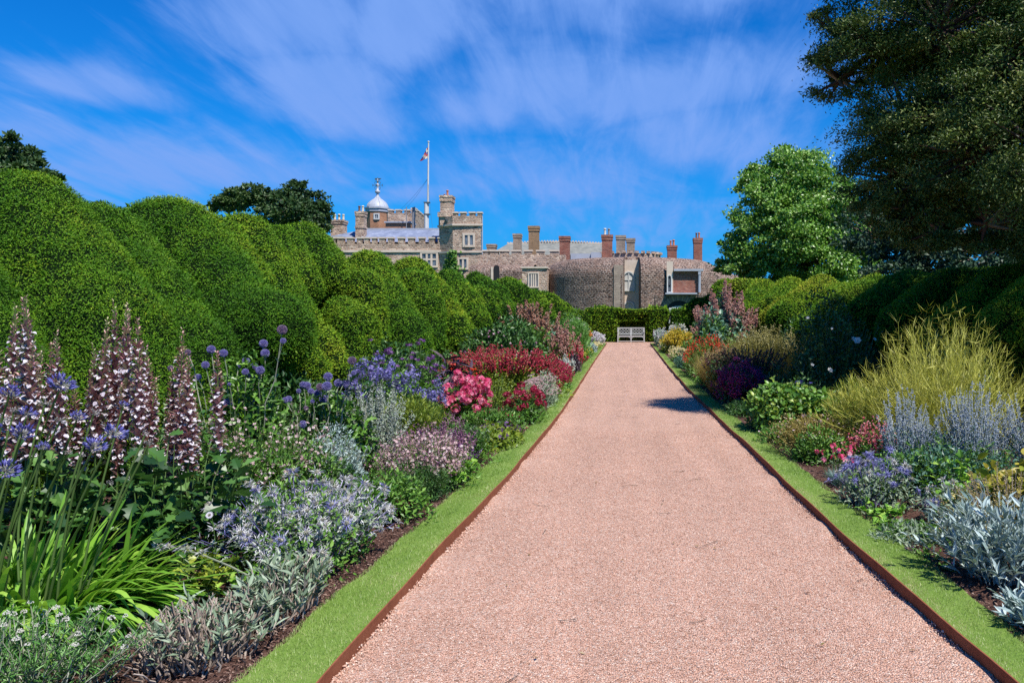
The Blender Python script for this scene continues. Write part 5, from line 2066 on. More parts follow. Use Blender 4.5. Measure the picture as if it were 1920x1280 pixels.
def drift(name, label, cat, X, Y, rx, ry, top, ns, stem_mat=None, stem_r=.003, leaf=None, leafm=None, dome=None, domem=None, fl=None, flm=None, fl2=None, fl2m=None,
          heads=None, group=None, base=.5, hv=.25, dm=.3, lean=(0, 0), wob=.012, fname='flowers', bow=1.4, hname='flower_head'):
    """one clump: stems, leaves and flowers. top is the photo row its highest shoots reach"""
    h = Z_at(top, Y) - BEDZ
    if name not in ('heuchera', 'dianthus'):
        X = to_verge(X, Y, rx)
    root = thing(name, label, cat, (X, Y, BEDZ), group)
    ps = stems(ns, rx, ry, h, base, hv, dm, lean, wob=wob * max(.5, h), bow=bow)
    rr = max(stem_r, .00055 * Y)
    b = Buf()
    tubes(b, ps, np.linspace(rr, rr * .5, ps.shape[1])[None], 3)
    b.build('stems', stem_mat or G_STEM, root)
    fb = Buf()
    mats = []
    for spec, mt in ((leaf, leafm), (dome, domem)):
        if spec is None:
            continue
        if spec is leaf:
            leaf_on(fb, ps, Y=Y, **spec)
            mats.append(mt or G_MID)
    if fb.n:
        fb.build('leaves', mats, root)
    if dome:
        fb = Buf()
        d = dict(dome)
        hh = d.pop('hf', .7) * h
        rf = d.pop('rf', 1.0)
        leaf_dome(fb, rx=rx * rf, ry=ry * rf, h=hh, Y=Y, **d)
        fb.build('foliage', domem or G_MID, root)
    for spec, mt, nm in ((fl, flm, fname), (fl2, fl2m, fname)):
        if spec:
            k = max(1, int(ns * spec.get('frac', 1.0))) * spec['m']
            if k <= 60:                          # few enough to count: each bloom its own part
                for q in range(max(1, int(ns * spec.get('frac', 1.0)))):
                    b = Buf()
                    florets(b, ps[q:q + 1], Y=Y, **{**spec, 'frac': 1.0})
                    b.build('flower', mt, root)
            else:
                b = Buf()
                florets(b, ps, Y=Y, **spec)
                tag(b.build(nm, mt, root), kind='stuff')
    if heads:
        hs = heads['meshes']
        n = min(heads.get('n', ns), ns)
        for i in range(n):
            p, tg = ps[i, -1], unit(ps[i, -1] - ps[i, -2])
            q = Vector(tg + rv(1)[0] * heads.get('tilt', .3)).to_track_quat('Z', 'Y').to_euler()
            q.rotate_axis('Z', RNG.random() * 6)
            obj_of(hs[i % len(hs)], hname, root, p, q, heads.get('size', 1.0) * RNG.uniform(.8, 1.2))
    return root


# ---- shared flower heads (local z is up the stem)
def zup(n, lo=-1.0):
    d = rv(n)
    d[:, 2] = np.maximum(d[:, 2], lo)
    return unit(d)


def globe(b, m=150, mat=0):
    V, Fs = ICO1
    b.add(V * .62, Fs[0], mat, .25)
    i = np.arange(m)
    ph = i * 2.399963
    z = 1 - 2 * (i + .5) / m
    d = np.stack([np.sqrt(1 - z * z) * np.cos(ph), np.sqrt(1 - z * z) * np.sin(ph), z], -1)
    stamp(b, T_CROSS, d * .45, d, rv(m), np.stack([np.full(m, .10), np.full(m, .56), np.full(m, .10)], -1), mat, RNG.uniform(.35, 1, m))
    stamp(b, T_BUD, d * .88, d, rv(m), np.full(m, .16), mat, RNG.uniform(.5, 1, m))


seed(21)
H_GLOBE = [head_mesh('globe_head', globe, P_GLOBE), head_mesh('globe_head', globe, P_GLOBE), head_mesh('globe_head', globe, P_GLOBEM)]


def holly(b):
    n = 13
    a = np.arange(n) * 2 * math.pi / n + RNG.random(n) * .2
    d = np.stack([np.cos(a), np.sin(a), np.full(n, .28) + RNG.normal(size=n) * .16], -1)
    stamp(b, T_LANCE, d * .08, d, np.array([[0, 0, 1.0]]) + rv(n) * .2, np.stack([np.full(n, .13), RNG.uniform(.85, 1.3, n), np.full(n, 1.0)], -1), 0)
    n = 8
    d = zup(n) * np.array([1, 1, .3])
    stamp(b, T_LANCE, d * 0 - np.array([0, 0, .1]), d, np.array([[0, 0, 1.0]]) + rv(n) * .3, np.stack([np.full(n, .11), np.full(n, .75), np.full(n, 1.0)], -1), 0)
    V, Fs = ICO1
    b.add(V * np.array([.24, .24, .34]) + np.array([0, 0, .28]), Fs[0], 1, RNG.random(len(V)))
    m = 36
    d = zup(m, -.2)
    stamp(b, T_BUD, d * np.array([.22, .22, .32]) + np.array([0, 0, .28]), d, rv(m), np.full(m, .12), 1)


H_HOLLY = [head_mesh('sea_holly_head', holly, [P_HOLLY, P_CONE]) for _ in range(3)] + [head_mesh('sea_holly_head', holly, [P_HOLLYB, P_CONE])]
H_HOLLYV = [head_mesh('sea_holly_head', holly, [P_HOLLYB, P_HOLLYB]) for _ in range(2)] + [head_mesh('sea_holly_head', holly, [P_HOLLY, P_CONE])]


def cluster(nf, T=T_FLOR, size=.34, flat=.75, lo=-.15):
    def fn(b):
        d = zup(nf, lo)
        stamp(b, T, d * np.array([1, 1, flat]) * RNG.uniform(.72, 1.0, (nf, 1)), d + rv(nf) * .3, rv(nf), size * RNG.uniform(.8, 1.2, nf), 0)
    return fn


H_PHLOXP = [head_mesh('phlox_head', cluster(46), P_PINK) for _ in range(3)]
H_PHLOXC = [head_mesh('phlox_head', cluster(30), P_CRIM) for _ in range(2)]
H_PHLOXL = [head_mesh('phlox_head', cluster(40, T_FLOR, .27, 1.5, -.5), P_LILAC) for _ in range(3)]
H_VERB = [head_mesh('verbena_head', cluster(24, T_FLOR4, .34, .45, .1), P_PURP) for _ in range(2)]
H_SEDUM = [head_mesh('sedum_head', cluster(40, T_BUD, .22, .3, .25), P_PALEP) for _ in range(2)]


def daisy(petal_n=13):
    def fn(b):
        V, Fs = petals(petal_n, .15, .26, .05)
        b.add(V, Fs[0], 0, .7)
        m = 30
        d = zup(m, .2)
        stamp(b, T_BUD, d * np.array([.3, .3, .16]), d, rv(m), np.full(m, .12), 1)
    return fn


H_DAISY = head_mesh('daisy_head', daisy(16), [P_LWHITE, P_CRIM])


def rose(b):
    for k, (s, z, c) in enumerate(((1.0, 0, .35), (.78, .08, .5))):
        V, Fs = petals(6, .04, 1.0, c)
        a = k * .5
        R = np.array([[math.cos(a), -math.sin(a), 0], [math.sin(a), math.cos(a), 0], [0, 0, 1]])
        b.add((V * s) @ R.T + np.array([0, 0, z]), Fs[0], 0, .6 + .3 * k)
    m = 24
    d = zup(m, .1)
    stamp(b, T_BUD, d * np.array([.22, .22, .2]) + np.array([0, 0, .12]), d, rv(m), np.full(m, .1), 1)


H_ROSE = head_mesh('rose_bloom', rose, [P_WHITE, P_YEL])


# ================================================================ the near left corner
seed(31)


def agapanthus():
    X, Y = -3.12, 4.25
    root = thing('agapanthus', 'blue agapanthus clump with glossy strap leaves and tall bare stems leaning over', 'flower clump', (X, Y, BEDZ))
    b = Buf()
    n = 560
    th = RNG.random(n) * 2 * math.pi
    r = np.sqrt(RNG.random(n))
    P = np.stack([r * np.cos(th) * .42, r * np.sin(th) * .34, np.zeros(n)], -1)
    out = np.stack([np.cos(th), np.sin(th), np.zeros(n)], -1)
    D = out * RNG.uniform(.25, 1.1, (n, 1)) + np.array([.38, -.2, 0]) + np.array([0, 0, 1.0]) + RNG.normal(size=(n, 3)) * .18
    blades(b, P, D, RNG.uniform(.45, .88, n), RNG.uniform(.034, .060, n), RNG.uniform(.2, .85, n), seg=7)
    b.build('leaves', G_BRIGHT, root)

    def umbel(full):
        def fn(b):
            m = 52 if full else 26
            d = zup(m, -.1 if full else .0)
            L = RNG.uniform(.028, .040, m)
            tubes(b, np.stack([d * 0, d * L[:, None]], 1), .0011, 3, 1, RNG.uniform(.2, .5, m))
            P = d * L[:, None]
            S = np.stack([np.full(m, .0105), np.full(m, .032 if full else .022), np.full(m, .0105)], -1) * RNG.uniform(.8, 1.2, (m, 1))
            stamp(b, T_BUD, P, d + np.array([0, 0, .9]), rv(m), S, 0 if full else 1)
            if full:
                k = 34
                d = zup(k)
                d[:, 2] = -abs(d[:, 2]) * .5
                stamp(b, T_BUD, d * .024, unit(d), rv(k), np.stack([np.full(k, .008), np.full(k, .022), np.full(k, .008)], -1), 1)
        return fn
    fulls = [head_mesh('agapanthus_head', umbel(True), [P_AGA, P_AGAB]) for _ in range(3)]
    seeds = [head_mesh('agapanthus_head', umbel(False), [P_AGA, P_AGAB]) for _ in range(2)]
    hd = [(115, 722, 3.95, 1.2, 1), (42, 812, 3.75, 1, 1), (12, 882, 3.6, 1, 1), (216, 812, 3.9, 1, 1), (178, 836, 3.8, 1, 1), (52, 775, 4.1, .8, 1), (18, 738, 4.1, .9, 1),
          (146, 782, 4.15, .7, 1), (84, 758, 4.3, .7, 0), (176, 776, 4.2, .6, 0), (112, 790, 4.1, .6, 0), (232, 758, 4.4, .5, 1), (272, 815, 4.2, .45, 0), (279, 833, 4.1, .55, 0),
          (80, 838, 3.9, .55, 1), (-20, 800, 3.8, .9, 1), (-30, 742, 4.0, .9, 1), (4, 790, 4.2, .8, 0), (26, 772, 4.3, .6, 0), (128, 850, 4.0, .4, 0), (154, 855, 3.95, .3, 0), (94, 808, 4.0, .35, 0), (205, 905, 3.9, .35, 0)]
    for (px, py, yy, s, full) in hd:
        e = W(px, py, yy) - np.array([X, Y, BEDZ])
        st = np.array([e[0] * .55 - .22 + RNG.normal() * .08, (e[1] * .4) + RNG.normal() * .06, .05])
        t = np.linspace(0, 1, 9)[:, None]
        p = st * (1 - t) + e * t + np.array([-.07, 0, 0]) * np.sin(np.pi * t) * RNG.uniform(.2, 1.0)
        b = Buf()
        tubes(b, [p], np.linspace(.0068, .0045, 9)[None], 6, tint=RNG.uniform(.2, 1))
        so_ = b.build('flower_stem', G_STEM, root)
        q = Vector(unit(p[-1] - p[-3])).to_track_quat('Z', 'Y').to_euler()
        q.rotate_axis('Z', RNG.random() * 6)
        ms = fulls if full else seeds
        obj_of(ms[RNG.integers(len(ms))], 'flower_head', so_, e, q, s * .92)


agapanthus()
seed(32)


def acanthus():
    LS = 1.0

    def spike(seed_, nw, green):
        b = Buf()
        z = np.linspace(.50, .99, nw)
        n = nw * 4
        zi = np.repeat(z, 4) + RNG.normal(size=n) * .010
        a = np.tile(np.arange(4) * math.pi / 2, nw) + np.repeat(np.arange(nw) * .785 + RNG.normal(size=nw) * .2, 4) + RNG.normal(size=n) * .22
        taper = np.clip((1.04 - zi) / .30, .25, 1) ** .8
        out = np.stack([np.cos(a), np.sin(a), np.zeros(n)], -1)
        P = out * .004 + np.stack([np.zeros(n), np.zeros(n), zi], -1)
        tint = np.clip(RNG.normal(.42 + green, .27, n) + np.clip((zi - .86) * 4, 0, .6), 0, 1)
        s = taper * RNG.uniform(.85, 1.1, n)
        # hooded upper bract
        leaves(b, P, out + np.array([0, 0, .95]) + rv(n) * .15, -out * .8 + np.array([0, 0, .8]), .058 * s, .027 * s, T=T_BROAD, mat=0, tint=tint)
        # spiny lower bract
        leaves(b, P - np.array([0, 0, .012]), out + np.array([0, 0, .25]) + rv(n) * .2, np.array([[0, 0, 1.0]]) + rv(n) * .2, .042 * s, .018 * s, T=T_LANCE, mat=0, tint=np.clip(tint + .12, 0, 1))
        tubes(b, [[(0, 0, q) for q in np.linspace(0, .985, 10)]], np.linspace(.0085, .003, 10)[None], 5, 1, .4)
        me = b.mesh('acanthus_spike', [P_BRACT, G_STEM])
        c = Buf()
        m = (zi < .88) & (RNG.random(n) < .85)
        k = m.sum()
        leaves(c, P[m] + np.array([0, 0, -.002]) + out[m] * .018, out[m] + np.array([0, 0, -.45]) + rv(k) * .3, out[m] * .5 + np.array([[0, 0, 1.0]]) + rv(k) * .4, .029 * s[m] * RNG.uniform(.7, 1.2, k), .028 * s[m], T=T_BROAD, mat=0)
        return me, c.mesh('acanthus_petals', P_LWHITE)
    sp = [spike(i, 21 + i, g) for i, g in enumerate((0, .03, -.05, .12))]
    groups = [('tall dense acanthus clump with mauve hooded spikes at the picture edge', -3.95, 5.25, [(-28, 600), (5, 572), (30, 640), (60, 553), (84, 558), (110, 640), (44, 655), (-8, 660), (74, 640), (18, 700), (130, 690), (95, 700)]),
              ('broad acanthus clump with crowded mauve and white spikes behind the agapanthus heads', -3.5, 5.35, [(138, 598), (112, 622), (160, 650), (186, 573), (212, 570), (246, 576), (273, 592), (200, 640), (228, 660), (178, 690), (258, 650), (150, 715), (215, 720), (282, 680), (240, 712)]),
              ('smaller acanthus clump with loose brownish spikes beside the globe thistles', -2.95, 5.45, [(306, 616), (336, 655), (356, 662), (405, 655), (296, 712), (322, 718), (348, 722), (310, 770), (372, 700), (288, 650), (340, 745), (318, 690)])]
    for label, X, Y, lst in groups:
        root = thing('acanthus', label, 'flower clump', (X, Y, BEDZ), 'acanthus clumps')
        b = Buf()
        n = 46
        th = RNG.random(n) * 6.283
        r = np.sqrt(RNG.random(n)) * .34
        P = np.stack([r * np.cos(th), r * np.sin(th), RNG.uniform(.05, .42, n)], -1)
        D = np.stack([np.cos(th), np.sin(th), RNG.uniform(.05, .7, n)], -1) + rv(n) * .3
        L = RNG.uniform(.12, .21, n)
        leaves(b, P, D, np.array([[0, 0, 1.0]]) + rv(n) * .5, L, L * .75, T=T_LOBED)
        b.build('leaves', G_DARK, root)
        for (px, py) in lst:
            yy = Y + RNG.uniform(-.3, .35)
            e = W(px, py, yy) - np.array([X, Y, BEDZ])
            bx, by = e[0] * .86 + RNG.normal() * .03, e[1] + RNG.normal() * .03
            h = e[2]
            q = (math.atan2(-(e[1] - by), h) + RNG.normal() * .03, math.atan2(e[0] - bx, h) + RNG.normal() * .035, RNG.random() * 6)
            me, pe = sp[RNG.integers(4)]
            o = obj_of(me, 'flower_spike', root, (bx, by, 0), q, (1.2 * RNG.uniform(.85, 1.15), 1.2 * RNG.uniform(.85, 1.15), h))
            tag(obj_of(pe, 'petals', o, (0, 0, 0)), kind='stuff')


acanthus()


def lobed_clump(name, label, X, Y, rx, ry, h, n, L, mat, T=T_OAK, cat='leafy clump', wid=.9):
    X = to_verge(X, Y, rx)
    root = thing(name, label, cat, (X, Y, BEDZ))
    ps = stems(max(8, n // 8), rx, ry, h, .5, .3, .4)
    b = Buf()
    tubes(b, ps, np.linspace(.006, .003, 6)[None], 4)
    b.build('stems', G_STEM, root)
    b = Buf()
    leaf_on(b, ps, 8, .3, 1, L, L * wid, T=T, up=.2, tan=.15)
    b.build('leaves', mat, root)
    return root


seed(33)
lobed_clump('acanthus_leaves', 'lush mound of dark oak-shaped leaves below the acanthus spikes', -2.80, 5.0, .46, .38, .92, 330, .12, G_DARK)
lobed_clump('acanthus_leaves', 'deep green jagged leaves in shade behind the agapanthus foliage', -3.6, 4.9, .55, .3, .85, 260, .13, G_DARK)
lobed_clump('feverfew', 'small yellow-green ferny plant on bare mulch in front of the sea holly', -2.42, 4.5, .24, .22, .30, 150, .06, G_YEL, cat='leafy plant')
lobed_clump('seedling', 'low pale green seedling leaves at the foot of the sea holly', -2.2, 4.62, .16, .14, .2, 60, .05, G_BRIGHT, cat='leafy plant')


def everlasting():
    X, Y, h = -2.62, 3.45, .31
    root = thing('everlasting', 'white-budded everlasting with narrow grey-green leaves in the bottom corner', 'flower clump', (X, Y, BEDZ))
    ps = stems(200, .52, .34, h, .7, .35, .25)
    b = Buf()
    tubes(b, ps, np.linspace(.003, .002, 6)[None], 4)
    b.build('stems', G_PALESTEM, root)
    b = Buf()
    leaf_on(b, ps, 26, .15, 1.0, .042, .0065, T=T_LANCE, up=.6, tan=.35)
    b.build('leaves', leafmat('everlasting_leaf', [(.03, .10, .015), (.06, .18, .03), (.11, .26, .05), (.20, .36, .12)], .2), root)

    def hd(b):
        m = 26
        d = zup(m, .0)
        stamp(b, T_BUD, d * .009, d, rv(m), np.full(m, .0075), 0)
    hm = [head_mesh('everlasting_head', hd, P_WHITE) for _ in range(2)]
    for i in range(46):
        obj_of(hm[i % 2], 'flower_head', root, ps[i, -1] + [0, 0, .012], (0, 0, RNG.random() * 6), RNG.uniform(.7, 1.15))


everlasting()
seed(34)


def grey_sage(name, label, X, Y, rx, ry, h, n, dry=.6):
    root = thing(name, label, 'low shrub', (X, Y, BEDZ))
    ps = stems(n, rx, ry, h, .8, .4, .2, wob=.012)
    b = Buf()
    tubes(b, ps, np.linspace(.0055, .0035, 6)[None], 4)
    b.build('stems', G_DRY, root)
    b = Buf()
    sel = ps[: int(n * (1 - dry))]
    leaf_on(b, sel, 9, .45, 1.0, .075, .019, T=T_LANCE, up=.5, tan=.5)
    b.build('leaves', G_GREY, root)


grey_sage('sage_bush', 'grey sage cut back to dry brown twigs beside the everlasting', -2.02, 3.80, .27, .38, .22, 420, .86)
grey_sage('sage_bush', 'grey-leaved sage with soft lance leaves at the verge edge', -1.86, 4.3, .2, .38, .27, 170, .3)
seed(35)


def sea_holly():
    X, Y = -2.12, 5.2
    drift('sea_holly', 'wide silvery lilac sea holly clump beside the left verge', 'flower clump', X, Y, .58, .66, 888, 150, P_HSTEM, .0032,
          dict(per=10, t0=.1, t1=.8, L=.06, Wd=.028, T=T_OAK, up=.2), G_GREY, dict(n=2600, hf=.72, L=.045, Wd=.02, T=T_LANCE, rf=.95), G_MID,
          heads=dict(meshes=H_HOLLY, n=100, size=.042, tilt=.5), hv=.5, dm=.3, base=.45,
          fl=dict(m=16, t0=.62, r0=.07, r1=.05, size=.034, T=T_LANCE, wid=.2), flm=P_HOLLY, fname='bracts')
    # one stem has fallen over the mulch
    root = thing('sea_holly', 'single fallen sea holly stem lying bleached across the mulch', 'flower stem', W(480, 1075, 4.5))
    root.location.z = BEDZ
    loc = np.array(root.location)
    pts = np.array([W(490, 1092, 4.42), W(430, 1060, 4.45), W(370, 1036, 4.5), W(330, 1030, 4.52), W(295, 1030, 4.55)]) - loc
    t = np.linspace(0, 4, 14)
    p = np.stack([np.interp(t, np.arange(5), pts[:, k]) for k in range(3)], -1)
    b = Buf()
    tubes(b, [p], np.linspace(.006, .003, 14)[None], 5)
    b.build('stem', G_PALESTEM, root)
    for i, k in enumerate((6, 8, 9, 11, 12, 13)):
        obj_of(H_HOLLY[i % 3], 'flower_head', root, p[k] + [0, 0, .012], (RNG.uniform(-.6, .6), RNG.uniform(-.6, .6), RNG.random() * 6), .04)


sea_holly()
root = thing('aster', 'single pale daisy with a crimson eye beside the sea holly', 'flower', (X_at(391, 4.7), 4.7, BEDZ))
b = Buf()
zd = Z_at(965, 4.7) - BEDZ
tubes(b, [[(.03 * math.sin(q * 3), .02, zd * q) for q in np.linspace(0, 1, 7)]], .003, 5)
b.build('stem', G_STEM, root)
b = Buf()
leaf_on(b, np.array([[(.03 * math.sin(q * 3), .02, zd * q) for q in np.linspace(0, 1, 7)]]), 24, .05, .85, .05, .02)
b.build('leaves', G_MID, root)
obj_of(H_DAISY, 'flower_head', root, (.005, .0, zd), (math.radians(62), 0, .2), .024)
drift('heuchera', 'little dark red leaved plant on the mulch beside the sea holly', 'leafy plant', -1.82, 6.35, .15, .2, 925, 60, G_RED, .003,
      dict(per=14, t0=.2, t1=1, L=.045, Wd=.014, T=T_LANCE), G_RED)

# ================================================================ left border, going away
seed(41)
drift('gaura', 'airy gaura clump flecked with tiny pale pink flowers below the globe thistles', 'flower clump', -3.0, 6.5, .68, .55, 742, 230, G_STEM, .0022,
      dict(per=16, t0=.05, t1=.8, L=.05, Wd=.013, T=T_LANCE, up=.6), G_MID, dict(n=4200, hf=.72, L=.045, Wd=.016, T=T_LANCE), G_MID,
      fl=dict(m=6, t0=.55, r0=.03, r1=.03, size=.013, T=T_FLOR4, frac=.8), flm=P_PALEP, hv=.45, wob=.03)
drift('green_filler', 'lax green leafy plant at the back between acanthus and gaura', 'leafy clump', -3.55, 6.3, .5, .5, 760, 80, G_STEM, .003,
      dict(per=14, t0=.1, t1=1, L=.07, Wd=.03), G_MID, dict(n=2600, hf=.8, L=.06, Wd=.026), G_DARK)


def globe_thistle(label, X, Y, rx, heads, h, nleaf, base_w=.35):
    root = thing('globe_thistle', label, 'flower clump', (X, Y, BEDZ), 'globe thistles')
    allp = []
    for k, (px, py, s) in enumerate(heads):
        yy = Y + RNG.uniform(-.3, .3)
        e = W(px, py, yy) - np.array([X, Y, BEDZ])
        st = np.array([e[0] * base_w + RNG.normal() * .05, e[1] * .5, 0])
        t = np.linspace(0, 1, 8)[:, None]
        p = st * (1 - t) + e * t + np.array([0, 0, 1]) * np.sin(np.pi * t) * .06 + RNG.normal(size=(8, 3)) * .018 * t * (1 - t) * 4
        allp.append(p)
        b = Buf()
        tubes(b, [p], np.linspace(.006, .0035, 8)[None], 5)
        so_ = b.build('flower_stem', G_PALESTEM, root)
        q = Vector(unit(p[-1] - p[-2])).to_track_quat('Z', 'Y').to_euler()
        mm = H_GLOBE[2] if (k % 6 == 4) else H_GLOBE[k % 2]
        obj_of(mm, 'flower_head', so_, e, q, s * 7.8 * Y / F)
    allp = np.array(allp)
    b = Buf()
    leaf_on(b, allp, nleaf, .1, .92, .10, .045, T=T_OAK, up=.1, tan=.2, Y=Y)
    b.build('leaves', G_DARK, root)
    b = Buf()
    leaf_dome(b, 1500, rx, rx * .8, h, .09, .045, T=T_OAK, Y=Y)
    b.build('foliage', G_MID, root)


globe_thistle('tall globe thistle with violet blue heads standing against the hedge', -3.45, 7.2, .45, [
    (396, 655, 1), (419, 662, .95), (385, 684, .9), (371, 707, .8), (320, 690, .7), (461, 677, .95), (476, 687, .95), (488, 694, 1), (494, 644, 1.05), (497, 662, 1.05),
    (529, 618, 1.2), (531, 639, .7), (460, 697, .8), (468, 703, .6), (568, 795, .9), (427, 755, 1.0), (352, 660, .7), (447, 688, .6), (430, 720, .4), (455, 842, .6), (475, 750, .5)], 1.0, 16)
globe_thistle('lower globe thistle with rounder lilac heads above the silver haze', -2.85, 7.75, .4, [
    (541, 748, .8), (575, 723, 1), (583, 733, .7), (568, 721, .8), (600, 725, .9), (613, 724, 1.15), (595, 738, 1), (606, 748, .95), (634, 718, .95), (650, 719, 1), (660, 676, 1.05),
    (615, 706, 1.05), (535, 750, .7), (586, 752, .5), (611, 745, .6), (560, 733, .6), (574, 765, .6), (596, 757, .5), (700, 700, .5), (663, 699, .6)], .72, 12)
seed(42)
drift('russian_sage', 'pale silver haze of Russian sage behind the pink gaura', 'flower clump', -2.62, 8.2, .36, .4, 702, 120, G_PALESTEM, .0024,
      dict(per=16, t0=.25, t1=1, L=.035, Wd=.012, T=T_LANCE, up=.6), G_GREY, dict(n=1600, hf=.7, L=.04, Wd=.016, T=T_LANCE), G_GREY,
      fl=dict(m=26, t0=.5, r0=.035, r1=.01, size=.010), flm=P_GREYT, hv=.3)
drift('artemisia', 'feathery silver artemisia mound left of the purple salvia', 'foliage clump', -2.62, 7.1, .36, .36, 808, 90, G_PALESTEM, .0024,
      dict(per=20, t0=.2, t1=1, L=.035, Wd=.010, T=T_LANCE), G_SILV, dict(n=3600, hf=.95, L=.035, Wd=.012, T=T_LANCE), G_SILV)
drift('pink_gaura', 'low drift of pale pink and white flowers in front of the silver haze', 'flower clump', -2.18, 7.35, .46, .45, 798, 190, G_STEM, .002,
      dict(per=12, t0=.1, t1=.8, L=.035, Wd=.01, T=T_LANCE), G_MID, dict(n=3000, hf=.66, L=.035, Wd=.010, T=T_LANCE), G_MID,
      fl=dict(m=16, t0=.55, r0=.05, r1=.04, size=.012, T=T_FLOR4), flm=P_PALEP, fl2=dict(m=14, t0=.45, r0=.05, r1=.04, size=.012), fl2m=P_MAUVE, hv=.4, wob=.02)
drift('purple_salvia', 'purple salvia with dark upright spikes behind the pale pink gaura', 'flower clump', -2.3, 7.95, .4, .3, 780, 110, G_PURP, .0024,
      dict(per=10, t0=.1, t1=.7, L=.04, Wd=.016), G_MID, None, None, fl=dict(m=30, t0=.45, r0=.022, r1=.01, size=.012), flm=P_MAUVE)
drift('purple_salvia', 'deep purple salvia drift leaning over the green leaves at the verge', 'flower clump', -1.98, 7.95, .34, .5, 805, 150, G_PURP, .0024,
      dict(per=10, t0=.1, t1=.7, L=.045, Wd=.02), G_MID, dict(n=1500, hf=.6, L=.05, Wd=.025), G_MID, fl=dict(m=26, t0=.5, r0=.024, r1=.01, size=.012), flm=P_PURP, hv=.4)
drift('hyssop', 'dense dark green bush with fine upright needles beside the mulch gap', 'low shrub', -1.98, 6.95, .3, .3, 868, 190, G_STEM, .0024,
      dict(per=34, t0=.1, t1=1, L=.026, Wd=.006, T=T_LANCE, up=.6), G_DARK, dict(n=2500, hf=.9, L=.028, Wd=.008, T=T_LANCE), G_DARK)
lobed_clump('geranium_leaves', 'broad fresh green lobed leaves under the purple salvia', -1.8, 7.5, .26, .36, .30, 260, .075, G_BRIGHT, wid=1.1)
drift('phlox', 'violet blue phlox heads in front of the golden hedge tongue', 'flower clump', -2.95, 9.6, .42, .45, 662, 60, G_STEM, .003,
      dict(per=20, t0=.1, t1=.95, L=.07, Wd=.022, T=T_LANCE), G_MID, dict(n=1600, hf=.75, L=.07, Wd=.024, T=T_LANCE), G_MID, heads=dict(meshes=H_PHLOXL, n=50, size=.055), hv=.35, dm=.25)
drift('phlox', 'small lavender phlox on the near side of the hot pink phlox', 'flower clump', -2.5, 10.2, .2, .22, 712, 16, G_STEM, .003,
      dict(per=20, t0=.1, t1=.95, L=.06, Wd=.022, T=T_LANCE), G_MID, heads=dict(meshes=H_PHLOXL, n=12, size=.055), hv=.3)
drift('verbena', 'tall verbena with small purple heads against the dark hedge hollow', 'flower clump', -3.1, 11.2, .52, .35, 640, 60, G_STEM, .003,
      dict(per=12, t0=.1, t1=.95, L=.08, Wd=.026, T=T_LANCE), G_MID, dict(n=1600, hf=.82, L=.08, Wd=.03, T=T_LANCE), G_MID, heads=dict(meshes=H_VERB, n=44, size=.042), hv=.3, dm=.15)
drift('amsonia', 'fresh yellow-green willow-leaved clump in the middle of the left border', 'foliage clump', -2.42, 9.05, .38, .45, 738, 170, G_STEM, .0028,
      dict(per=34, t0=.15, t1=1, L=.075, Wd=.011, T=T_LANCE, up=.6, tan=.6), G_YEL, dict(n=2200, hf=.85, L=.07, Wd=.012, T=T_LANCE), G_YEL)
drift('pink_penstemon', 'thin pink penstemon wands beside the yellow-green clump', 'flower clump', -2.12, 9.4, .25, .3, 770, 60, G_STEM, .0028,
      dict(per=14, t0=.1, t1=.8, L=.05, Wd=.014, T=T_LANCE), G_MID, None, None, fl=dict(m=12, t0=.5, r0=.03, r1=.02, size=.018), flm=P_MAUVE)
drift('hardy_geranium', 'sprawling lime-leaved geranium dotted with violet flowers at the verge', 'flower clump', -1.78, 9.9, .3, .75, 792, 90, G_STEM, .0026,
      dict(per=16, t0=.2, t1=1, L=.05, Wd=.04, T=T_OAK), G_YEL, dict(n=2600, hf=.9, L=.05, Wd=.04, T=T_OAK), G_YEL, fl=dict(m=2, t0=.95, r0=.05, r1=.05, size=.026, T=T_FLOR, frac=.7), flm=P_PURP)
drift('green_aster', 'plain dark green aster foliage between the salvia and the lime geranium', 'foliage clump', -2.1, 8.6, .35, .4, 790, 110, G_STEM, .0026,
      dict(per=30, t0=.15, t1=1, L=.05, Wd=.014, T=T_LANCE, up=.5), G_DARK, dict(n=1800, hf=.9, L=.05, Wd=.016, T=T_LANCE), G_MID)
drift('phlox', 'hot pink phlox in a big bright dome', 'flower clump', -2.22, 11.0, .36, .4, 700, 60, G_STEM, .003,
      dict(per=20, t0=.1, t1=.9, L=.07, Wd=.022, T=T_LANCE), G_MID, dict(n=1500, hf=.7, L=.07, Wd=.024, T=T_LANCE), G_MID, heads=dict(meshes=H_PHLOXP, n=54, size=.072), hv=.4, dm=.3)
drift('phlox', 'crimson phlox heads next to the hot pink phlox', 'flower clump', -1.92, 11.9, .3, .4, 718, 44, G_STEM, .003,
      dict(per=20, t0=.1, t1=.9, L=.06, Wd=.02, T=T_LANCE), G_MID, dict(n=1200, hf=.7, L=.06, Wd=.022, T=T_LANCE), G_MID, heads=dict(meshes=H_PHLOXC, n=40, size=.055), hv=.5, dm=.3)
drift('green_aster', 'mid green leafy stems with a few pink buds below the hot pink phlox', 'foliage clump', -1.95, 10.5, .4, .45, 762, 110, G_STEM, .0026,
      dict(per=26, t0=.15, t1=1, L=.055, Wd=.018, T=T_LANCE), G_MID, dict(n=1800, hf=.9, L=.055, Wd=.02, T=T_LANCE), G_MID, fl=dict(m=1, t0=.9, r0=.04, r1=.04, size=.024, frac=.4), flm=P_CRIM)
seed(43)
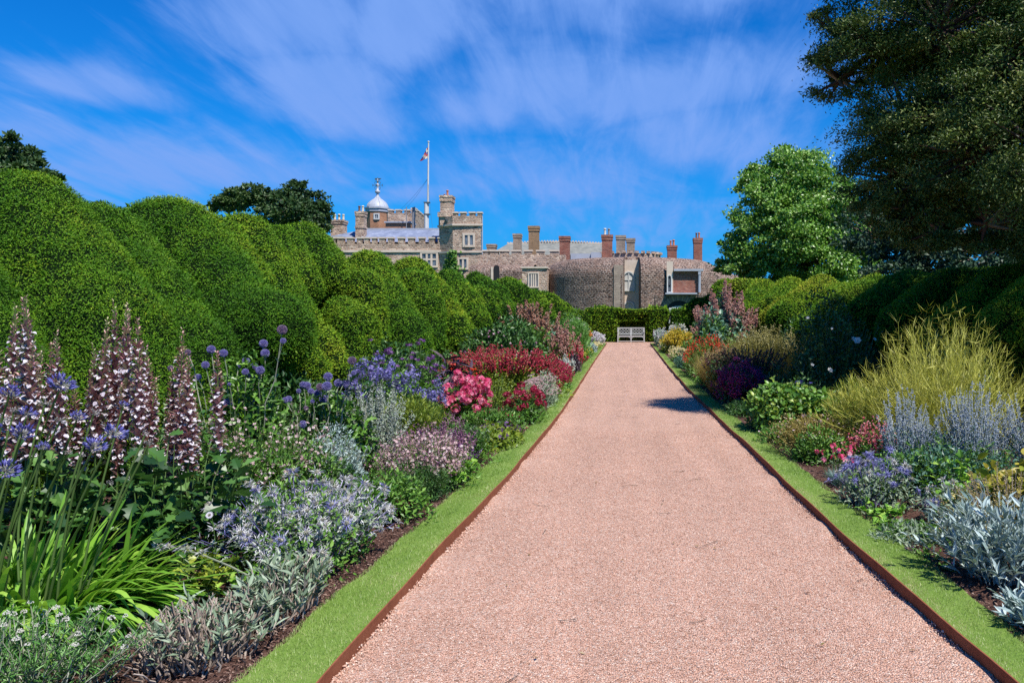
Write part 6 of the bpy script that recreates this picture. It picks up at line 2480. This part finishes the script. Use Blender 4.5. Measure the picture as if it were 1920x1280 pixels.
drift('sedum', 'flat white and pale pink sedum heads on a grey-green mound by the verge', 'flower clump', -1.78, 14.6, .32, 1.2, 700, 70, G_GREY, .003,
      dict(per=18, t0=.2, t1=.95, L=.06, Wd=.022), G_GREY, dict(n=2600, hf=.9, L=.055, Wd=.018), G_GREY, heads=dict(meshes=H_SEDUM, n=64, size=.07, tilt=.15), hv=.4)
drift('grey_grass_mound', 'fine grey-green grassy mound between crimson phlox and the verge', 'foliage clump', -1.68, 12.6, .3, .75, 728, 160, G_GREY, .0026,
      dict(per=30, t0=.2, t1=1, L=.05, Wd=.007, T=T_LANCE, up=.7), G_GREY, dict(n=2600, hf=.95, L=.05, Wd=.01, T=T_LANCE), G_MID)
drift('castor_plant', 'dark purple palm-leaved castor plant with a red flower behind the pink phlox', 'leafy plant', -2.85, 13.0, .4, .35, 664, 14, G_PURP, .008,
      dict(per=9, t0=.4, t1=1, L=.26, Wd=.07, T=T_LANCE, up=.1, tan=.1), G_PURP, None, None, fl=dict(m=5, t0=.93, r0=.05, r1=.05, size=.05, frac=.3), flm=P_SCAR)
drift('persicaria', 'large drift of slender dark red persicaria spikes across the left border', 'flower clump', -2.65, 15.8, 1.15, 1.2, 644, 520, G_STEM, .0028,
      dict(per=9, t0=.1, t1=.75, L=.10, Wd=.04), G_YEL, dict(n=4200, hf=.72, L=.09, Wd=.035), G_YEL, fl=dict(m=22, t0=.70, r0=.016, r1=.008, size=.022), flm=P_RED, hv=.3, dm=.25)
drift('bee_balm', 'rich crimson flower drift sloping down to the verge', 'flower clump', -1.82, 17.4, .32, 1.9, 676, 260, G_STEM, .0028,
      dict(per=9, t0=.1, t1=.8, L=.07, Wd=.03), G_MID, dict(n=2400, hf=.78, L=.07, Wd=.03), G_MID, fl=dict(m=22, t0=.84, r0=.055, r1=.055, size=.022), flm=P_CRIM, hv=.45, dm=.35)
drift('silver_veronica', 'thin silver-white spikes between the crimson drift and the scarlet blooms', 'flower clump', -1.95, 20.2, .25, .8, 664, 70, G_PALESTEM, .003,
      dict(per=9, t0=.1, t1=.8, L=.06, Wd=.02), G_GREY, None, None, fl=dict(m=20, t0=.5, r0=.03, r1=.012, size=.02), flm=P_GREYT)
drift('crocosmia', 'scarlet crocosmia flowers near the verge beyond the crimson drift', 'flower clump', -1.6, 20.5, .25, 1.0, 668, 60, G_STEM, .003,
      dict(per=9, t0=.1, t1=.8, L=.09, Wd=.02, T=T_LANCE), G_YEL, dict(n=900, hf=.8, L=.08, Wd=.02, T=T_LANCE), G_YEL, fl=dict(m=6, t0=.88, r0=.05, r1=.05, size=.035, frac=.6), flm=P_SCAR)
drift('dark_sedum', 'small dusky purple mound hugging the verge below the scarlet crocosmia', 'foliage clump', -1.5, 22.5, .2, .8, 664, 60, G_PURP, .003,
      dict(per=14, t0=.2, t1=1, L=.06, Wd=.03), G_PURP, dict(n=700, hf=.9, L=.06, Wd=.03), G_PURP)
seed(44)
drift('dahlia_bush', 'big leafy green bush with sparse pink flowers behind the persicaria', 'shrub', -3.0, 19.0, 1.0, .9, 612, 130, G_STEM, .004,
      dict(per=22, t0=.25, t1=1, L=.11, Wd=.055), G_DARK, dict(n=5000, hf=.97, L=.11, Wd=.055), G_DARK, fl=dict(m=1, t0=.96, r0=.06, r1=.06, size=.065, frac=.35), flm=P_MAUVE)
drift('dahlia_bush', 'taller leafy green bush under the buff plume poppy', 'shrub', -2.9, 22.0, .9, 1.0, 598, 130, G_STEM, .004,
      dict(per=22, t0=.25, t1=1, L=.12, Wd=.06), G_MID, dict(n=4600, hf=.97, L=.12, Wd=.06), G_DARK)
drift('green_filler', 'green leafy tangle at the foot of the hedge behind the verbena', 'leafy clump', -3.7, 13.0, .6, .9, 640, 90, G_STEM, .004,
      dict(per=16, t0=.2, t1=1, L=.10, Wd=.045), G_DARK, dict(n=2600, hf=.9, L=.10, Wd=.045), G_DARK)
drift('green_filler', 'shadowy green leaves at the hedge foot behind the persicaria', 'leafy clump', -3.8, 17.0, .6, 1.2, 655, 90, G_STEM, .004,
      dict(per=16, t0=.2, t1=1, L=.11, Wd=.05), G_DARK, dict(n=2600, hf=.9, L=.11, Wd=.05), G_DARK)
drift('plume_poppy', 'tall plume poppy with warm buff feathery plumes above the left border', 'flower clump', -2.95, 24.5, .95, .9, 560, 70, G_PALESTEM, .006,
      dict(per=10, t0=.1, t1=.7, L=.18, Wd=.15, T=T_OAK), G_BLUE, dict(n=700, hf=.7, L=.18, Wd=.14, T=T_OAK), G_BLUE, fl=dict(m=110, t0=.62, r0=.11, r1=.02, size=.035), flm=P_BUFF, hv=.35, dm=.2)
drift('rosy_plumes', 'softer pinkish plumes spilling forward from the plume poppy', 'flower clump', -2.1, 24.0, .5, 1.3, 602, 90, G_STEM, .004,
      dict(per=10, t0=.1, t1=.7, L=.10, Wd=.03, T=T_LANCE), G_MID, dict(n=900, hf=.7, L=.1, Wd=.03, T=T_LANCE), G_MID, fl=dict(m=46, t0=.55, r0=.07, r1=.02, size=.028), flm=P_ROSE, hv=.45)
drift('red_spikes', 'patch of dark red spikes in front of the bright green fennel', 'flower clump', -1.72, 24.5, .3, 1.6, 634, 80, G_STEM, .004,
      dict(per=10, t0=.1, t1=.7, L=.09, Wd=.03), G_MID, None, None, fl=dict(m=22, t0=.6, r0=.035, r1=.015, size=.028), flm=P_RED, hv=.45)
drift('fennel', 'soft bright green fennel rising in front of the distant hedge', 'foliage clump', -2.05, 29.5, .55, 3.2, 588, 300, G_FEATH, .004,
      dict(per=34, t0=.1, t1=1, L=.10, Wd=.016, T=T_LANCE, up=.6, tan=.5), G_FEATH, dict(n=5200, hf=.95, L=.10, Wd=.018, T=T_LANCE), G_FEATH, hv=.4)
drift('white_cosmos', 'scatter of tiny white flowers along the hedge beyond the fennel', 'flower clump', -2.3, 36.5, .45, 3.0, 588, 120, G_STEM, .004,
      dict(per=18, t0=.1, t1=.95, L=.09, Wd=.02, T=T_LANCE), G_FEATH, dict(n=1600, hf=.9, L=.09, Wd=.02, T=T_LANCE), G_FEATH, fl=dict(m=2, t0=.9, r0=.08, r1=.1, size=.05, T=T_FLOR, frac=.5), flm=P_WHITE, hv=.4)
drift('helenium', 'rusty orange flowers near the far end of the left border', 'flower clump', -2.15, 41.0, .4, 1.4, 616, 80, G_STEM, .005,
      dict(per=10, t0=.1, t1=.9, L=.10, Wd=.03), G_MID, dict(n=700, hf=.85, L=.1, Wd=.03), G_MID, fl=dict(m=6, t0=.9, r0=.07, r1=.07, size=.055), flm=P_ORANGE)
drift('catmint', 'grey-lilac catmint haze at the far end of the left border', 'flower clump', -1.75, 42.5, .4, 1.8, 622, 150, G_GREY, .005,
      dict(per=12, t0=.1, t1=.9, L=.09, Wd=.03), G_GREY, dict(n=1200, hf=.9, L=.09, Wd=.03), G_GREY, fl=dict(m=12, t0=.5, r0=.07, r1=.05, size=.045), flm=P_LWHITE)
drift('yellow_daisies', 'pale yellow daisies at the verge near the white bench', 'flower clump', -1.45, 41.0, .25, 3.2, 642, 110, G_STEM, .005,
      dict(per=10, t0=.1, t1=.9, L=.08, Wd=.03), G_YEL, dict(n=1200, hf=.9, L=.08, Wd=.03), G_YEL, fl=dict(m=5, t0=.9, r0=.06, r1=.06, size=.05), flm=P_CREAM)
drift('lambs_ears', 'silver tuft at the verge before the pale yellow daisies', 'foliage clump', -1.5, 35.0, .22, .6, 645, 50, G_SILV, .005,
      dict(per=14, t0=.1, t1=1, L=.09, Wd=.03), G_SILV, dict(n=700, hf=.95, L=.09, Wd=.035), G_SILV)
drift('catmint', 'yellow-flecked green fringe along the verge below the fennel', 'foliage clump', -1.45, 31.0, .22, 3.2, 652, 90, G_STEM, .005,
      dict(per=12, t0=.1, t1=1, L=.08, Wd=.03), G_YEL, dict(n=1400, hf=.95, L=.08, Wd=.03), G_MID, fl=dict(m=2, t0=.95, r0=.05, r1=.05, size=.045, frac=.5), flm=P_YEL)

# ================================================================ right border, near to far
seed(51)
drift('green_filler', 'low mixed green foliage over the mulch between sea holly and silver wormwood', 'leafy clump', 2.32, 5.75, .3, .3, 985, 60, G_STEM, .003,
      dict(per=16, t0=.1, t1=1, L=.05, Wd=.02, T=T_OAK), G_MID, dict(n=1500, hf=.9, L=.045, Wd=.016, T=T_LANCE), G_GREY)
lobed_clump('geranium_leaves', 'small sprawl of fresh lobed leaves at the right verge under the sea holly', 2.05, 6.25, .18, .25, .16, 120, .05, G_BRIGHT, wid=1.0)
drift('silver_wormwood', 'bright silver wormwood with pointed white leaves at the picture corner', 'foliage clump', 2.28, 4.85, .42, .5, 905, 120, G_SILV, .004,
      dict(per=17, t0=.12, t1=1, L=.085, Wd=.024, T=T_LANCE, up=.5, tan=.8), G_SILV, fl=dict(m=20, t0=.55, r0=.014, r1=.01, size=.010, frac=.2, t1=1.15), flm=G_TAN, hv=.4, dm=.45, base=.4)
drift('silver_wormwood', 'smaller silver wormwood spray cut off by the picture edge', 'foliage clump', 2.14, 4.05, .22, .3, 1120, 46, G_SILV, .004,
      dict(per=15, t0=.12, t1=1, L=.08, Wd=.022, T=T_LANCE, up=.5, tan=.8), G_SILV, hv=.4)
drift('seedhead_plant', 'tan seed spikes and dull leaves behind the silver wormwood', 'flower clump', 2.6, 5.4, .4, .3, 850, 60, G_DRY, .0035,
      dict(per=12, t0=.1, t1=.6, L=.06, Wd=.022, T=T_LANCE), G_GREY, None, None, fl=dict(m=46, t0=.45, r0=.018, r1=.010, size=.011), flm=G_TAN)
drift('catmint', 'straggly plant with a few purple flowers at the foot of the wormwood', 'flower clump', 1.98, 5.2, .16, .3, 1045, 40, G_STEM, .003,
      dict(per=12, t0=.1, t1=.95, L=.03, Wd=.012), G_MID, None, None, fl=dict(m=12, t0=.7, r0=.015, r1=.01, size=.011, frac=.15), flm=P_PURP)
drift('sea_holly', 'violet blue sea holly over the mulch near the right verge', 'flower clump', 2.26, 6.75, .33, .4, 838, 60, P_HSTEM, .003,
      dict(per=10, t0=.1, t1=.8, L=.05, Wd=.022, T=T_OAK), G_MID, dict(n=1400, hf=.62, L=.045, Wd=.018, T=T_LANCE), G_GREY,
      heads=dict(meshes=H_HOLLYV, n=60, size=.042, tilt=.5), hv=.5, dm=.3)
drift('sea_holly', 'second paler sea holly between the hosta and the verge', 'flower clump', 2.55, 6.0, .3, .3, 895, 34, P_HSTEM, .003,
      dict(per=12, t0=.1, t1=.8, L=.05, Wd=.022, T=T_OAK), G_MID, dict(n=1500, hf=.7, L=.045, Wd=.018, T=T_LANCE), G_GREY,
      heads=dict(meshes=H_HOLLY, n=22, size=.038, tilt=.5), hv=.5, dm=.3)
lobed_clump('hosta', 'yellowing broad hosta leaves at the picture edge above the wormwood', 3.02, 6.1, .34, .35, .62, 260, .11, leafmat('hosta_leaf', [(.10, .17, .02), (.24, .27, .03), (.40, .36, .05), (.46, .38, .09)], .3), T=T_BROAD, wid=.72)
lobed_clump('feverfew', 'fresh green lobed leaves between the violet sea holly and the hosta', 2.7, 6.5, .32, .3, .5, 170, .075, G_BRIGHT, cat='leafy plant')
drift('green_filler', 'low green leafy growth under the silver blue Russian sage', 'leafy clump', 2.9, 7.0, .6, .35, 815, 90, G_STEM, .003,
      dict(per=16, t0=.1, t1=1, L=.05, Wd=.022), G_MID, dict(n=2200, hf=.9, L=.05, Wd=.022), G_BLUE)
for lab, X, Y, rx, top, n in (('silver blue Russian sage wands arching beside the pink penstemon', 2.72, 7.7, .3, 728, 90), ('tall silver blue Russian sage in front of the yellow broom', 3.22, 7.4, .36, 712, 120),
                              ('silver blue Russian sage running out of the picture beside the broom', 3.75, 7.35, .32, 722, 90)):
    drift('russian_sage', lab, 'flower clump', X, Y, rx, .3, top, n, P_GREYT, .0026,
          dict(per=12, t0=.1, t1=.65, L=.04, Wd=.014, T=T_LANCE, up=.6), G_BLUE, dict(n=900, hf=.55, L=.045, Wd=.018, T=T_LANCE), G_BLUE,
          fl=dict(m=44, t0=.38, r0=.045, r1=.010, size=.009), flm=P_HAZE, hv=.4, dm=.2, group='silver blue Russian sages')
drift('pink_penstemon', 'salmon pink penstemon bells in front of the Russian sage', 'flower clump', 2.52, 8.15, .24, .25, 782, 34, G_STEM, .003,
      dict(per=20, t0=.1, t1=.85, L=.05, Wd=.012, T=T_LANCE), G_MID, dict(n=900, hf=.6, L=.05, Wd=.014, T=T_LANCE), G_MID, fl=dict(m=15, t0=.6, r0=.032, r1=.025, size=.026), flm=leafmat('salmon_petal', [(.45, .06, .10), (.58, .17, .19), (.62, .33, .33)], .3))
drift('dianthus', 'hot magenta pinks nodding over a blue-grey tuft', 'flower clump', 2.1, 8.0, .2, .2, 832, 16, G_STEM, .0025,
      dict(per=12, t0=.05, t1=.7, L=.05, Wd=.008, T=T_LANCE), G_GREY, None, None, fl=dict(m=3, t0=.97, r0=.02, r1=.02, size=.026, T=T_FLOR), flm=P_PINK)
b_ = thing('dianthus_tuft', 'spiky blue-grey grassy tuft on the mulch by the right verge', 'foliage clump', (2.03, 7.55, BEDZ))
bb = Buf()
n = 420
th = RNG.random(n) * 6.283
blades(bb, np.stack([np.cos(th), np.sin(th), th * 0], -1) * (np.sqrt(RNG.random(n)) * .09)[:, None], np.stack([np.cos(th) * .6, np.sin(th) * .6, np.full(n, 1.0)], -1) + rv(n) * .3, RNG.uniform(.12, .22, n), .005, .2, seg=3)
bb.build('leaves', leafmat('dianthus_leaf', [(.05, .11, .10), (.10, .18, .17), (.17, .27, .26)], .1), b_)
drift('golden_origanum', 'tan and gold mound of tiny leaves with scattered pink flowers', 'foliage clump', 2.12, 9.2, .58, .5, 776, 330, G_TAN, .0022,
      dict(per=26, t0=.2, t1=1, L=.024, Wd=.012), leafmat('gold_small_leaf', [(.07, .06, .012), (.17, .14, .028), (.28, .22, .05), (.36, .29, .09)], .25), dict(n=4200, hf=.95, L=.024, Wd=.013), G_TAN,
      fl=dict(m=1, t0=1.0, r0=.02, r1=.02, size=.014, T=T_FLOR, frac=.3), flm=P_PALEP)
drift('spanish_broom', 'huge yellow-green thicket of leafless broom stems in the right border', 'shrub', 3.45, 8.75, .95, .75, 592, 330, G_BROOM, .0042,
      dict(per=46, t0=.2, t1=1.0, L=.15, Wd=.0038, T=T_LANCE, up=.5, tan=1.0), G_BROOM, dict(n=3600, hf=.9, L=.13, Wd=.005, T=T_LANCE, thick=.7), G_BROOM, hv=.35, dm=.5, base=.3, wob=.03, bow=1.2)
drift('spanish_broom', 'lower yellow-green broom sprawl beside the round-leaved bush', 'shrub', 2.72, 9.3, .4, .4, 700, 120, G_BROOM, .0035,
      dict(per=36, t0=.2, t1=1.0, L=.09, Wd=.006, T=T_LANCE, up=.8, tan=.9), G_BROOM, dict(n=2400, hf=.95, L=.09, Wd=.007, T=T_LANCE), G_YEL, hv=.35)
drift('leafy_bush', 'round-leaved yellow-green bush spilling over the right verge', 'shrub', 2.08, 11.1, .68, .62, 714, 130, G_STEM, .004,
      dict(per=18, t0=.2, t1=1, L=.07, Wd=.045, T=T_BROAD, up=.2), leafmat('catalpa_leaf', [(.06, .12, .014), (.15, .24, .025), (.25, .36, .045), (.38, .45, .11)], .25), dict(n=3000, hf=.98, L=.07, Wd=.047, T=T_BROAD), G_MID)
drift('hardy_geranium', 'few deep violet flowers peeping over the round-leaved bush', 'flower clump', 2.7, 12.0, .45, .3, 708, 50, G_STEM, .003,
      dict(per=14, t0=.2, t1=1, L=.06, Wd=.03), G_DARK, dict(n=900, hf=.9, L=.06, Wd=.03), G_DARK, fl=dict(m=1, t0=1, r0=.02, r1=.02, size=.035, T=T_FLOR, frac=.25), flm=P_AGA)
seed(52)


def rose_bush():
    drift('rose_bush', 'dark green rose bush with a few white blooms half in the shade', 'shrub', 3.35, 13.0, .85, .9, 568, 110, G_STEM, .005,
          dict(per=26, t0=.25, t1=1, L=.06, Wd=.034), G_DARK, dict(n=5600, hf=.95, L=.062, Wd=.036), G_DARK, hv=.35, dm=.3)
    r = bpy.data.objects[[o.name for o in bpy.data.objects if o.name.startswith('rose_bush')][-1]]
    loc = np.array([r.location.x, r.location.y, r.location.z])
    for (px, py, Y, s) in ((1608, 639, 12.0, .062), (1600, 636, 12.05, .045), (1556, 694, 11.9, .045), (1515, 596, 12.3, .03), (1640, 636, 12.1, .03), (1560, 616, 12.2, .022), (1523, 684, 12.1, .03)):
        obj_of(H_ROSE, 'bloom', r, W(px, py, Y) - loc, (math.radians(55), 0, RNG.uniform(-.5, .5)), s)


rose_bush()
drift('amaranth', 'deep magenta amaranth mass in the tree shade by the verge', 'flower clump', 2.1, 14.3, .46, .9, 672, 200, G_RED, .003,
      dict(per=10, t0=.1, t1=.8, L=.06, Wd=.025), G_RED, dict(n=1800, hf=.8, L=.06, Wd=.025), G_DARK, fl=dict(m=26, t0=.55, r0=.05, r1=.04, size=.02), flm=P_MAG, hv=.4)
drift('dark_phlox', 'dark green leafy clump in shade beside the magenta amaranth', 'foliage clump', 2.75, 13.4, .5, .6, 690, 100, G_STEM, .003,
      dict(per=22, t0=.1, t1=1, L=.06, Wd=.02, T=T_LANCE), G_DARK, dict(n=2200, hf=.92, L=.06, Wd=.022, T=T_LANCE), G_DARK)
drift('grey_tuft', 'grey spiky tuft in the shade in front of the amaranth', 'foliage clump', 2.22, 12.7, .18, .2, 722, 40, G_GREY, .003,
      dict(per=18, t0=.1, t1=1, L=.06, Wd=.01, T=T_LANCE, up=.8), G_GREY)
drift('persicaria', 'dark maroon persicaria spikes standing before the buff grass', 'flower clump', 2.75, 16.2, .85, .8, 646, 190, G_STEM, .003,
      dict(per=9, t0=.1, t1=.7, L=.09, Wd=.035), G_MID, dict(n=2000, hf=.7, L=.08, Wd=.03), G_DARK, fl=dict(m=16, t0=.62, r0=.014, r1=.008, size=.024), flm=P_DKSPIKE, hv=.3, dm=.15)


def grassy(name, label, X, Y, rx, ry, top, n, mats, wd=.006, plume=None, pm=None):
    h = Z_at(top, Y) - BEDZ
    root = thing(name, label, 'ornamental grass', (X, Y, BEDZ))
    th = RNG.random(n) * 6.283
    r = np.sqrt(RNG.random(n))
    P = np.stack([np.cos(th) * r * rx * .7, np.sin(th) * r * ry * .7, np.zeros(n)], -1)
    D = np.stack([np.cos(th) * r * .55, np.sin(th) * r * .55, np.ones(n)], -1) + rv(n) * .16
    b = Buf()
    blades(b, P, D, h * RNG.uniform(.6, 1.05, n), max(wd, .0009 * Y), RNG.uniform(.05, .3, n), seg=4)
    b.build('blades', mats, root)
    if plume:
        ps = stems(plume, rx, ry, h, .5, .3, .25)
        b = Buf()
        florets(b, ps, 30, .6, .05, .02, .02, Y=Y)
        tag(b.build('plumes', pm, root), kind='stuff')
    return root


grassy('ornamental_grass', 'pale gold feathery grass between the rose bush and the plume poppy', 3.45, 19.5, .85, .8, 604, 2600, leafmat('gold_grass', [(.14, .13, .03), (.25, .23, .06), (.36, .33, .11), (.46, .42, .2)], .25), .007, 160, leafmat('gold_grass', [(.1, .1, .1)]))
grassy('ornamental_grass', 'tan grass mound with reddish tints in front of the scarlet crocosmia', 2.12, 17.3, .48, 1.1, 645, 2200, G_TAN, .007, 90, leafmat('tan_plume', [(.20, .13, .05), (.30, .2, .08), (.38, .29, .14)], .2))
grassy('ornamental_grass', 'low russet grass spilling on the verge beside the amaranth', 1.88, 15.6, .22, .7, 705, 900, leafmat('russet_grass', [(.12, .06, .02), (.22, .11, .04), (.30, .19, .07)], .2), .006)
drift('phlox', 'small hot pink phlox cluster before the maroon persicaria', 'flower clump', 2.2, 15.6, .16, .16, 668, 8, G_STEM, .003,
      dict(per=14, t0=.1, t1=.9, L=.06, Wd=.02), G_MID, heads=dict(meshes=H_PHLOXP, n=7, size=.07), hv=.2)
drift('crocosmia', 'scarlet crocosmia arching over tan grass on the sunny side', 'flower clump', 2.4, 20.6, .62, 1.0, 624, 130, G_STEM, .003,
      dict(per=12, t0=.1, t1=.85, L=.14, Wd=.018, T=T_LANCE, up=.8), G_YEL, dict(n=1200, hf=.82, L=.13, Wd=.02, T=T_LANCE), G_MID, fl=dict(m=8, t0=.86, r0=.055, r1=.05, size=.036, frac=.75), flm=P_SCAR, hv=.25)
drift('crocosmia', 'scarlet crocosmia arching low beside the verge', 'flower clump', 1.95, 22.0, .3, 1.2, 655, 60, G_STEM, .003,
      dict(per=12, t0=.1, t1=.85, L=.12, Wd=.018, T=T_LANCE, up=.8), G_YEL, dict(n=700, hf=.82, L=.12, Wd=.02, T=T_LANCE), G_MID, fl=dict(m=8, t0=.86, r0=.05, r1=.05, size=.036, frac=.55), flm=P_SCAR, hv=.3)
seed(53)
drift('plume_poppy', 'giant plume poppy with pink-buff plumes over blue-green lobed leaves', 'flower clump', 3.3, 26.5, 1.05, 1.1, 532, 100, G_PALESTEM, .007,
      dict(per=16, t0=.15, t1=.75, L=.2, Wd=.17, T=T_OAK, up=.1), G_BLUE, dict(n=1900, hf=.70, L=.19, Wd=.16, T=T_OAK), G_BLUE, fl=dict(m=130, t0=.58, r0=.16, r1=.03, size=.038), flm=P_ROSE, hv=.4, dm=.3)
drift('green_bush', 'green leafy bush with reddish tints below the giant plume poppy', 'shrub', 2.75, 25.0, .6, .9, 592, 90, G_STEM, .005,
      dict(per=18, t0=.2, t1=1, L=.13, Wd=.08, T=T_OAK), G_MID, dict(n=1600, hf=.95, L=.13, Wd=.08, T=T_OAK), G_BLUE)
drift('goldenrod', 'bright yellow flower bush near the far end of the right border', 'flower clump', 2.3, 34.5, .75, 1.8, 616, 200, G_STEM, .005,
      dict(per=10, t0=.1, t1=.8, L=.10, Wd=.03), G_MID, dict(n=1500, hf=.75, L=.10, Wd=.03), G_YEL, fl=dict(m=20, t0=.62, r0=.09, r1=.05, size=.045), flm=P_YEL, hv=.35)
drift('yellow_daisies', 'low cream and yellow daisies spilling on the right verge', 'flower clump', 1.85, 28.5, .34, 1.6, 652, 120, G_STEM, .004,
      dict(per=10, t0=.1, t1=.9, L=.07, Wd=.03), G_YEL, dict(n=1000, hf=.85, L=.07, Wd=.03), G_MID, fl=dict(m=7, t0=.9, r0=.06, r1=.06, size=.045), flm=P_CREAM, hv=.35)
drift('blue_grass_tuft', 'blue-green tuft between the cream daisies and the russet edge', 'foliage clump', 1.85, 24.5, .28, .9, 665, 90, G_BLUE, .004,
      dict(per=18, t0=.1, t1=1, L=.08, Wd=.02, T=T_LANCE), G_BLUE, dict(n=900, hf=.95, L=.08, Wd=.02, T=T_LANCE), G_BLUE)
drift('red_sedum', 'dusky red and green mound along the verge below the crocosmia', 'foliage clump', 1.78, 20.3, .24, 1.6, 690, 110, G_STEM, .004,
      dict(per=16, t0=.1, t1=1, L=.07, Wd=.03), G_RED, dict(n=1300, hf=.95, L=.07, Wd=.03), G_MID)
drift('lambs_ears', 'silver-white felted clump closest to the bench on the right', 'foliage clump', 1.75, 42.5, .4, 2.2, 616, 140, G_SILV, .005,
      dict(per=16, t0=.1, t1=1, L=.10, Wd=.035), G_SILV, dict(n=1700, hf=.95, L=.10, Wd=.04), G_GREY, fl=dict(m=4, t0=.9, r0=.05, r1=.05, size=.05, frac=.5), flm=P_LWHITE)
drift('white_phlox', 'white phlox heads rising behind the bright yellow flowers', 'flower clump', 2.65, 40.0, .5, 1.0, 604, 60, G_STEM, .005,
      dict(per=14, t0=.1, t1=.9, L=.10, Wd=.035), G_MID, dict(n=900, hf=.85, L=.10, Wd=.035), G_MID, fl=dict(m=12, t0=.92, r0=.09, r1=.08, size=.05, frac=.6), flm=P_WHITE)
drift('yarrow', 'creamy green fringe along the verge at the foot of the yellow bush', 'foliage clump', 1.7, 35.5, .3, 2.6, 638, 120, G_YEL, .005,
      dict(per=12, t0=.1, t1=1, L=.08, Wd=.03), G_GREY, dict(n=1500, hf=.95, L=.08, Wd=.03), G_YEL, fl=dict(m=3, t0=.95, r0=.05, r1=.05, size=.045, frac=.6), flm=P_CREAM)
drift('orange_lily', 'orange flowers mixed in green leaves behind the scarlet crocosmia', 'flower clump', 2.6, 30.5, .45, 1.2, 632, 60, G_STEM, .005,
      dict(per=16, t0=.1, t1=.95, L=.12, Wd=.025, T=T_LANCE), G_MID, dict(n=900, hf=.9, L=.12, Wd=.03, T=T_LANCE), G_MID, fl=dict(m=4, t0=.93, r0=.06, r1=.06, size=.06, frac=.4), flm=P_ORANGE)
for lab, X, Y, rx, ry, top in (('shaded dark green undergrowth between the broom and the clipped hedge', 4.6, 11.0, .8, 1.2, 640), ('shaded dark green undergrowth beyond the rose bush', 4.5, 15.0, .7, 1.4, 615),
                               ('green undergrowth along the hedge behind the gold grass', 4.6, 21.0, .7, 1.6, 605), ('green undergrowth along the hedge behind the giant plume poppy', 4.6, 29.0, .7, 2.4, 595),
                               ('green undergrowth at the far end beside the short return hedge', 3.6, 38.0, .7, 2.6, 600)):
    drift('undergrowth', lab, 'undergrowth', X, Y, rx, ry, top, 90, G_STEM, .004, dict(per=16, t0=.1, t1=1, L=.08, Wd=.035), G_DARK, dict(n=2600, hf=.9, L=.08, Wd=.035), G_DARK)
for lab, X, Y, rx, ry, top in (('green undergrowth at the hedge foot behind the phlox', -3.9, 9.6, .6, 1.0, 690), ('green undergrowth along the hedge behind the buff plume poppy', -3.9, 27.0, .7, 2.4, 592),
                               ('green undergrowth along the hedge beyond the fennel', -3.4, 35.0, .7, 3.0, 600)):
    drift('undergrowth', lab, 'undergrowth', X, Y, rx, ry, top, 90, G_STEM, .004, dict(per=16, t0=.1, t1=1, L=.08, Wd=.035), G_DARK, dict(n=2600, hf=.9, L=.08, Wd=.035), G_DARK)

# low growth that knits the clumps together
seed(61)
for lab, X, Y, rx, ry, top, mt in (
        ('low green foliage in the gap between the silver haze and the violet phlox', -2.95, 8.7, .35, .4, 772, G_MID), ('low green foliage behind the yellow-green amsonia clump', -2.75, 10.1, .35, .4, 752, G_DARK),
        ('low green foliage between the hot pink phlox and the castor plant', -2.6, 12.2, .4, .5, 716, G_MID), ('pale green foliage in front of the persicaria drift', -2.35, 13.9, .45, .5, 702, G_YEL),
        ('low green foliage between sea holly and pale pink gaura', -2.3, 6.25, .4, .35, 880, G_MID), ('dark green foliage under the pale pink gaura flowers', -2.55, 6.7, .35, .3, 850, G_DARK),
        ('low green foliage between pink penstemon and the golden mound', 2.42, 8.75, .35, .3, 806, G_MID), ('low green foliage between golden mound and leafy bush', 2.3, 10.0, .4, .3, 790, G_FEATH),
        ('low green foliage behind the violet sea holly', 2.55, 7.25, .35, .25, 850, G_MID), ('low dark foliage at the broom foot beside the Russian sage', 3.1, 8.1, .4, .25, 800, G_DARK),
        ('low green foliage along the verge under the amaranth', 1.95, 13.0, .25, .6, 752, G_DARK), ('low green foliage along the verge beyond the amaranth', 1.85, 18.6, .25, 1.0, 700, G_MID)):
    drift('green_filler', lab, 'leafy clump', X, Y, rx, ry, top, 70, G_STEM, .003, dict(per=16, t0=.1, t1=1, L=.05, Wd=.018, T=T_LANCE), mt, dict(n=1500, hf=.9, L=.05, Wd=.02), mt, hv=.45)
